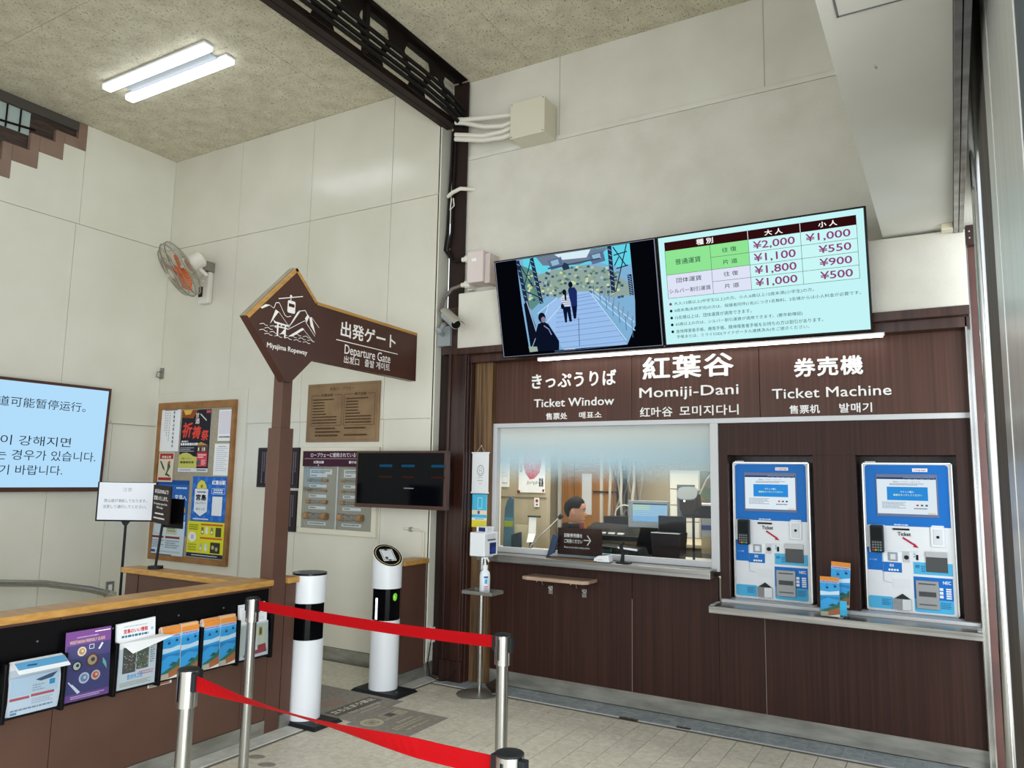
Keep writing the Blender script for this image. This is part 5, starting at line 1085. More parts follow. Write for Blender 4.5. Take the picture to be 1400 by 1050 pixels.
for k, (px0, py0, px1, py1) in enumerate(((847, 981, 872, 985), (925, 994, 944, 997))):
    a, b = on_z(px0, py0), on_z(px1, py1); c = (a + b) / 2; L_ = (b - a).length
    m = MB(); m.box(c.x - L_ / 2, c.x + L_ / 2, c.y - 0.014, c.y + 0.014, 0.0002, 0.004); t = thing('floor_slot_plate', ('larger dark slotted metal plate in the floor by the ticket counter', 'smaller dark slotted metal plate in the floor, nearer the machines')[k], 'plate', (c.x, c.y, 0)); m.build('plate_body', paint('#3b342d', 0.5, 0.4), t)
    for q in range(3):
        m = MB(); m.box(c.x - L_ / 2 + 0.01 + q * L_ / 3, c.x - L_ / 2 + L_ / 3 - 0.006 + q * L_ / 3, c.y - 0.005, c.y + 0.005, 0.0041, 0.0052); m.build('plate_slot', paint('#7f776a', 0.5, 0.4), t)

# ================================================================== QUEUE BARRIERS
def stanchion(x, y, label, rot=0.0):
    t = thing('queue_post', label, 'barrier post', (x, y, 0), 'queue barrier posts')
    m = MB(); m.lathe((x, y, 0.001), [(0.16, 0), (0.16, 0.012), (0.145, 0.022), (0.06, 0.035), (0.03, 0.05), (0.0, 0.05)], 36); m.build('weighted_base', M['steel'], t, smooth=True)
    m = MB(); m.cyl((x, y, 0.03), (x, y, 0.87), 0.0252, n=24); m.build('pole', M['steel'], t, smooth=True)
    m = MB(); m.lathe((x, y, 0.83), [(0.026, 0), (0.0335, 0.002), (0.0335, 0.118), (0.0, 0.118)], 28); m.build('belt_head', M['chrome'], t, smooth=True)
    m = MB(); m.lathe((x, y, 0.9483), [(0.0335, 0), (0.0335, 0.005), (0.024, 0.008), (0.0, 0.0085)], 28); m.build('head_cap', M['rubber'], t, smooth=True)
    for k in (0, 1, 2):
        a = rot + k * math.pi / 2; d = Vector((math.cos(a), math.sin(a), 0)); p = Vector((-d.y, d.x, 0))
        m = MB(); m.obox(Vector((x, y, 0.914)) + d * 0.040, d * 0.008, p * 0.012, (0, 0, 0.030)); m.build('belt_clip', M['rubber'], t, 0.003)
    for a in (rot - 0.5 * math.pi,):
        q = Vector((math.cos(a), math.sin(a), 0)); pq = Vector((-q.y, q.x, 0))
        m = MB(); m.obox(Vector((x, y, 0.895)) + q * 0.0322, q * 0.0012, pq * 0.0045, (0, 0, 0.042)); m.build('head_slot', M['black'], t)
    return t
P2, P1, P3, P4 = (-3.196, 2.828), (-1.650, 2.79), (-2.224, 1.715), (-0.940, 1.630)
def zr(a, b): return math.atan2(b[1] - a[1], b[0] - a[0])
stanchion(*P1, 'steel queue post in front of the ticket counter, belt coming from its left', zr(P2, P1))
stanchion(*P2, 'steel queue post close to the leaflet rack', zr(P2, P1))
stanchion(*P3, 'steel queue post nearest the camera on the left', zr(P3, P4))
stanchion(*P4, 'steel queue post at the bottom edge of the photo, only its head showing', zr(P3, P4))
def belt(a, b, label, zc, sag, twist):
    A, B = Vector((*a, zc)), Vector((*b, zc)); d = (B - A).normalized(); A = A + d * 0.043; B = B - d * 0.043; n = Vector((-d.y, d.x, 0))
    m = MB(); N_ = 40; vs = []
    for i in range(N_ + 1):
        t = i / N_; c = A.lerp(B, t) - EZ * sag * 4 * t * (1 - t); an = twist(t)
        w = EZ * math.cos(an) + n * math.sin(an); q = n * math.cos(an) - EZ * math.sin(an)
        for s1_, s2_ in ((-1, -1), (-1, 1), (1, 1), (1, -1)): vs.append(c + w * 0.0245 * s1_ + q * 0.0007 * s2_)
    fs = [(i * 4 + j, i * 4 + (j + 1) % 4, i * 4 + 4 + (j + 1) % 4, i * 4 + 4 + j) for i in range(N_) for j in range(4)]
    m.add(vs, fs); tag(m.build('barrier_belt', M['belt'], None), label, 'belt')
belt(P2, P1, 'flat red belt farther back, between the rack and counter posts', 0.918, 0.012, lambda t: 0.0)
belt(P3, P4, 'twisted red belt nearest the camera, low in the photo', 0.912, 0.012, lambda t: -1.05 * math.sin(math.pi * min(1, t / 0.80)) ** 1.0 if t < 0.8 else 0.0)

# ================================================================== SANITISER STAND
ss = thing('sanitizer_stand', 'steel pedal stand with wire tray, left of the ticket counter', 'stand', (-3.13, 4.94, 0))
m = MB(); m.lathe((-3.13, 4.92, 0.001), [(0.15, 0), (0.15, 0.006), (0.14, 0.010), (0, 0.012)], 32); m.build('round_base', M['kick'], ss, smooth=True)
m = MB(); m.cyl((-3.13, 4.96, 0.01), (-3.13, 4.96, 1.00), 0.019, n=16); m.build('pole', M['steel'], ss, smooth=True)
m = MB(); m.prism([(-3.10, 5.0, 0.05), (-3.04, 5.06, 0.09), (-2.93, 4.93, 0.03), (-2.97, 4.88, 0.03)], (0, 0, 0.012)); m.build('foot_pedal', M['steel_h'], ss, 0.002)
m = MB(); tz = 0.745
m.box(-3.19, -2.93, 4.78, 4.79, tz, tz + 0.022); m.box(-3.19, -2.93, 4.94, 4.95, tz, tz + 0.022); m.box(-3.19, -3.18, 4.78, 4.95, tz, tz + 0.022); m.box(-2.94, -2.93, 4.78, 4.95, tz, tz + 0.022); m.box(-3.19, -2.93, 4.78, 4.95, tz - 0.003, tz); m.build('tray', M['kick'], ss, 0.001)
m = MB(); m.tube([(-3.13, 4.96, 0.90), (-3.10, 4.90, 0.90), (-3.02, 4.87, 0.90)], 0.005, 6); m.build('pump_lever', M['steel'], ss)
m = MB(); m.box(-3.20, -3.06, 4.90, 5.0, 1.0, 1.008); m.build('top_plate', M['steel_h'], ss)
bt = thing('sanitizer_bottle', 'white pump bottle of hand sanitiser standing on the wire tray', 'bottle', (-3.04, 4.86, tz))
m = MB(); m.lathe((-3.04, 4.86, tz + 0.001), [(0.036, 0), (0.039, 0.006), (0.039, 0.13), (0.034, 0.155), (0.018, 0.172), (0.015, 0.185), (0, 0.185)], 28); m.build('bottle_body', paint('#e3ebf1', 0.3), bt, smooth=True)
m = MB(); m.lathe((-3.04, 4.86, tz + 0.18), [(0.020, 0), (0.020, 0.025), (0.008, 0.03), (0.006, 0.06), (0.006, 0.07), (0.018, 0.072), (0.018, 0.082), (0, 0.084)], 20); m.tube([(-3.04, 4.86, tz + 0.255), (-3.01, 4.845, tz + 0.256), (-2.995, 4.838, tz + 0.235)], 0.006, 8); m.build('pump', M['white'], bt, smooth=True)
fdir = Vector((0.864, 0.502, 0)); 
for zz, h_, c in ((0.115, 0.014, '#2a5c9c'), (0.075, 0.034, '#4aa6d4'), (0.05, 0.008, '#d0606a'), (0.035, 0.008, '#d0606a'), (0.022, 0.006, '#3a5f98')):
    f = MB(); nfc = Vector((0.50, -0.864, 0))
    vs = []; w_ = 0.26 if h_ > 0.03 else 0.4
    for i in range(7):
        a = math.atan2(nfc.y, nfc.x) + (-w_ + 2 * w_ * i / 6) + 0.25
        for z_ in (zz, zz + h_): vs.append((-3.04 + 0.0395 * math.cos(a), 4.86 + 0.0395 * math.sin(a), tz + z_))
    f.add(vs, [(2 * i, 2 * i + 2, 2 * i + 3, 2 * i + 1) for i in range(6)]); f.build('bottle_label', paint(c, 0.5), bt)
tg = thing('temperature_checker', 'white box device with small blue screen on top of the sanitiser stand', 'device', (-3.12, 4.95, 1.008))
m = MB(); m.box(-3.185, -3.052, 4.865, 5.055, 1.009, 1.185); m.build('device_body', M['white'], tg, 0.006)
m = MB(); m.box(-3.15, -3.065, 4.90, 5.02, 1.186, 1.225); m.build('top_module', M['white'], tg, 0.003)
f = Flat((-3.0515, 4.865, 1.009), EY, EZ); f.frame(0.07, 0.012, 0.165, 0.10, 0.003, '#c3ccd6'); f.rect(0.072, 0.014, 0.163, 0.098, '#16275e'); f.poly([(0.08, 0.03), (0.12, 0.07), (0.155, 0.06), (0.15, 0.02)], '#23408c')
for k in range(4): f.frame(0.045 + 0.028 * k, 0.135, 0.063 + 0.028 * k, 0.16, 0.002, '#9aa6b4')
f.small(0.04, 0.112, 0.16, 0.13, 1, '#3d4c66', 3, 0.7); f.finish(tg, 'device_screen')
f = Flat((-3.0645, 4.90, 1.188), EY, EZ); f.rect(0.03, 0.008, 0.045, 0.032, '#cfd6df'); f.rect(0.06, 0.008, 0.075, 0.032, '#cfd6df'); f.finish(tg, 'module_buttons')
f = Flat((-3.15, 4.8995, 1.188), EX, EZ); f.rect(0.02, 0.003, 0.08, 0.034, '#1d2a66'); f.finish(tg, 'module_label')
# hanging notices on the pillar
bn = thing('hanging_notice', 'narrow white notice with round emblem hung by a cord on the wooden pillar', 'notice', (-3.30, 5.19, 1.48))
m = MB(); m.box(-3.385, -3.228, 5.180, 5.186, 1.478, 1.793); m.build('notice_sheet', M['paper'], bn)
m = MB(); m.box(-3.39, -3.223, 5.174, 5.190, 1.79, 1.802); m.box(-3.39, -3.223, 5.174, 5.190, 1.469, 1.481); m.build('clamp_rail', M['white'], bn, 0.002)
m = MB(); m.tube([(-3.345, 5.185, 1.80), (-3.312, 5.195, 1.852), (-3.27, 5.185, 1.80)], 0.0025, 6); m.ball((-3.312, 5.2, 1.853), 0.007, 8, 6); m.build('cord', paint('#b7aa90', 0.7), bn)
f = Flat((-3.385, 5.1795, 1.478), EX, EZ); f.disc(0.082, 0.175, 0.033, '#9aa0a3', 0.045); f.disc(0.082, 0.175, 0.027, '#e8eaec', 0.038); f.frame(0.070, 0.150, 0.094, 0.172, 0.002, '#777d80'); f.frame(0.072, 0.176, 0.092, 0.196, 0.002, '#777d80'); f.small(0.058, 0.115, 0.106, 0.122, 1, '#8a9094', 2); f.small(0.055, 0.09, 0.108, 0.098, 1, '#7d8387', 3); f.small(0.07, 0.066, 0.095, 0.074, 1, '#8a9094', 4); f.finish(bn, 'notice_print')
lf = thing('blue_leaflet', 'light blue and yellow leaflet fixed to the wooden pillar', 'leaflet', (-3.30, 5.2, 1.20))
m = MB(); m.box(-3.385, -3.245, 5.193, 5.2, 1.20, 1.462); m.build('leaflet_sheet', M['paper'], lf, 0.001)
f = Flat((-3.385, 5.1925, 1.20), EX, EZ); f.rect(0.0, 0.0, 0.14, 0.262, '#49bce0'); f.rect(0, 0.0, 0.14, 0.055, '#f0e04a'); f.rect(0, 0.055, 0.14, 0.075, '#e9f4f0'); f.rect(0, 0.10, 0.14, 0.135, '#f1dcc0'); f.frame(0.055, 0.15, 0.095, 0.235, 0.004, '#d9f1fa'); f.line([(0.03, 0.15), (0.03, 0.25)], 0.004, '#7fd0ea'); f.rect(0.055, 0.105, 0.075, 0.13, '#37578f'); f.small(0.03, 0.06, 0.12, 0.072, 1, '#4d7ea6', 3); f.finish(lf, 'leaflet_print')
# counter front: bag shelf
bs = thing('bag_shelf', 'small pale wood folding shelf on steel brackets below the ticket ledge', 'shelf', (-2.45, 5.12, 0.84))
def zpt(px, py, z): return on_z(px, py, z)
zs_ = 0.845; c1, c2, c3, c4 = (-2.80, YT - 0.01), (-2.32, YT - 0.01), (-2.32, 5.06), (-2.80, 5.06)
m = MB(); m.prism([(-2.835, YT - 0.007, zs_), (-2.30, YT - 0.007, zs_), (-2.30, 5.08, zs_), (-2.33, 5.04, zs_), (-2.79, 5.04, zs_), (-2.835, 5.06, zs_)], (0, 0, 0.026)); m.build('shelf_board', textured('pale_oak_shelf', '#a88c76', '#c0a58e', (1.5, 10, 10), 2, 4, 0.5), bs, 0.006)
for x in (-2.68, -2.40):
    m = MB(); m.tube([(x, 5.08, zs_ - 0.002), (x, 5.10, zs_ - 0.03), (x, 5.225, zs_ - 0.085)], 0.006, 8); m.box(x - 0.018, x + 0.018, YT - 0.022, YT - 0.009, zs_ - 0.115, zs_ - 0.055); m.build('folding_bracket', M['chrome'], bs)
    m = MB(); m.cyl((x - 0.06, 5.12, zs_ - 0.001), (x - 0.06, 5.12, zs_ - 0.018), 0.006, n=10); m.build('bracket_bolt', M['chrome'], bs)
# pamphlet holder on the machine ledge
ph = thing('pamphlet_holder', 'clear stepped holder on the machine ledge between the two machines', 'holder', (-0.66, 5.06, 0.797))
m = MB(); m.box(-0.742, -0.735, 5.015, 5.10, 0.798, 0.96); m.box(-0.582, -0.576, 5.015, 5.10, 0.798, 0.96); m.box(-0.742, -0.576, 5.012, 5.015, 0.798, 0.85); m.box(-0.742, -0.576, 5.10, 5.103, 0.798, 1.03); m.box(-0.742, -0.576, 5.015, 5.10, 0.798, 0.801); m.build('holder_walls', M['acrylic'], ph)
for nm, lab, x0, z0, z1, y, ang in (('ropeway_pamphlet', 'sky blue pamphlet with orange top in the front of the clear holder', -0.734, 0.803, 1.035, 5.03, 0.0), ('ropeway_pamphlet', 'taller leaning sky blue pamphlet at the back of the clear holder', -0.685, 0.86, 1.125, 5.075, 0.05)):
    o = thing(nm, lab, 'pamphlet', (x0 + 0.055, y, z0)); vv = Vector((ang, 0.06, 1)).normalized(); uu = Vector((1, 0.0, -ang)).normalized(); h_ = (z1 - z0)
    nn = uu.cross(vv).normalized(); c = Vector((x0, y, z0)) + uu * 0.054 + vv * h_ / 2
    m = MB(); m.obox(c, uu * 0.054, vv * h_ / 2, nn * 0.003); m.build('pages', M['paper'], o)
    f = Flat(c - uu * 0.054 - vv * h_ / 2 + nn * 0.0032, uu, vv); pamphlet_front(f, 0.108, h_, 8); f.finish(o, 'cover_print')
o = thing('cyan_card', 'plain cyan card standing in the right half of the clear holder', 'card', (-0.61, 5.03, 0.803)); m = MB(); m.box(-0.624, -0.586, 5.025, 5.03, 0.815, 0.90); m.build('card_sheet', paint('#35b7e6', 0.5), o)

# ================================================================== WALL ITEMS LEFT
tv = thing('wall_screen', 'large brown framed screen with black text on the left wall', 'television', (-7.33, 3.5, 1.39))
m = MB(); m.obox((-7.33, 3.565, 1.905), (0, 0.925, 0), Vector((0.02, 0, 0.512)), (0.025, 0, 0)); m.build('screen_frame', textured('brown_screen_frame', '#45291e', '#523226', (1, 1, 1), 3, 3, 0.4), tv, 0.003)
m = MB(); m.box(-7.44, -7.35, 3.2, 3.9, 1.7, 2.1); m.build('wall_bracket', M['black'], tv)
vv = Vector((0.02, 0, 0.512)).normalized(); nn = EY.cross(vv); W_, H_ = 1.79, 0.955
o = Vector((-7.33, 3.565, 1.905)) + nn * 0.0255 - EY * W_ / 2 - vv * (H_ / 2 - 0.008)
f = Flat(o, EY, vv, 1.0, 0.4); f.each = True; f.rect(0, 0, W_, H_, '#b2ddfb')
def lx(y): return y - (3.565 - W_ / 2)
def lz(z): return z - o.z
for tx, y0, y1, z0, z1 in (('如遇强风，索道可能暂停运行。', 2.80, 4.245, 2.158, 2.250), ('바람이 강해지면', 3.27, 4.138, 1.815, 1.905), ('운행을 중지하는 경우가 있습니다.', 2.83, 4.395, 1.681, 1.775), ('주의하시기 바랍니다.', 3.12, 4.088, 1.548, 1.637)):
    f.text(tx, lx(y0), lz(z0), lx(y1), lz(z1), '#222a33', 0.0)
f.finish(tv, 'screen_picture', 'screen_text')
# notice on a black stand
ns = thing('notice_stand', 'black floor stand holding a white paper notice in front of the left wall', 'notice', (0, 0, 0)); c = on_y(173.5, 686, 3.6); ns.location = (c.x, c.y, 0)
uu = Vector((0.82, 0.57, 0)).normalized(); w_, h_ = 0.445, 0.30; nn = uu.cross(EZ)
m = MB(); m.obox(c, uu * w_ / 2, EZ * h_ / 2, nn * 0.006); m.build('notice_board', M['black'], ns, 0.001)
f = Flat(c - uu * (w_ / 2 - 0.012) - EZ * (h_ / 2 - 0.012) + nn * 0.0063, uu, EZ); W2, H2 = w_ - 0.024, h_ - 0.016; f.rect(0, 0, W2, H2, '#dfe2e8'); f.text('注意', 0.42 * W2, 0.76 * H2, 0.58 * W2, 0.87 * H2, '#9aa0ac'); f.text('登山道が凍結しております。', 0.10 * W2, 0.47 * H2, 0.86 * W2, 0.56 * H2, '#565d6b'); f.text('注意して通行してください。', 0.09 * W2, 0.31 * H2, 0.86 * W2, 0.40 * H2, '#565d6b'); f.finish(ns, 'notice_paper', 'notice_text')
b_ = c - EZ * h_ / 2 - nn * 0.01
m = MB(); m.cyl(b_ + EZ * 0.02, (b_.x, b_.y, 0.03), 0.010, n=12); m.build('stand_pole', M['rubber'], ns, smooth=True)
m = MB(); m.prism([b_ - uu * 0.04 + EZ * 0.01, b_ + uu * 0.04 + EZ * 0.01, b_ + uu * 0.012 - EZ * 0.03, b_ - uu * 0.012 - EZ * 0.03], nn * 0.008); m.build('pole_clamp', M['rubber'], ns)
m = MB(); m.lathe((b_.x, b_.y, 0.001), [(0.15, 0), (0.15, 0.01), (0.02, 0.03), (0, 0.03)], 28); m.build('stand_base', M['rubber'], ns, smooth=True)
# opening-time sign on the back partition
bs2 = thing('opening_sign', 'dark brown opening time sign on a thin pole on the back partition cap', 'sign', (-4.83, 3.37, 0.932))
c = Vector((-4.775, 3.37, 1.372)); uu = Vector((0.80, -0.60, 0)).normalized(); nn = uu.cross(EZ); uu = Vector((0.93, -0.28, -0.02)).normalized(); nn = uu.cross(EZ).normalized(); w_, h_ = 0.35, 0.262
m = MB(); m.obox(c, uu * w_ / 2, EZ * h_ / 2, nn * 0.005); m.build('sign_plate', textured('deep_brown_plate', '#221712', '#2a1d17', (1, 1, 1), 3, 3, 0.5, spec=0.1), bs2, 0.001)
m = MB(); u9 = (uu - nn * 0.35).normalized(); m.obox(c - nn * 0.05 + uu * 0.10 - EZ * 0.055, u9 * 0.10, EZ * 0.10, u9.cross(EZ) * 0.004); m.build('rear_plate', M['black'], bs2)
f = Flat(c - uu * w_ / 2 - EZ * h_ / 2 + nn * 0.0053, uu, EZ); cc = '#e9e4e0'
f.text('本日は9:00より', 0.10 * w_, 0.78 * h_, 0.88 * w_, 0.90 * h_, cc, 0.02); f.text('営業いたします。', 0.08 * w_, 0.60 * h_, 0.88 * w_, 0.72 * h_, cc, 0.02); f.text('The ropeway opens from', 0.08 * w_, 0.47 * h_, 0.86 * w_, 0.545 * h_, cc, 0.01); f.text('9:00 today.', 0.26 * w_, 0.37 * h_, 0.64 * w_, 0.445 * h_, cc, 0.01); f.small(0.2 * w_, 0.22 * h_, 0.70 * w_, 0.29 * h_, 1, cc, 3); f.small(0.14 * w_, 0.10 * h_, 0.76 * w_, 0.17 * h_, 1, cc, 4); f.finish(bs2, 'sign_print', 'sign_text')
m = MB(); m.tube([c - EZ * h_ / 2 + uu * 0.01 - nn * 0.012, (-4.805, 3.38, 0.955)], 0.009, 10); m.build('sign_pole', M['rubber'], bs2, smooth=True)
m = MB(); m.cyl((-4.805, 3.38, 0.933), (-4.805, 3.38, 0.95), 0.05, n=20); m.build('pole_foot', M['rubber'], bs2)
# handrail and switch
hr = thing('handrail', 'curved steel handrail in front of the left wall behind the partition', 'handrail', (-6.6, 3.6, 0))
m = MB(); m.tube([(-6.9, 1.5, 0.69), (-6.9, 2.6, 0.69), (-6.9, 3.3, 0.67), (-6.9, 3.8, 0.61), (-6.9, 4.2, 0.515), (-6.9, 4.38, 0.455)], 0.03, 12); m.build('rail_tube', M['steel'], hr, smooth=True)
for y in (0.6, 4.36):
    m = MB(); m.cyl((-6.9, y, 0.0), (-6.9, y, 0.68 if y < 4 else 0.46), 0.02, n=12); m.build('rail_post', M['steel'], hr, smooth=True)
m = MB(); m.cyl((-6.9, 4.37, 0.46), (-6.9, 4.44, 0.43), 0.036, n=14); m.build('end_cap', M['chrome'], hr, smooth=True)
sw = thing('light_switch', 'steel wall switch plate low on the left wall beside the handrail end', 'switch', (-7.43, 4.73, 0.36))
m = MB(); m.box(-7.437, -7.43, 4.69, 4.775, 0.36, 0.485); m.build('switch_plate', M['steel_h'], sw, 0.002)
m = MB(); m.box(-7.43, -7.424, 4.715, 4.75, 0.39, 0.455); m.build('switch_rocker', M['white'], sw, 0.001)

# ================================================================== NOTICE BOARD
YN = YB - 0.034
nb = thing('notice_board', 'beige pin board with oak frame on the wall near the corner', 'notice board', (-6.75, YB, 0.69))
m = MB(); m.box(-7.36, -6.155, YB - 0.029, YB - 0.0105, 0.69, 2.325); m.build('pin_panel', M['cork'], nb)
for b in ((-7.362, -6.15, 2.255, 2.328), (-7.362, -6.15, 0.690, 0.745), (-7.362, -7.315, 0.745, 2.255), (-6.195, -6.15, 0.745, 2.255)):
    if 'oakf' not in M: M['oakf'] = textured('oak_frame', '#84592b', '#9a6d3b', (3, 3, 3), 3, 4, 0.45)
    m = MB(); m.box(b[0], b[1], YB - 0.048, YB - 0.011, b[2], b[3]); m.build('frame_rail', M['oakf'], nb, 0.002)
def sheet(name, label, cat, x0, x1, z0, z1, col='paper', rise=0.0):
    o = thing(name, label, cat, ((x0 + x1) / 2, YN, z0)); m = MB()
    m.prism([(x0, YN - rise, z0), (x1, YN - rise, z0), (x1, YN + 0.001, z1), (x0, YN + 0.001, z1)], (0, 0.002, 0)); m.build('sheet', M[col] if col in M else paint(col, 0.6), o)
    return o, Flat((x0, YN - rise - 0.0004, z0), EX, Vector((0, rise, z1 - z0)))
for x, z in ((-7.16, 2.262), (-6.74, 2.25), (-6.29, 2.232)):
    pass
o, f = sheet('vertical_notice', 'white notice with vertical brush writing at the top left of the pin board', 'notice', -7.316, -7.003, 1.812, 2.258)
for k, ch in enumerate('宮島弥山登山道案内'): f.text(ch, 0.20, 0.395 - 0.044 * k, 0.226, 0.425 - 0.044 * k, '#3c3c42', 0.02)
for j in range(3):
    for k in range(12 - 2 * j): f.rect(0.14 - 0.035 * j, 0.40 - 0.026 * k, 0.152 - 0.035 * j, 0.412 - 0.026 * k, '#9a9aa2')
f.rect(0.06, 0.433, 0.27, 0.441, '#777a80'); f.finish(o, 'notice_print', 'brush_writing')
o, f = sheet('festival_poster', 'dark festival poster with large red brush characters on the pin board', 'poster', -6.975, -6.512, 1.600, 2.242); w, h = 0.463, 0.642
f.rect(0, 0.06 * h, w, h, '#26262e'); f.poly([(0, 0.88 * h), (0.40 * w, 0.86 * h), (0.55 * w, h), (0, h)], '#8a4a22'); f.poly([(0.05 * w, h), (0.12 * w, 0.92 * h), (0.30 * w, 0.93 * h), (0.36 * w, h)], '#e0b048')
f.text('祈', 0.03 * w, 0.55 * h, 0.36 * w, 0.80 * h, '#d9483a', 0.03, shear=0.15); f.text('祷', 0.38 * w, 0.53 * h, 0.66 * w, 0.74 * h, '#d9483a', 0.03, shear=0.15); f.text('祭', 0.70 * w, 0.50 * h, 0.94 * w, 0.67 * h, '#d9483a', 0.03, shear=0.1)
f.text('甘', 0.48 * w, 0.87 * h, 0.60 * w, 0.95 * h, '#e8ddd4', 0.02); f.text('酒', 0.48 * w, 0.77 * h, 0.62 * w, 0.86 * h, '#e8ddd4', 0.02); f.line([(0.64 * w, 0.93 * h), (0.86 * w, 0.82 * h)], 0.012, '#d9d2c4')
f.rect(0.84 * w, 0.94 * h, 0.98 * w, 0.985 * h, '#c9505a'); f.small(0.05 * w, 0.47 * h, 0.28 * w, 0.51 * h, 1, '#d8d8de', 2); f.small(0.03 * w, 0.42 * h, 0.62 * w, 0.47 * h, 1, '#e6e6ea', 3, 0.8); f.small(0.03 * w, 0.32 * h, 0.50 * w, 0.40 * h, 3, '#aaaab4', 4)
f.rect(0.62 * w, 0.32 * h, 0.96 * w, 0.43 * h, '#6b4a3c'); f.poly([(0.55 * w, 0.43 * h), (0.72 * w, 0.48 * h), (0.95 * w, 0.43 * h)], '#b49456')
for k in range(5): f.rect((0.64 + 0.065 * k) * w, 0.335 * h, (0.675 + 0.065 * k) * w, 0.39 * h, ('#e4ded4', '#3c3036', '#c9bfb0', '#e8e4da', '#4a3a3c')[k])
f.poly([(0, 0.06 * h), (0, 0.27 * h), (0.12 * w, 0.30 * h), (0.25 * w, 0.31 * h), (0.38 * w, 0.29 * h), (0.5 * w, 0.25 * h), (0.62 * w, 0.24 * h), (0.62 * w, 0.06 * h)], '#c3c064'); f.text('宮島ロープウエー', 0.10 * w, 0.20 * h, 0.44 * w, 0.23 * h, '#3a3a30', 0.01); f.small(0.06 * w, 0.13 * h, 0.52 * w, 0.18 * h, 1, '#55552f', 6, 0.7)
f.rect(0.62 * w, 0.09 * h, 0.96 * w, 0.31 * h, '#cc4650'); f.small(0.66 * w, 0.22 * h, 0.92 * w, 0.29 * h, 2, '#f4d8d8', 7); f.disc(0.68 * w, 0.15 * h, 0.03, '#5a5468'); f.small(0.78 * w, 0.11 * h, 0.93 * w, 0.2 * h, 4, '#f0b8b8', 8)
f.rect(0, 0, w, 0.06 * h, '#d6d8dc'); f.small(0.05 * w, 0.02 * h, 0.45 * w, 0.045 * h, 1, '#5c78a8', 9); f.small(0.65 * w, 0.02 * h, 0.95 * w, 0.045 * h, 1, '#2c3040', 10, 0.7); f.finish(o, 'poster_print', 'poster_lettering')
o, f = sheet('plain_notice', 'white sheet at the top right of the pin board', 'notice', -6.396, -6.198, 1.915, 2.230); f.rect(0.012, 0.07, 0.186, 0.30, '#dcd6e0'); f.small(0.02, 0.03, 0.18, 0.05, 1, '#55555f', 4, 0.7); f.finish(o, 'notice_print')
o, f = sheet('typed_notice', 'white typed sheet below the top right sheet of the pin board', 'notice', -6.43, -6.198, 1.570, 1.888); f.small(0.03, 0.04, 0.20, 0.28, 12, '#b3b9c6', 5, 0.3); f.small(0.06, 0.285, 0.17, 0.295, 1, '#6d7484', 6); f.finish(o, 'notice_print')
o, f = sheet('dancer_flyer', 'small cream flyer with red bands and two dancing figures on the pin board', 'flyer', -7.306, -7.058, 1.493, 1.800, 'paper', 0.004); w, h = 0.248, 0.307
f.rect(0, 0, w, h, '#dcd2b8'); f.rect(0.06 * w, 0.78 * h, 0.96 * w, 0.97 * h, '#a83436'); f.rect(0.06 * w, 0.05 * h, 0.92 * w, 0.15 * h, '#a83436'); f.text('宮島公演', 0.2 * w, 0.81 * h, 0.8 * w, 0.89 * h, '#f2e8e0', 0.02)
f.poly([(0.08 * w, 0.72 * h), (0.20 * w, 0.70 * h), (0.40 * w, 0.50 * h), (0.48 * w, 0.36 * h), (0.30 * w, 0.46 * h)], '#4a5860'); f.poly([(0.62 * w, 0.66 * h), (0.74 * w, 0.68 * h), (0.82 * w, 0.5 * h), (0.70 * w, 0.38 * h), (0.56 * w, 0.2 * h), (0.50 * w, 0.24 * h), (0.62 * w, 0.42 * h)], '#3c5a50'); f.disc(0.72 * w, 0.66 * h, 0.018, '#b5533e'); f.poly([(0.62 * w, 0.30 * h), (0.86 * w, 0.20 * h), (0.80 * w, 0.17 * h), (0.55 * w, 0.24 * h)], '#33515a'); f.poly([(0.64 * w, 0.52 * h), (0.78 * w, 0.50 * h), (0.74 * w, 0.42 * h)], '#9a4b3f'); f.finish(o, 'flyer_print', 'flyer_lettering')
o, f = sheet('blue_poster', 'blue poster partly hidden behind the dark opening time sign', 'poster', -7.31, -6.785, 0.95, 1.512, '#2b62a8'); w, h = 0.525, 0.562
f.rect(0, 0, w, h, '#2a66b4'); f.rect(0, 0.92 * h, w, h, '#1f4f96'); f.text('宮島へ', 0.60 * w, 0.62 * h, 0.96 * w, 0.74 * h, '#e6eef8', 0.01); f.small(0.62 * w, 0.84 * h, 0.95 * w, 0.88 * h, 1, '#cfe0f4', 2, 0.7); f.disc(0.88 * w, 0.46 * h, 0.034, '#d6a637'); f.rect(0.70 * w, 0.28 * h, 0.95 * w, 0.38 * h, '#7aa7d6'); f.finish(o, 'poster_print', 'poster_lettering')
o, f = sheet('stamp_rally_poster', 'blue patterned poster with white pennant and yellow crown on the pin board', 'poster', -6.728, -6.197, 1.110, 1.557, '#2b6cc4'); w, h = 0.531, 0.447
f.rect(0, 0, w, h, '#2765bd')
for i in range(9):
    for j in range(7):
        if (i + j) % 2: f.poly([((i + .5) * w / 9, j * h / 7), ((i + 1) * w / 9, (j + .5) * h / 7), ((i + .5) * w / 9, (j + 1) * h / 7), (i * w / 9, (j + .5) * h / 7)], '#3a7ad0'); f.k -= 1
f.k += 1
f.poly([(0.08 * w, 0.72 * h), (0.46 * w, 0.72 * h), (0.46 * w, 0.22 * h), (0.27 * w, 0.11 * h), (0.08 * w, 0.22 * h)], '#dfe4ec'); f.poly([(0.12 * w, 0.73 * h), (0.15 * w, 0.84 * h), (0.24 * w, 0.92 * h), (0.33 * w, 0.90 * h), (0.40 * w, 0.80 * h), (0.42 * w, 0.73 * h)], '#dcd04a'); f.disc(0.27 * w, 0.78 * h, 0.018, '#8a8030')
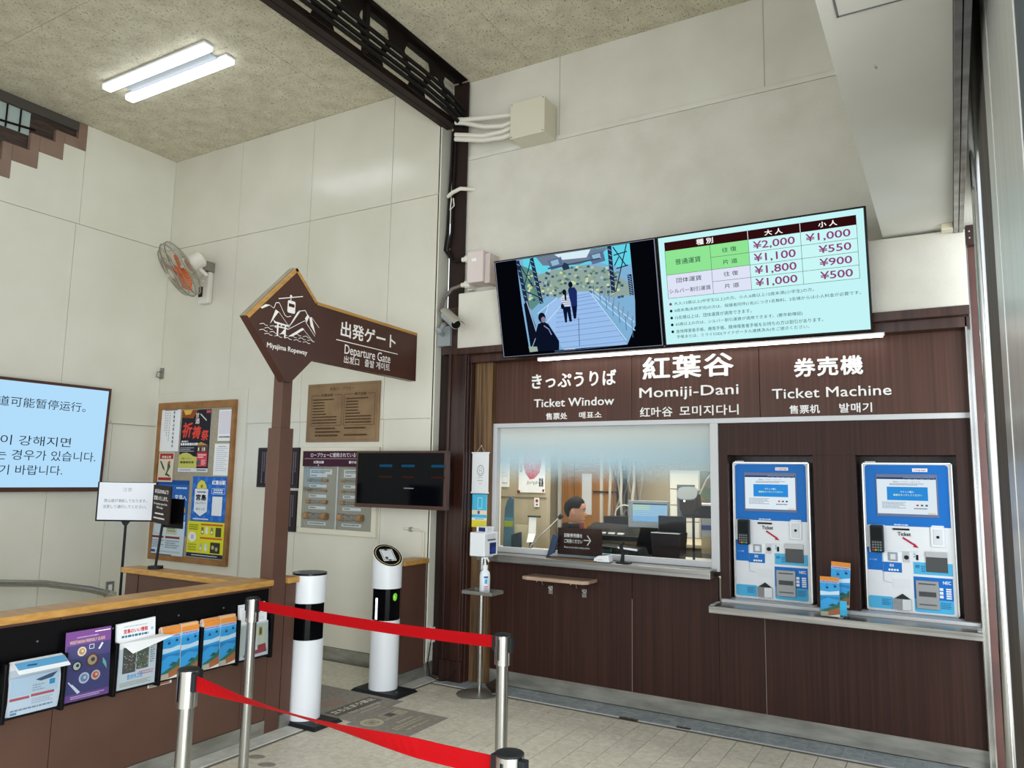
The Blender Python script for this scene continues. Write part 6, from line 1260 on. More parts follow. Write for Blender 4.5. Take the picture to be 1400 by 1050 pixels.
f.text('宮島', 0.12 * w, 0.46 * h, 0.42 * w, 0.60 * h, '#20242c', 0.04); f.text('スタンプラリー', 0.12 * w, 0.38 * h, 0.42 * w, 0.43 * h, '#20242c', 0.01); f.text('めぐって', 0.15 * w, 0.24 * h, 0.40 * w, 0.30 * h, '#20242c', 0.01); f.small(0.15 * w, 0.63 * h, 0.4 * w, 0.67 * h, 1, '#39445a', 4, 0.7)
f.text('紅葉谷駅', 0.56 * w, 0.82 * h, 0.94 * w, 0.92 * h, '#f2f5fa', 0.03); f.frame(0.57 * w, 0.62 * h, 0.93 * w, 0.74 * h, 0.004, '#dfe9f6'); f.small(0.62 * w, 0.63 * h, 0.88 * w, 0.73 * h, 2, '#dfe9f6', 5, 0.6); f.rect(0.60 * w, 0.14 * h, 0.88 * w, 0.56 * h, '#e4e8ee'); f.small(0.08 * w, 0.03 * h, 0.52 * w, 0.07 * h, 1, '#dfe9f6', 7, 0.7); f.finish(o, 'poster_print', 'poster_lettering')
o, f = sheet('fare_flyer', 'pale blue flyer with curled corner at the lower left of the pin board', 'flyer', -7.345, -6.805, 0.735, 1.095, 'paper', 0.008); w, h = 0.54, 0.36
f.rect(0, 0, w, h, '#c5d3dc'); f.rect(0, 0, 0.68 * w, 0.05 * h, '#26406e'); f.rect(0.05 * w, 0.09 * h, 0.18 * w, 0.16 * h, '#274a86'); f.rect(0.22 * w, 0.10 * h, 0.92 * w, 0.15 * h, '#a9bfcb'); f.rect(0.02 * w, 0.50 * h, 0.40 * w, 0.56 * h, '#7d3038'); f.rect(0.45 * w, 0.50 * h, 0.88 * w, 0.56 * h, '#7d3038'); f.frame(0.08 * w, 0.62 * h, 0.35 * w, 0.90 * h, 0.005, '#8fa0a8'); f.rect(0.46 * w, 0.62 * h, 0.78 * w, 0.92 * h, '#b9bf9f'); f.small(0.49 * w, 0.68 * h, 0.74 * w, 0.88 * h, 3, '#6d7a72', 4); f.rect(0.86 * w, 0.80 * h, 0.95 * w, 0.92 * h, '#2f6ea8'); f.small(0.05 * w, 0.22 * h, 0.42 * w, 0.46 * h, 4, '#8595a2', 6); f.small(0.47 * w, 0.22 * h, 0.88 * w, 0.46 * h, 4, '#8595a2', 7); f.finish(o, 'flyer_print')
o, f = sheet('yellow_flyer', 'bright yellow flyer with navy foot at the lower right of the pin board', 'flyer', -6.757, -6.210, 0.758, 1.106, '#d8d62c'); w, h = 0.547, 0.348
f.rect(0, 0, w, h, '#d9d72e'); f.rect(0, 0, w, 0.11 * h, '#232a44'); f.small(0.15 * w, 0.03 * h, 0.85 * w, 0.07 * h, 1, '#cfd3df', 2, 0.6); f.rect(0.36 * w, 0.90 * h, 0.96 * w, 0.95 * h, '#c65f28'); f.rect(0.36 * w, 0.52 * h, 0.96 * w, 0.57 * h, '#c65f28')
for k, (x, y, c_) in enumerate(((0.38, 0.65, '#7a7a52'), (0.50, 0.66, '#e8e4c0'), (0.64, 0.65, '#8d8d60'), (0.36, 0.18, '#b9b890'), (0.50, 0.18, '#c8dfe0'))): f.rect(x * w, y * h, (x + 0.07) * w, (y + 0.2) * h, c_); f.rect((x + 0.015) * w, (y + 0.03) * h, (x + 0.055) * w, (y + 0.1) * h, '#e9e9e4')
f.rect(0.78 * w, 0.60 * h, 0.93 * w, 0.86 * h, '#4a4630'); f.rect(0.66 * w, 0.14 * h, 0.92 * w, 0.44 * h, '#3d3a2c'); f.disc(0.73 * w, 0.3 * h, 0.02, '#b9b69c'); f.disc(0.83 * w, 0.26 * h, 0.02, '#a5a28c'); f.disc(0.15 * w, 0.56 * h, 0.065, '#e9e9e0', 0.05); f.rect(0.11 * w, 0.5 * h, 0.19 * w, 0.62 * h, '#b9bcc4')
f.small(0.04 * w, 0.75 * h, 0.30 * w, 0.93 * h, 3, '#8a8a1e', 4); f.small(0.04 * w, 0.16 * h, 0.28 * w, 0.38 * h, 3, '#a3a12a', 5); f.finish(o, 'flyer_print')

# ================================================================== PLAQUES AND ROPE CASE
bp = thing('bronze_plaque', 'bronze coloured plaque engraved with ropeway data on the back wall', 'plaque', (-4.75, YB, 1.89))
m = MB(); m.box(-5.188, -4.323, YB - 0.02, YB - 0.001, 1.893, 2.43); m.build('plaque_plate', textured('bronze_plate', '#7d6245', '#8f7453', (1, 1, 1), 4, 4, 0.42, metal=0.25), bp, 0.003)
f = Flat((-5.188, YB - 0.0203, 1.893), EX, EZ); w, h = 0.865, 0.537; e = '#4b3520'
f.text('宮島ロープウエー', 0.32 * w, 0.875 * h, 0.66 * w, 0.935 * h, e, 0.005); f.frame(0.03 * w, 0.04 * h, 0.97 * w, 0.96 * h, 0.002, '#6b5237')
f.frame(0.065 * w, 0.28 * h, 0.50 * w, 0.80 * h, 0.004, e); f.frame(0.53 * w, 0.28 * h, 0.945 * w, 0.80 * h, 0.004, e); f.rect(0.19 * w, 0.79 * h, 0.38 * w, 0.81 * h, '#857055'); f.rect(0.66 * w, 0.79 * h, 0.84 * w, 0.81 * h, '#857055')
f.text('紅葉谷線', 0.205 * w, 0.775 * h, 0.365 * w, 0.825 * h, e, 0.02); f.text('獅子岩線', 0.67 * w, 0.775 * h, 0.83 * w, 0.825 * h, e, 0.02)
for x0_ in (0.085, 0.555):
    for k in range(9): yk = (0.725 - 0.05 * k) * h; f.small(x0_ * w, yk - 0.012 * h, (x0_ + (0.30 if k in (0, 6, 7, 8) else 0.17 if k != 5 else 0.2)) * w + (0.05 * w if k > 5 else 0), yk + 0.012 * h, 1, e, k, 0.9)
for k, (a_, b_) in enumerate(((0.14, 0.42), (0.14, 0.49), (0.14, 0.46))): f.small(a_ * w, (0.215 - 0.06 * k) * h, b_ * w, (0.245 - 0.06 * k) * h, 1, e, 20 + k, 0.9)
for yk, b_ in ((0.215, 0.84), (0.10, 0.86)): f.small(0.55 * w, yk * h, b_ * w, (yk + 0.03) * h, 1, e, 30, 0.9)
f.finish(bp, 'engraved_lines', 'engraving')
for nm, lab, x0, x1, z0, z1 in (('black_plaque', 'upper black text plaque behind the brown sign post', -5.81, -5.262, 1.468, 1.844), ('black_plaque', 'lower black text plaque behind the brown sign post', -5.61, -5.268, 1.068, 1.445)):
    o = thing(nm, lab, 'plaque', ((x0 + x1) / 2, YB, z0)); m = MB(); m.box(x0, x1, YB - 0.02, YB - 0.001, z0, z1); m.build('plaque_plate', paint('#2a2327', 0.35), o, 0.002)
    f = Flat((x0, YB - 0.0203, z0), EX, EZ); f.frame(0.012, 0.012, x1 - x0 - 0.012, z1 - z0 - 0.012, 0.002, '#55494f')
    for k in range(int((x1 - x0 - 0.06) / 0.026)): 
        z = z1 - z0 - 0.04; rq = random.Random(k + int(x0 * 10)); zend = rq.choice((0.05, 0.05, 0.15))
        while z > zend: hh = rq.uniform(0.010, 0.02); f.rect(x1 - x0 - 0.045 - 0.026 * k, z - hh, x1 - x0 - 0.034 - 0.026 * k, z, '#7b7078'); f.k -= 1; z -= hh + 0.004
    f.k += 1; f.finish(o, 'engraved_text')
ca = thing('rope_display_case', 'glazed wall case showing cut samples of wire rope', 'display case', (-4.76, YB, 1.07))
m = MB()
for b in ((-5.232, -4.30, 1.81, 1.845), (-5.232, -4.30, 1.068, 1.115), (-5.232, -5.185, 1.115, 1.81), (-4.355, -4.30, 1.115, 1.81)): m.box(b[0], b[1], YB - 0.03, YB, b[2], b[3])
m.build('case_frame', M['cream'], ca, 0.003)
m = MB(); m.box(-5.19, -4.35, YB - 0.003, YB - 0.0005, 1.11, 1.68); m.build('case_back', paint('#a39d8e', 0.6), ca)
m = MB(); m.box(-5.189, -4.35, YB - 0.04, YB - 0.028, 1.672, 1.810); hd = m.build('title_board', paint('#3c1a2c', 0.4), ca, 0.001)
f = Flat((-5.189, YB - 0.0403, 1.672), EX, EZ); f.text('ロープウェーに使用されているワイヤー', 0.10, 0.082, 0.80, 0.122, '#e6dfe3', 0.01); f.rect(0.02, 0.068, 0.82, 0.0705, '#cfc6cc'); f.text('紅葉谷線', 0.14, 0.025, 0.265, 0.05, '#e6dfe3', 0.02); f.disc(0.20, 0.01, 0.006, '#e6dfe3'); f.text('獅子岩線', 0.565, 0.025, 0.69, 0.05, '#e6dfe3', 0.02); f.finish(hd, 'title_line', 'title_lettering')
m = MB(); m.box(-4.765, -4.755, YB - 0.034, YB - 0.026, 1.115, 1.672); m.build('door_stile', M['alu'], ca)
m = MB(); m.box(-5.185, -4.355, YB - 0.027, YB - 0.025, 1.117, 1.668); m.build('case_glass', M['glass'], ca)
rope = textured('wire_rope_strands', '#56554f', '#a5a298', (30, 30, 30), 3, 3, 0.45, metal=0.3)
for cx in (-5.13, -4.715):
    for k, (z, r_, ln) in enumerate(((1.545, 0.011, 0.23), (1.452, 0.010, 0.22), (1.352, 0.015, 0.235), (1.225, 0.026, 0.25))):
        o = thing('wire_rope_sample', '%s wire rope sample in the %s half of the display case' % (('uppermost thin', 'second thin', 'third', 'thickest lowest')[k], 'left' if cx < -5 else 'right'), 'rope sample', (cx, YB - 0.022, z), 'rope samples in the display case')
        yy = YB - 0.003 - r_
        m = MB()
        if k == 3:
            for q in range(7): m.tube([(cx + 0.03 + (ln - 0.06) * i / 14, yy + 0.62 * r_ * math.cos(2 * math.pi * q / 7 + i * 0.35), z + 0.62 * r_ * math.sin(2 * math.pi * q / 7 + i * 0.35)) for i in range(15)], r_ * 0.42, 6)
        else: m.cyl((cx + 0.03, yy, z), (cx + ln - 0.03, yy, z), r_ * 0.85, n=10)
        m.build('strands', rope, o, smooth=True)
        for xa in (cx - 0.005, cx + ln - 0.035):
            m = MB(); m.cyl((xa, yy - 0.001, z), (xa + 0.045, yy - 0.001, z), r_ * 1.25, n=12); M.setdefault('cap', None) or M.update(cap=textured('cork_brown', '#8f6d47', '#a58058', (1, 1, 1), 9, 3, 0.6)); m.build('end_cap', M['cap'], o, smooth=True)
    for k, (z, w_) in enumerate(((1.600, 0.27), (1.575, 0.21), (1.48, 0.21), (1.39, 0.21), (1.285, 0.21), (1.145, 0.22))):
        o = thing('sample_caption', 'small white caption strip, %s in the %s half of the display case' % (('topmost', 'second from top', 'third from top', 'fourth from top', 'fifth from top', 'lowest')[k], 'left' if cx < -5 else 'right'), 'caption', (cx, YB - 0.01, z), 'captions in the display case')
        hh = 0.045 if k == 0 else 0.026; m = MB(); m.box(cx + 0.01, cx + 0.01 + w_, YB - 0.008, YB - 0.0035, z, z + hh); m.build('caption_strip', M['paper'], o)
        f = Flat((cx + 0.01, YB - 0.0083, z), EX, EZ); f.small(0.015, hh * 0.2, (0.09, w_ - 0.02)[k in (0, 5)], hh * 0.85, 2 if k == 0 else 1, '#2c2c30', k + 3, 0.55); f.finish(o, 'caption_print')

# brown framed screen on an arm
at = thing('arm_screen', 'dark brown framed screen held out on an arm in front of the white corner', 'television', (-3.9, 4.88, 1.33))
m = MB(); m.box(-4.378, -3.445, 4.90, 4.955, 1.335, 1.802); m.build('screen_casing', textured('brown_casing', '#3f241b', '#4b2d22', (1, 1, 1), 3, 3, 0.35), at, 0.003)
m = MB(); m.box(-4.355, -3.468, 4.896, 4.90, 1.365, 1.785); scn = m.build('screen_glass', paint('#05070c', 0.08, spec=0.12), at)
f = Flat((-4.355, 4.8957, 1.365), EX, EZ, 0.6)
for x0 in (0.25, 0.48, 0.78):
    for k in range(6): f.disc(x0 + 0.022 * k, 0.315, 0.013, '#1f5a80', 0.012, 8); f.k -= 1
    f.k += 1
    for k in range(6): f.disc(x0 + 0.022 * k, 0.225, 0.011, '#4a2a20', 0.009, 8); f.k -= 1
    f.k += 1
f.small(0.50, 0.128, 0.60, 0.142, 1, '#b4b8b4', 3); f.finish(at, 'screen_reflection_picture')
m = MB(); m.box(-3.62, -3.54, 4.955, 5.115, 1.50, 1.64); m.build('support_arm', M['brownsteel'], at, 0.003)
# wiring trunking and outlet by the corner
tk = thing('cable_trunking', 'thin white surface conduit bending down onto the end partition', 'conduit', (-3.9, YB - 0.01, 0.95))
m = MB(); m.tube([(-4.02, YB - 0.012, 1.16), (-3.86, YB - 0.012, 1.155), (-3.80, YB - 0.012, 1.14), (-3.80, YB - 0.012, 0.94)], 0.009, 8); m.build('conduit_run', M['cream'], tk, smooth=True)
m = MB(); m.box(-3.945, -3.925, YB - 0.03, YB - 0.001, 1.14, 1.175); m.build('conduit_clip', paint('#8e8c84', 0.4), tk)
ol = thing('wall_outlet', 'white outlet box low on the white corner strip', 'outlet', (-3.74, 5.18, 0.26))
m = MB(); m.box(-3.746, -3.715, 5.155, 5.195, 0.26, 0.38); m.build('outlet_body', M['white'], ol, 0.003)
m = MB(); m.box(-3.714, -3.712, 5.163, 5.188, 0.30, 0.345); m.build('outlet_face', paint('#c9cbcc', 0.4), ol)
m = MB(); m.tube([(-3.70, 5.17, 0.32), (-3.70, 5.12, 0.30), (-3.70, 5.08, 0.12), (-3.66, 5.06, 0.03), (-3.55, 5.04, 0.012), (-3.47, 5.07, 0.02), (-3.44, 5.09, 0.1)], 0.0045, 6)
tag(m.build('power_cord', M['cable'], None, smooth=True), 'thin dark power cord drooping from the outlet to the floor by the column', 'cord')
# ================================================================== TICKET OFFICE BEHIND THE GLASS
of = setting('office_room', (-2.6, 7.0, 0))
beige = textured('beige_office_wall', '#a3967d', '#b0a48b', (1, 1, 1), 2, 3, 0.7)
m = MB(); m.box(-5.6, 1.0, 7.95, 8.05, 0, 2.7); m.build('office_back_wall', beige, of)
m = MB(); m.box(-5.7, -5.6, 5.4, 8.05, 0, 2.7); m.box(0.95, 1.05, 5.4, 8.05, 0, 2.7); m.build('office_side_walls', beige, of)
m = MB(); m.box(-5.6, 1.0, 5.38, 8.05, 2.6, 2.7); m.build('office_ceiling', M['offwhite'], of)
m = MB(); m.box(-5.6, -3.225, 5.33, 5.38, 0, 2.7); m.box(-3.225, 0.9, 5.38, 5.42, 2.02, 2.7); m.box(-1.40, 0.9, 5.52, 5.56, 0, 2.7); m.build('office_front_wall', M['offwhite'], of)
m = MB(); m.box(-4.35, -3.50, 6.72, 6.80, 0, 2.6); m.build('partition_wall', beige, of, 0.002)
m = MB(); m.box(-4.35, -3.50, 6.712, 6.72, 1.40, 1.41); m.build('partition_joint', paint('#6f6758', 0.7), of)
ol_ = thing('office_ceiling_light', 'lit office ceiling panel behind the ticket window film', 'light', (-2.4, 6.6, 2.58))
m = MB(); m.box(-3.2, -1.9, 6.5, 6.8, 2.57, 2.598); m.build('light_panel', paint('#fff3e0', 0.4, 0, 4.0), ol_)
# wooden doors
dr = thing('office_door', 'honey coloured wooden door with a white paper, behind the seated clerk', 'door', (-3.4, 7.93, 0))
dw = textured('door_veneer', '#a06a28', '#be8238', (20, 20, 0.5), 2, 5, 0.45)
for x0, x1 in ((-3.915, -3.765), (-3.755, -3.41), (-3.40, -3.20)):
    m = MB(); m.box(x0, x1, 7.90, 7.949, 0.02, 2.3); m.build('door_leaf', dw, dr, 0.002)
m = MB(); m.box(-3.96, -3.925, 7.88, 7.949, 0, 2.32); m.box(-3.435, -3.40, 7.885, 7.90, 0, 2.32); m.build('door_jamb', M['offwhite'], dr)
m = MB(); m.box(-3.66, -3.54, 7.893, 7.8985, 1.20, 1.66); m.build('paper_sheet', M['paper'], dr)
m = MB(); m.cyl((-3.50, 7.87, 1.46), (-3.24, 7.87, 1.46), 0.009, n=8); m.box(-3.51, -3.49, 7.87, 7.90, 1.45, 1.47); m.box(-3.25, -3.23, 7.87, 7.90, 1.45, 1.47); m.build('pull_bar', M['black'], dr)
# posters on the partition
def opanel(name, label, cat, x0, x1, z0, z1, y=6.705, col='paper'):
    o = thing(name, label, cat, ((x0 + x1) / 2, y, z0)); m = MB(); m.box(x0, x1, y, y + 0.003, z0, z1); m.build('sheet', M[col] if col in M else paint(col, 0.6), o); return o, Flat((x0, y - 0.0005, z0), EX, EZ)
o, f = opanel('oyster_poster', 'white poster with a big red brush-painted shape on the office partition', 'poster', -3.815, -3.512, 1.455, 1.90)
f.poly([(0.07, 0.40), (0.05, 0.28), (0.08, 0.19), (0.13, 0.13), (0.18, 0.14), (0.24, 0.20), (0.26, 0.30), (0.24, 0.42)], '#c24452'); f.poly([(0.08, 0.42), (0.07, 0.30), (0.12, 0.27), (0.2, 0.28), (0.24, 0.36), (0.22, 0.43)], '#d58e96'); f.line([(0.12, 0.25), (0.15, 0.31), (0.18, 0.25)], 0.008, '#eadfe0')
for k in range(9): f.line([(0.11 + 0.016 * k, 0.115 - 0.004 * (k % 3)), (0.10 + 0.018 * k, 0.075 + 0.006 * (k % 4))], 0.005, '#2a2a30')
f.text('宮島', 0.235, 0.06, 0.285, 0.15, '#26262a', 0.03); f.text('牡蠣', 0.012, 0.20, 0.04, 0.30, '#4a4a50', 0.01); f.rect(-0.015, -0.01, 0.02, 0.02, '#7e2b28'); f.rect(0.275, 0.01, 0.295, 0.035, '#7e2b28'); f.finish(o, 'poster_print', 'poster_lettering')
o, f = opanel('tall_notice', 'tall white notice at the left of the red oyster poster', 'notice', -4.03, -3.925, 1.505, 1.84); f.small(0.02, 0.10, 0.085, 0.30, 10, '#9aa0a0', 3, 0.3); f.text('お知らせ', 0.02, 0.03, 0.085, 0.05, '#3a3a3a', 0.01); f.finish(o, 'notice_print', 'notice_lettering')
o, f = opanel('small_charm_card', 'small card with red mark below the red oyster poster', 'card', -3.632, -3.575, 1.315, 1.405); f.disc(0.03, 0.06, 0.016, '#b0362f'); f.rect(0.022, 0.015, 0.04, 0.03, '#444444'); f.finish(o, 'card_print')
# desk along the inside of the window and a side desk
dk = thing('inner_desk', 'office desk top just behind the ticket window glass', 'desk', (-2.3, 5.9, 0))
m = MB(); m.box(-3.9, -1.42, 5.42, 5.74, 0.94, 0.965); m.box(-2.50, -1.42, 5.74, 6.32, 0.94, 0.965); m.box(-3.9, -3.2, 5.74, 6.2, 0.94, 0.965); m.build('desk_top', M['offwhite'], dk, 0.0)
m = MB(); m.box(-3.88, -1.44, 5.45, 5.50, 0.0, 0.94); m.box(-3.88, -3.84, 5.5, 6.1, 0, 0.94); m.box(-1.48, -1.44, 5.5, 6.1, 0, 0.94); m.build('desk_panels', M['offwhite'], dk)
d2 = thing('side_desk', 'pale beige desk with keypad behind the clerk', 'desk', (-2.6, 6.9, 0))
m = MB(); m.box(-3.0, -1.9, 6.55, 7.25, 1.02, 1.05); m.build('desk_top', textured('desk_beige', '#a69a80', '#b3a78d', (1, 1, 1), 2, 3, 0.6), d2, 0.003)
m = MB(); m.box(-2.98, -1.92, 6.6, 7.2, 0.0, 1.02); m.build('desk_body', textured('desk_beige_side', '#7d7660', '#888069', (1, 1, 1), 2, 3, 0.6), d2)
k_ = thing('control_panel', 'dark slanted control panel with small white buttons on the desk behind the clerk', 'panel', (-2.72, 6.5, 1.05))
m = MB(); m.prism([(-3.02, 6.45, 1.055), (-2.40, 6.45, 1.055), (-2.40, 6.80, 1.13), (-3.02, 6.80, 1.15)], (0, 0, 0.04)); m.build('panel_body', paint('#1d2123', 0.35), k_, 0.003)
for q in range(4):
    m = MB(); m.box(-2.93 + 0.09 * q, -2.87 + 0.09 * q, 6.50, 6.53, 1.09 + 0.0, 1.118); m.build('panel_button', M['paper'], k_)
# monitor
mo = thing('computer_monitor', 'grey framed monitor showing a pale blue table behind the ticket window', 'monitor', (-2.18, 6.0, 0.965))
m = MB(); m.box(-2.357, -2.01, 6.0, 6.03, 1.212, 1.430); m.build('monitor_casing', paint('#8e979b', 0.4), mo, 0.004)
f = Flat((-2.316, 5.9995, 1.262), EX, EZ, 0.85); w, h = 0.294, 0.146; f.rect(0, 0, w, h, '#a5d0ee'); f.rect(0, 0.93 * h, w, h, '#41555f'); f.rect(0, 0.62 * h, 0.5 * w, 0.92 * h, '#bfe0d2'); f.rect(0, 0, w, 0.3 * h, '#86bce8')
for k in range(5): f.small(0.03 * w, (0.80 - 0.11 * k) * h, 0.95 * w, (0.85 - 0.11 * k) * h, 1, '#7fa6c0', k, 0.4)
f.finish(mo, 'monitor_picture')
m = MB(); m.prism([(-2.26, 6.035, 1.22), (-2.12, 6.035, 1.22), (-2.08, 6.035, 0.99), (-2.32, 6.035, 0.99)], (0, 0.03, 0)); m.box(-2.34, -2.06, 5.95, 6.11, 0.966, 0.985); m.build('monitor_stand', M['black'], mo, 0.003)
cr = thing('card_reader_box', 'dark brown cash register box right of the monitor, its lid propped up', 'register', (-1.9, 5.75, 0.965))
m = MB(); m.prism([(-2.005, 5.60, 0.967), (-1.80, 5.60, 0.967), (-1.78, 5.60, 1.205), (-2.02, 5.60, 1.205)], (0, 0.16, 0)); m.build('register_body', paint('#1a1215', 0.3), cr, 0.003)
m = MB(); m.box(-2.02, -1.80, 5.78, 5.80, 1.18, 1.325); m.build('register_lid', paint('#15161a', 0.3), cr, 0.003)
m = MB(); m.box(-2.015, -1.79, 5.597, 5.60, 1.200, 1.208); m.build('register_trim', M['chrome'], cr)
# lamp-like device with rounded plate
rd = thing('document_camera', 'dark device head with grey rounded plate on a thin pole, right side of the office', 'device', (-1.76, 5.78, 0.965))
m = MB(); m.cyl((-1.745, 5.80, 0.966), (-1.745, 5.80, 1.36), 0.010, n=10); m.build('device_pole', M['black'], rd)
m = MB(); m.prism([(-1.835, 5.72, 1.50), (-1.70, 5.72, 1.50), (-1.685, 5.72, 1.40), (-1.72, 5.72, 1.345), (-1.80, 5.72, 1.345), (-1.83, 5.72, 1.38)], (0, 0.12, 0)); m.build('device_head', paint('#33261f', 0.25), rd, 0.008)
m = MB(); cc = Vector((-1.765, 5.72, 1.50)); n2 = Vector((0.1, -0.75, 0.65)).normalized(); uu = Vector((1, 0.13, 0)).normalized(); uu = (uu - n2 * uu.dot(n2)).normalized(); v2 = n2.cross(uu)
pts = [cc + uu * (0.075 * abs(math.cos(t)) ** 0.6 * (1 if math.cos(t) > 0 else -1)) + v2 * (0.062 * abs(math.sin(t)) ** 0.6 * (1 if math.sin(t) > 0 else -1)) for t in [2 * math.pi * i / 28 for i in range(28)]]
m.prism(pts, n2 * 0.012); m.build('device_plate', paint('#9aa1a0', 0.35), rd)
m = MB(); m.ball((-1.785, 5.705, 1.447), 0.008, 8, 6); m.build('device_light', paint('#ffffff', 0.4, 0, 3.0), rd)
# shelving at the back right
sh = thing('filing_unit', 'white drawer unit with dark glazed panel at the back of the office', 'cabinet', (-2.36, 7.5, 0))
m = MB(); m.box(-2.48, -2.17, 7.45, 7.9, 0.0, 1.70); m.build('unit_body', paint('#bdbdb5', 0.5), sh, 0.003)
for k in range(10):
    m = MB(); m.box(-2.47, -2.18, 7.438, 7.449, 0.08 + 0.16 * k, 0.225 + 0.16 * k); m.build('drawer', paint('#c6c6be', 0.5), sh, 0.002)
m = MB(); m.box(-2.40, -2.22, 7.43, 7.437, 1.24, 1.56); m.build('glazed_panel', paint('#4a5257', 0.15), sh)
bx = thing('carton_stack', 'white cartons with blue band on a shelf at the right of the office', 'box', (-1.8, 6.7, 0))
m = MB(); m.box(-1.88, -1.52, 6.5, 6.9, 0.0, 1.29); m.build('shelf_unit', paint('#93928a', 0.6), bx, 0.002)
m = MB(); m.box(-1.88, -1.60, 6.49, 6.5, 1.04, 1.28); m.build('carton_front', paint('#b9c0c4', 0.6), bx); m = MB(); m.box(-1.88, -1.60, 6.482, 6.488, 1.185, 1.225); m.build('blue_band', paint('#2a4d96', 0.5), bx)
m = MB(); m.box(-1.88, -1.80, 6.47, 6.482, 0.99, 1.13); m.build('cream_carton', paint('#b8aa84', 0.6), bx)
sf2 = thing('dark_shelf', 'dark shelf board with white papers at the right edge of the ticket window', 'shelf', (-1.7, 6.2, 1.2))
m = MB(); m.box(-1.95, -1.55, 6.15, 6.45, 1.30, 1.40); m.box(-1.60, -1.57, 6.15, 6.45, 0.0, 1.30); m.build('shelf_board', M['black'], sf2, 0.002)
m = MB(); m.box(-1.92, -1.60, 6.14, 6.30, 1.402, 1.418); m.build('paper_pile', M['paper'], sf2)
gb = thing('green_folder', 'green folder leaning high behind the right edge of the ticket window glass', 'folder', (-1.62, 6.0, 1.45)); m = MB(); m.prism([(-1.86, 6.2, 1.51), (-1.60, 6.2, 1.58), (-1.60, 6.2, 1.46), (-1.68, 6.2, 1.42)], (0, 0.01, 0)); m.build('folder_cover', paint('#5b7360', 0.5), gb); gb.location = gb.location
m = MB(); m.tube([(-1.83, 6.15, 1.42), (-1.72, 6.1, 1.62), (-1.62, 6.1, 1.72)], 0.006, 6); m.build('folder_clip_wire', M['offwhite'], gb)
pl2 = thing('cable_bundle', 'tangle of grey and white cables and pipes by the dark corner behind the clerk', 'cables', (-3.0, 7.6, 1.0))
for k in range(9):
    x = -3.20 + 0.045 * k; m = MB(); rq = random.Random(k)
    m.tube([(x + rq.uniform(-.02, .02), 7.62 + rq.uniform(-.05, .05), 1.05 + 0.18 * i) for i in range(6)], 0.009 if k % 3 else 0.016, 6); m.build('cable', paint(('#b9b7ab', '#4c4e50', '#8e8c82')[k % 3], 0.6), pl2, smooth=True)
for k in range(7):
    rq = random.Random(40 + k); cx, cz, rr = -3.0 + 0.06 * k, 1.22 + rq.uniform(-0.06, 0.10), rq.uniform(0.07, 0.12)
    m = MB(); m.tube([(cx + rr * math.cos(t), 7.55, cz + rr * math.sin(t) * 0.9) for t in [i * 0.55 for i in range(10)]], 0.008, 6); m.build('cable_loop', paint(('#c6c4ba', '#6e6c64', '#3a3c3e')[k % 3], 0.6), pl2, smooth=True)
m = MB(); m.box(-3.16, -2.72, 7.35, 7.7, 0.8, 1.22); m.build('equipment_box', M['black'], pl2, 0.004)
m = MB(); m.box(-3.16, -3.05, 7.7, 7.74, 1.0, 2.2); m.build('shadow_backing', paint('#22252a', 0.7), pl2)  # added dark sheet standing in for the shadow behind the cables
ws = thing('wall_sensor', 'small black device on the beige office wall above the monitor', 'sensor', (-2.52, 7.94, 1.53)); m = MB(); m.box(-2.56, -2.50, 7.92, 7.949, 1.545, 1.575); m.build('sensor_body', M['black'], ws, 0.002); m = MB(); m.box(-2.56, -2.50, 7.9, 7.9195, 1.55, 1.57); m.build('sensor_lens', M['rubber'], ws)
# things by the left pane
o = thing('blue_board', 'dark blue pointed board leaning at the left end of the ticket window', 'board', (-3.57, 6.1, 0.966)); m = MB(); m.prism([(-3.625, 6.1, 0.967), (-3.52, 6.1, 0.967), (-3.522, 6.1, 1.405), (-3.555, 6.1, 1.425), (-3.585, 6.1, 1.40), (-3.612, 6.1, 1.32), (-3.62, 6.1, 1.2)], (0, 0.012, 0)); m.build('board_face', textured('board_print', '#2a4f63', '#35607a', (1, 1, 1), 4, 3, 0.4), o)
f = Flat((-3.622, 6.0995, 1.15), EX, EZ); f.rect(0.005, 0, 0.10, 0.055, '#7e8a2e'); f.rect(0.005, 0.055, 0.10, 0.085, '#3c7690'); f.finish(o, 'board_stripes')
o = thing('leaflet_rack_small', 'small dark stand with white card holder by the left end of the ticket window', 'stand', (-3.43, 6.1, 0.966)); m = MB(); m.prism([(-3.48, 6.0, 0.967), (-3.395, 6.0, 0.967), (-3.40, 6.0, 1.115), (-3.485, 6.0, 1.085)], (0, 0.05, 0)); m.build('stand_body', paint('#24333f', 0.4), o, 0.004)
m = MB(); m.box(-3.53, -3.36, 6.13, 6.14, 0.967, 1.17); m.build('card_panel', paint('#b8b096', 0.5), o)
o = thing('paper_roll_holder', 'white paper sheets hanging from a grey clip behind the gooseneck microphone', 'papers', (-3.3, 6.2, 0.966)); m = MB(); m.box(-3.37, -3.245, 6.1, 6.12, 1.245, 1.262); m.build('grey_clip', paint('#3e474b', 0.4), o)
m = MB(); m.add([(-3.36, 6.11, 1.245), (-3.285, 6.11, 1.245), (-3.285, 6.10, 1.10), (-3.36, 6.10, 1.10), (-3.28, 6.04, 1.03), (-3.345, 6.04, 1.025)], [(0, 1, 2, 3), (3, 2, 4, 5)]); m.add([(-3.36, 6.113, 1.245), (-3.285, 6.113, 1.245), (-3.285, 6.103, 1.10), (-3.36, 6.103, 1.10)], [(0, 1, 2, 3)]); m.build('paper_sheets', M['paper'], o)
m = MB(); m.box(-3.36, -3.34, 6.12, 6.15, 0.967, 1.25); m.build('holder_post', paint('#3e474b', 0.4), o)
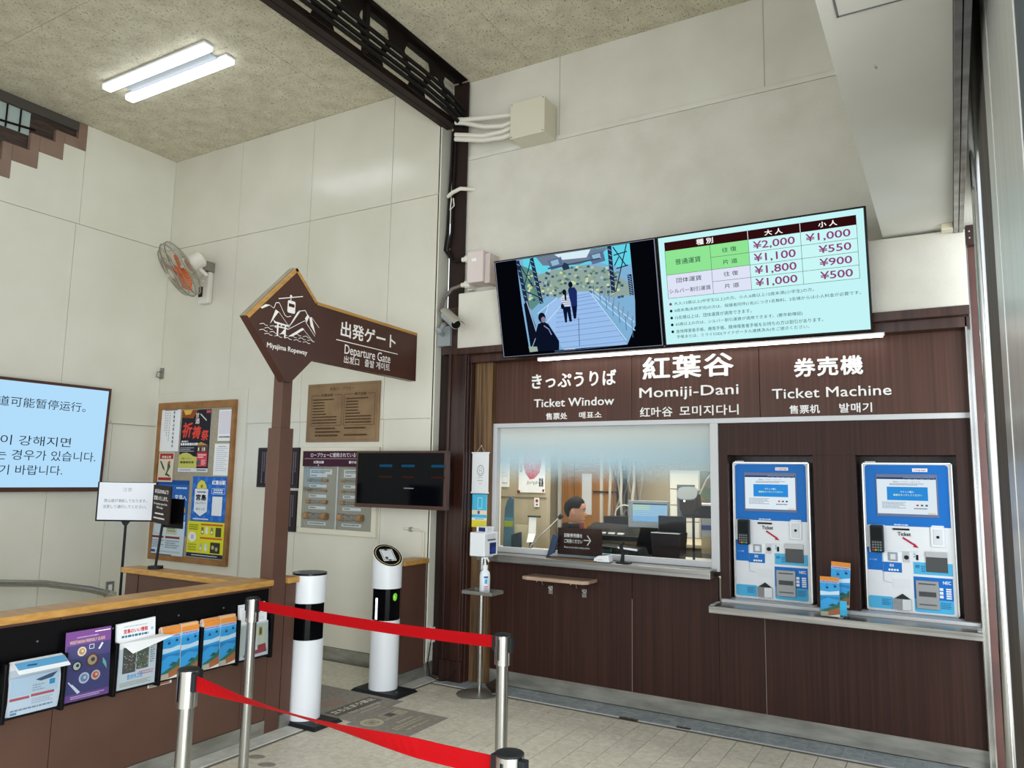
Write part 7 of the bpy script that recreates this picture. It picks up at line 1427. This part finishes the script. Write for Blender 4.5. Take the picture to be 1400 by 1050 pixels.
mc = thing('gooseneck_microphone', 'silver gooseneck microphone leaning right towards the clerk', 'microphone', (-3.18, 5.8, 0.966))
m = MB(); m.cyl((-3.18, 5.8, 0.967), (-3.18, 5.8, 0.99), 0.045, n=20); m.build('microphone_base', M['rubber'], mc, smooth=True)
m = MB(); m.tube([(-3.18, 5.8, 0.98), (-3.165, 5.8, 1.03), (-3.03, 5.8, 1.155), (-2.90, 5.8, 1.27)], 0.007, 8); m.build('flexible_neck', M['chrome'], mc, smooth=True)
m = MB(); m.lathe((-2.905, 5.8, 1.262), [(0, 0), (0.014, 0.004), (0.019, 0.02), (0.019, 0.045), (0, 0.055)], 14, axis=(0.75, 0, 0.66)); m.build('microphone_head', M['rubber'], mc, smooth=True)
kp2 = thing('desk_keypad', 'grey keypad phone lying on the office desk near the microphone', 'phone', (-3.08, 5.75, 0.966)); m = MB(); m.prism([(-3.15, 5.62, 0.967), (-3.0, 5.62, 0.967), (-3.05, 5.85, 0.967), (-3.17, 5.85, 0.967)], (0, 0, 0.03)); m.build('keypad_body', paint('#a3a7a8', 0.4), kp2, 0.003)
m = MB()
for i in range(3):
    for j in range(4): m.box(-3.135 + 0.033 * i, -3.113 + 0.033 * i, 5.65 + 0.04 * j, 5.675 + 0.04 * j, 0.9975, 1.002)
m.build('keys', M['rubber'], kp2)['kind'] = 'stuff'
# on the ledge outside the glass
sg = thing('counter_sign', 'small brown sign with white arrow pointing to the ticket machines, on the window ledge', 'sign', (-2.43, 5.2, 1.011))
m = MB(); m.box(-2.612, -2.25, 5.205, 5.211, 1.035, 1.232); m.build('sign_plate', textured('brown_sign_plate', '#33201b', '#3d2620', (1, 1, 1), 2, 2, 0.4, spec=0.1), sg, 0.001)
m = MB(); m.box(-2.612, -2.17, 5.200, 5.2025, 1.02, 1.222); m.build('acrylic_front', M['acrylic'], sg); m = MB(); m.box(-2.60, -2.20, 5.19, 5.23, 1.011, 1.034); m.build('sign_foot', M['acrylic'], sg)
f = Flat((-2.612, 5.2045, 1.035), EX, EZ); f.text('自動券売機を', 0.055, 0.128, 0.205, 0.158, '#e6e0da', 0.02); f.text('ご利用ください', 0.055, 0.085, 0.205, 0.115, '#e6e0da', 0.02); f.text('Please use the ticket vending machine', 0.055, 0.045, 0.265, 0.062, '#d8d0c8', 0.01); f.line([(0.215, 0.112), (0.27, 0.112)], 0.006, '#e6e0da'); f.line([(0.245, 0.148), (0.272, 0.112), (0.245, 0.076)], 0.007, '#e6e0da'); f.finish(sg, 'arrow', 'sign_text')
wm = MB(); wm.box(-2.63, -2.24, 5.085, 5.185, 1.0105, 1.0155); tag(wm.build('counter_mat', textured('tan_mat', '#73563c', '#866748', (1, 1, 1), 4, 3, 0.7), None, 0.001), 'thin tan mat on the ledge in front of the small brown arrow sign', 'mat')
db = thing('folded_tray', 'dark blue slanted document holder at the left end of the small arrow sign', 'holder', (-2.63, 5.17, 1.011)); m = MB(); m.prism([(-2.685, 5.16, 1.012), (-2.62, 5.16, 1.045), (-2.585, 5.16, 1.17), (-2.63, 5.16, 1.185)], (0, 0.02, 0)); m.build('holder_panel', paint('#263a56', 0.35), db, 0.002); m = MB(); m.box(-2.68, -2.60, 5.14, 5.20, 1.0112, 1.0165); m.build('holder_foot', paint('#1c2634', 0.4), db)
cd = thing('payment_reader', 'small white payment reader with sloped dark screen on the ledge', 'card reader', (-2.19, 5.11, 1.011))
m = MB(); m.prism([(-2.265, 5.09, 1.011), (-2.265, 5.09, 1.032), (-2.235, 5.09, 1.052), (-2.15, 5.09, 1.062), (-2.143, 5.09, 1.011)], (0, 0.075, 0)); m.build('reader_body', M['white'], cd, 0.005)
m = MB(); m.obox((-2.197, 5.127, 1.0595), (0.036, 0, 0.0045), (0, 0.026, 0), (0, 0, 0.0015)); m.build('reader_screen', M['rubber'], cd)
f = Flat((-2.255, 5.0895, 1.02), EX, EZ); f.small(0.02, 0.004, 0.06, 0.010, 1, '#8a949c', 1); f.finish(cd, 'reader_marks')
ps = thing('phone_stand', 'black phone stand with white bar on the ledge, right of the white payment reader', 'stand', (-2.06, 5.13, 1.011)); m = MB(); m.box(-2.10, -2.00, 5.10, 5.17, 1.011, 1.020); m.build('stand_foot', M['rubber'], ps, 0.002)
m = MB(); m.tube([(-2.065, 5.14, 1.02), (-2.06, 5.14, 1.07), (-2.075, 5.14, 1.13), (-2.05, 5.14, 1.155)], [0.016, 0.012, 0.014, 0.008], 10); m.build('stand_neck', M['rubber'], ps, smooth=True)
m = MB(); m.cyl((-2.10, 5.15, 1.115), (-1.955, 5.15, 1.105), 0.007, n=10); m.build('white_bar', M['white'], ps, smooth=True)
eq = thing('desk_equipment', 'low dark equipment with cables on the office desk, right of the clerk', 'equipment', (-2.35, 5.75, 0.966)); m = MB(); m.prism([(-2.62, 5.66, 0.967), (-2.12, 5.66, 0.967), (-2.16, 5.66, 1.06), (-2.50, 5.66, 1.075)], (0, 0.24, 0)); m.build('equipment_body', paint('#15191a', 0.4), eq, 0.006)
m = MB(); m.box(-2.48, -2.36, 5.63, 5.659, 0.98, 1.05); m.build('equipment_screen', paint('#23383c', 0.2), eq)
m = MB(); m.tube([(-2.1, 5.62, 0.98), (-1.95, 5.55, 0.985), (-1.7, 5.56, 0.99), (-1.5, 5.55, 0.975)], 0.010, 6); m.tube([(-1.9, 5.60, 0.98), (-1.7, 5.58, 1.0), (-1.55, 5.6, 0.98)], 0.008, 6); m.build('desk_cables', M['cable'], eq, smooth=True)

# ================================================================== THE CLERK
def skin_mesh(name, nodes, edges, level=2):      # evaluated skin mesh as plain vertices and faces
    me = bpy.data.meshes.new(name); me.from_pydata([n[0] for n in nodes], edges, []); o = bpy.data.objects.new(name, me); C.objects.link(o)
    sk = o.modifiers.new('skin', 'SKIN'); sk.use_smooth_shade = True
    me.skin_vertices or None
    for i, n in enumerate(nodes):
        r_ = n[1]; me.skin_vertices[0].data[i].radius = r_ if isinstance(r_, tuple) else (r_, r_)
        me.skin_vertices[0].data[i].use_root = (i == 0)
    sb = o.modifiers.new('sub', 'SUBSURF'); sb.levels = sb.render_levels = level
    bpy.context.view_layer.update(); dg = bpy.context.evaluated_depsgraph_get(); e = o.evaluated_get(dg); em = e.to_mesh()
    vs = [v.co.copy() for v in em.vertices]; fs = [tuple(p.vertices) for p in em.polygons]; e.to_mesh_clear(); bpy.data.objects.remove(o); bpy.data.meshes.remove(me)
    return vs, fs
PX, PY = -2.885, 6.04
def W3(f_, l_, z): return Vector((PX + f_ * 0.965 - l_ * 0.26, PY + l_ * 0.965 + f_ * 0.26, z))    # f_ towards the machines, l_ away from the window
body = thing('person', 'seated clerk with short black hair in a black jacket, in profile behind the ticket window', 'person', (PX, PY, 0.45))
ch = thing('office_chair', 'dark office chair under the seated clerk', 'chair', (PX - 0.05, PY, 0))
m = MB(); m.box(PX - 0.28, PX + 0.2, PY - 0.23, PY + 0.23, 0.42, 0.49); m.build('seat', M['rubber'], ch, 0.02)
m = MB(); m.box(PX - 0.34, PX - 0.29, PY - 0.2, PY + 0.2, 0.5, 0.95); m.build('backrest', M['rubber'], ch, 0.015)
m = MB(); m.cyl((PX - .05, PY, 0.08), (PX - .05, PY, 0.42), 0.025, n=12); m.build('gas_column', M['chrome'], ch)
for k in range(5):
    a = 2 * math.pi * k / 5; m = MB(); m.tube([(PX - .05, PY, 0.1), (PX - .05 + 0.28 * math.cos(a), PY + 0.28 * math.sin(a), 0.06)], 0.018, 8); m.ball((PX - .05 + 0.28 * math.cos(a), PY + 0.28 * math.sin(a), 0.03), 0.029, 10, 6); m.build('caster_leg', M['rubber'], ch, smooth=True)
# skeleton (seated, arms forward on the desk)
N_, E_ = [], []
def nd(p, r_, par=None):
    N_.append((p, r_)); 
    if par is not None: E_.append((par, len(N_) - 1))
    return len(N_) - 1
pel = nd(W3(0, 0, 0.60), (0.13, 0.12)); bel = nd(W3(0.0, 0, 0.76), (0.125, 0.12), pel); cst = nd(W3(0.01, 0, 0.97), (0.13, 0.115), bel); nkb = nd(W3(0.0, 0, 1.125), (0.075, 0.075), cst); nk = nd(W3(0.012, 0, 1.175), 0.064, nkb); nd(W3(0.02, 0, 1.25), 0.06, nk)
for sd in (-1, 1):
    sh_ = nd(W3(0.0, 0.165 * sd, 1.095), 0.062, cst); el = nd(W3(0.10, 0.24 * sd, 0.89), 0.045, sh_); wr = nd(W3(0.34, 0.16 * sd, 0.992), 0.026, el); pm = nd(W3(0.40, 0.15 * sd, 0.985), (0.030, 0.014), wr)
    for q in range(4):
        o_ = (q - 1.5) * 0.019; L_ = (0.032, 0.038, 0.036, 0.028)[q]
        a_ = nd(W3(0.425, 0.15 * sd + o_, 0.99), 0.0088, pm); b_ = nd(W3(0.425 + L_, 0.15 * sd + o_ * 1.15, 0.994), 0.0082, a_); nd(W3(0.425 + L_ * 1.75, 0.15 * sd + o_ * 1.2, 0.977), 0.0072, b_)
    t1 = nd(W3(0.385, 0.15 * sd - 0.035 * sd, 0.985), 0.010, pm); nd(W3(0.415, 0.15 * sd - 0.058 * sd, 0.980), 0.0085, t1)
    hp = nd(W3(0.03, 0.09 * sd, 0.57), 0.085, pel); kn = nd(W3(0.42, 0.12 * sd, 0.545), 0.062, hp); an = nd(W3(0.40, 0.12 * sd, 0.12), 0.042, kn); nd(W3(0.54, 0.13 * sd, 0.055), (0.04, 0.03), an)
bv, bf = skin_mesh('body_form', N_, E_, 2)
# head: rings of a shaped skull with face, facing +f
def interp(tab, z):
    for (z0, a0), (z1, a1_) in zip(tab[:-1], tab[1:]):
        if z0 <= z <= z1: t = (z - z0) / (z1 - z0); t = t * t * (3 - 2 * t) * 0.4 + t * 0.6; return a0 + (a1_ - a0) * t
    return tab[0][1] if z < tab[0][0] else tab[-1][1]
front = [(-0.118, 0.045), (-0.110, 0.070), (-0.098, 0.080), (-0.085, 0.074), (-0.070, 0.081), (-0.062, 0.079), (-0.045, 0.080), (-0.02, 0.080), (0.0, 0.074), (0.012, 0.080), (0.022, 0.086), (0.05, 0.084), (0.08, 0.070), (0.10, 0.048), (0.115, 0.018), (0.118, 0.0)]
back = [(-0.118, 0.035), (-0.09, 0.055), (-0.06, 0.070), (-0.02, 0.088), (0.02, 0.096), (0.06, 0.088), (0.09, 0.062), (0.11, 0.03), (0.118, 0.0)]
side = [(-0.118, 0.036), (-0.10, 0.052), (-0.07, 0.064), (-0.03, 0.072), (0.0, 0.075), (0.04, 0.076), (0.075, 0.064), (0.10, 0.042), (0.113, 0.018), (0.118, 0.0)]
HC = W3(0.025, 0, 1.322); fw2 = Vector((0.965, 0.26, 0)); lf2 = Vector((-0.26, 0.965, 0)); RN = 44
def hpt(th, z, k=1.0):
    c_, s_ = math.cos(th), math.sin(th); fr_, bk_, sd_ = interp(front, z), interp(back, z), interp(side, z)
    x = (fr_ if c_ > 0 else bk_) * (abs(c_) ** (0.85)) * (1 if c_ > 0 else -1); y = sd_ * (abs(s_) ** 0.9) * (1 if s_ > 0 else -1)
    a = abs(math.atan2(s_, c_))
    if -0.05 < z < 0.012:      # nose
        t = (0.012 - z) / 0.05; nz = (0.026 * min(1, t) if t < 1 else 0.026 * max(0, 1 - (t - 1) / 0.24)); x += nz * math.exp(-(a / 0.16) ** 2)
    x += 0.006 * math.exp(-((z + 0.066) / 0.006) ** 2) * math.exp(-(a / 0.28) ** 2) + 0.006 * math.exp(-((z + 0.080) / 0.006) ** 2) * math.exp(-(a / 0.25) ** 2)   # lips
    x -= 0.008 * math.exp(-((z - 0.0) / 0.011) ** 2) * math.exp(-((a - 0.42) / 0.16) ** 2)      # eye sockets
    x += 0.004 * math.exp(-((z - 0.022) / 0.008) ** 2) * math.exp(-((a - 0.42) / 0.25) ** 2)
    return HC + (fw2 * x + lf2 * y) * k + EZ * z * (1 + (k - 1) * 1.0)
RZ = [-0.118 + 0.236 * i / 46 for i in range(47)]
hv = [hpt(2 * math.pi * j / RN, z) for z in RZ for j in range(RN)]
hf = [(i * RN + j, i * RN + (j + 1) % RN, (i + 1) * RN + (j + 1) % RN, (i + 1) * RN + j) for i in range(46) for j in range(RN)]
hf += [tuple(range(RN - 1, -1, -1))]
m = MB(); m.add(bv, bf); m.add(hv, hf)
for sd in (-1, 1):      # ears
    c = HC + lf2 * 0.080 * sd - fw2 * 0.010 - EZ * 0.012; vs = []
    for i in range(9):
        for j in range(14):
            ph = math.pi * i / 8; t = 2 * math.pi * j / 14; e_ = 0.7 if math.sin(ph) > 0.3 else 1
            vs.append(c + lf2 * sd * (0.012 * math.cos(ph) - 0.5 * (math.cos(t) * math.sin(ph)) * 0.016) + (fw2 * math.cos(t) * 0.017 - fw2 * 0.006 * math.sin(t)) * math.sin(ph) + EZ * math.sin(t) * 0.032 * math.sin(ph) - lf2 * sd * (0.006 * (1 - math.cos(ph)) if math.sin(ph) < .5 and math.cos(ph) > 0 else 0))
    m.add(vs, [(i * 14 + j, i * 14 + (j + 1) % 14, (i + 1) * 14 + (j + 1) % 14, (i + 1) * 14 + j) for i in range(8) for j in range(14)])
skin = textured('skin', '#a9785c', '#b98769', (1, 1, 1), 9, 4, 0.5, spec=0.3)
m.build('body', skin, body, smooth=True)
# hair: cap over the skull
vs = []; fs = []; ok = {}
ZR = [-0.07 + 0.191 * i / 30 for i in range(31)]
def hairline(th):
    a = abs(math.atan2(math.sin(th), math.cos(th)))
    if a < 0.75: return 0.066
    if a < 1.15: return 0.066 - 0.045 * (a - 0.75) / 0.4
    if a < 1.75: return 0.021 + 0.008 * (a - 1.15)
    if a < 2.2: return 0.026 - 0.075 * (a - 1.75) / 0.45
    return -0.05
for i, z in enumerate(ZR):
    for j in range(RN):
        th = 2 * math.pi * j / RN; zz = max(z, hairline(th)); k_h = 1.0 + 0.085 * min(1, max(0, (zz - hairline(th)) / 0.03)) + 0.01
        vs.append(hpt(th, min(zz, 0.1179), k_h))
for i in range(30):
    for j in range(RN):
        if ZR[i + 1] > hairline(2 * math.pi * j / RN): fs.append((i * RN + j, i * RN + (j + 1) % RN, (i + 1) * RN + (j + 1) % RN, (i + 1) * RN + j))
m = MB(); m.add(vs, fs); m.build('hair', textured('short_black_hair', '#080707', '#141212', (60, 60, 6), 3, 4, 0.7, bump=0.3, bscale=80, spec=0.12), body, smooth=True)
for sd in (-1, 1):
    c = HC + fw2 * 0.0655 + lf2 * 0.031 * sd + EZ * 0.001
    m = MB(); m.ball(c, 0.0105, 12, 8); m.build('eye', paint('#b9aea4', 0.4), body, smooth=True)
    m = MB(); m.ball(c + fw2 * 0.0075 + lf2 * 0.002 * sd, 0.0058, 10, 6); m.build('iris', paint('#20140f', 0.3), body, smooth=True)
    m = MB(); m.tube([c + fw2 * 0.014 + EZ * 0.019 - lf2 * 0.016 * sd, c + fw2 * 0.017 + EZ * 0.023, c + fw2 * 0.004 + EZ * 0.018 + lf2 * 0.016 * sd], [0.003, 0.0045, 0.0028], 6); m.build('eyebrow', paint('#1c1513', 0.7), body, smooth=True)
m = MB(); m.tube([HC + fw2 * 0.078 + lf2 * 0.020 - EZ * 0.073, HC + fw2 * 0.0855 - EZ * 0.0725, HC + fw2 * 0.078 - lf2 * 0.020 - EZ * 0.073], [0.001, 0.0032, 0.001], 6); m.build('lips', paint('#94564a', 0.5), body, smooth=True)
# jacket, red collar and trousers
N_, E_ = [], []
a0 = nd(W3(0, 0, 0.58), (0.165, 0.15)); a1_ = nd(W3(0.0, 0, 0.76), (0.155, 0.145), a0); a2 = nd(W3(0.01, 0, 0.97), (0.17, 0.15), a1_); a3 = nd(W3(0.0, 0, 1.115), (0.125, 0.105), a2); nd(W3(0.003, 0, 1.185), 0.088, a3)
for sd in (-1, 1):
    b0 = nd(W3(0.0, 0.185 * sd, 1.095), 0.085, a2); b1_ = nd(W3(0.09, 0.255 * sd, 0.895), 0.068, b0); b2 = nd(W3(0.22, 0.20 * sd, 0.95), 0.050, b1_); nd(W3(0.325, 0.165 * sd, 1.0), 0.040, b2)
jv, jf = skin_mesh('jacket_form', N_, E_, 2)
m = MB(); m.add(jv, jf); m.build('jacket', textured('black_jacket_cloth', '#121214', '#1f1f22', (1, 1, 1), 12, 4, 0.7, bump=0.2, bscale=20), body, smooth=True)
m = MB(); m.lathe(W3(0.016, 0, 1.155), [(0.090, 0), (0.078, 0.035), (0.073, 0.060), (0.068, 0.05)], 24); m.build('red_collar', paint('#6e1a20', 0.6), body, smooth=True)
m = MB(); m.lathe(W3(-0.004, 0, 1.15), [(0.104, 0), (0.094, 0.04), (0.088, 0.066), (0.080, 0.055)], 24); m.build('jacket_collar', paint('#151517', 0.7), body, smooth=True)
N_, E_ = [], []
a0 = nd(W3(0, 0, 0.60), (0.16, 0.13))
for sd in (-1, 1):
    h0 = nd(W3(0.05, 0.10 * sd, 0.575), 0.098, a0); k0 = nd(W3(0.42, 0.125 * sd, 0.55), 0.076, h0); nd(W3(0.40, 0.125 * sd, 0.13), 0.058, k0)
tvs, tfs = skin_mesh('trouser_form', N_, E_, 1)
m = MB(); m.add(tvs, tfs); m.build('trousers', paint('#17181c', 0.7), body, smooth=True)
for sd in (-1, 1):
    m = MB(); p = W3(0.47, 0.13 * sd, 0.04); m.ball(p, 0.05, 14, 8, (2.5, 1.0, 0.9)); m.build('shoe', M['rubber'], body, smooth=True)
m = MB(); m.obox(W3(0.15, -0.13, 1.03), fw2 * 0.018, EZ * 0.004, -lf2 * 0.003); m.build('chest_mark', paint('#d8d8da', 0.5), body)

for o_ in list(bpy.data.objects):
    if o_.type == 'MESH' and len(o_.data.polygons) == 0: bpy.data.objects.remove(o_)
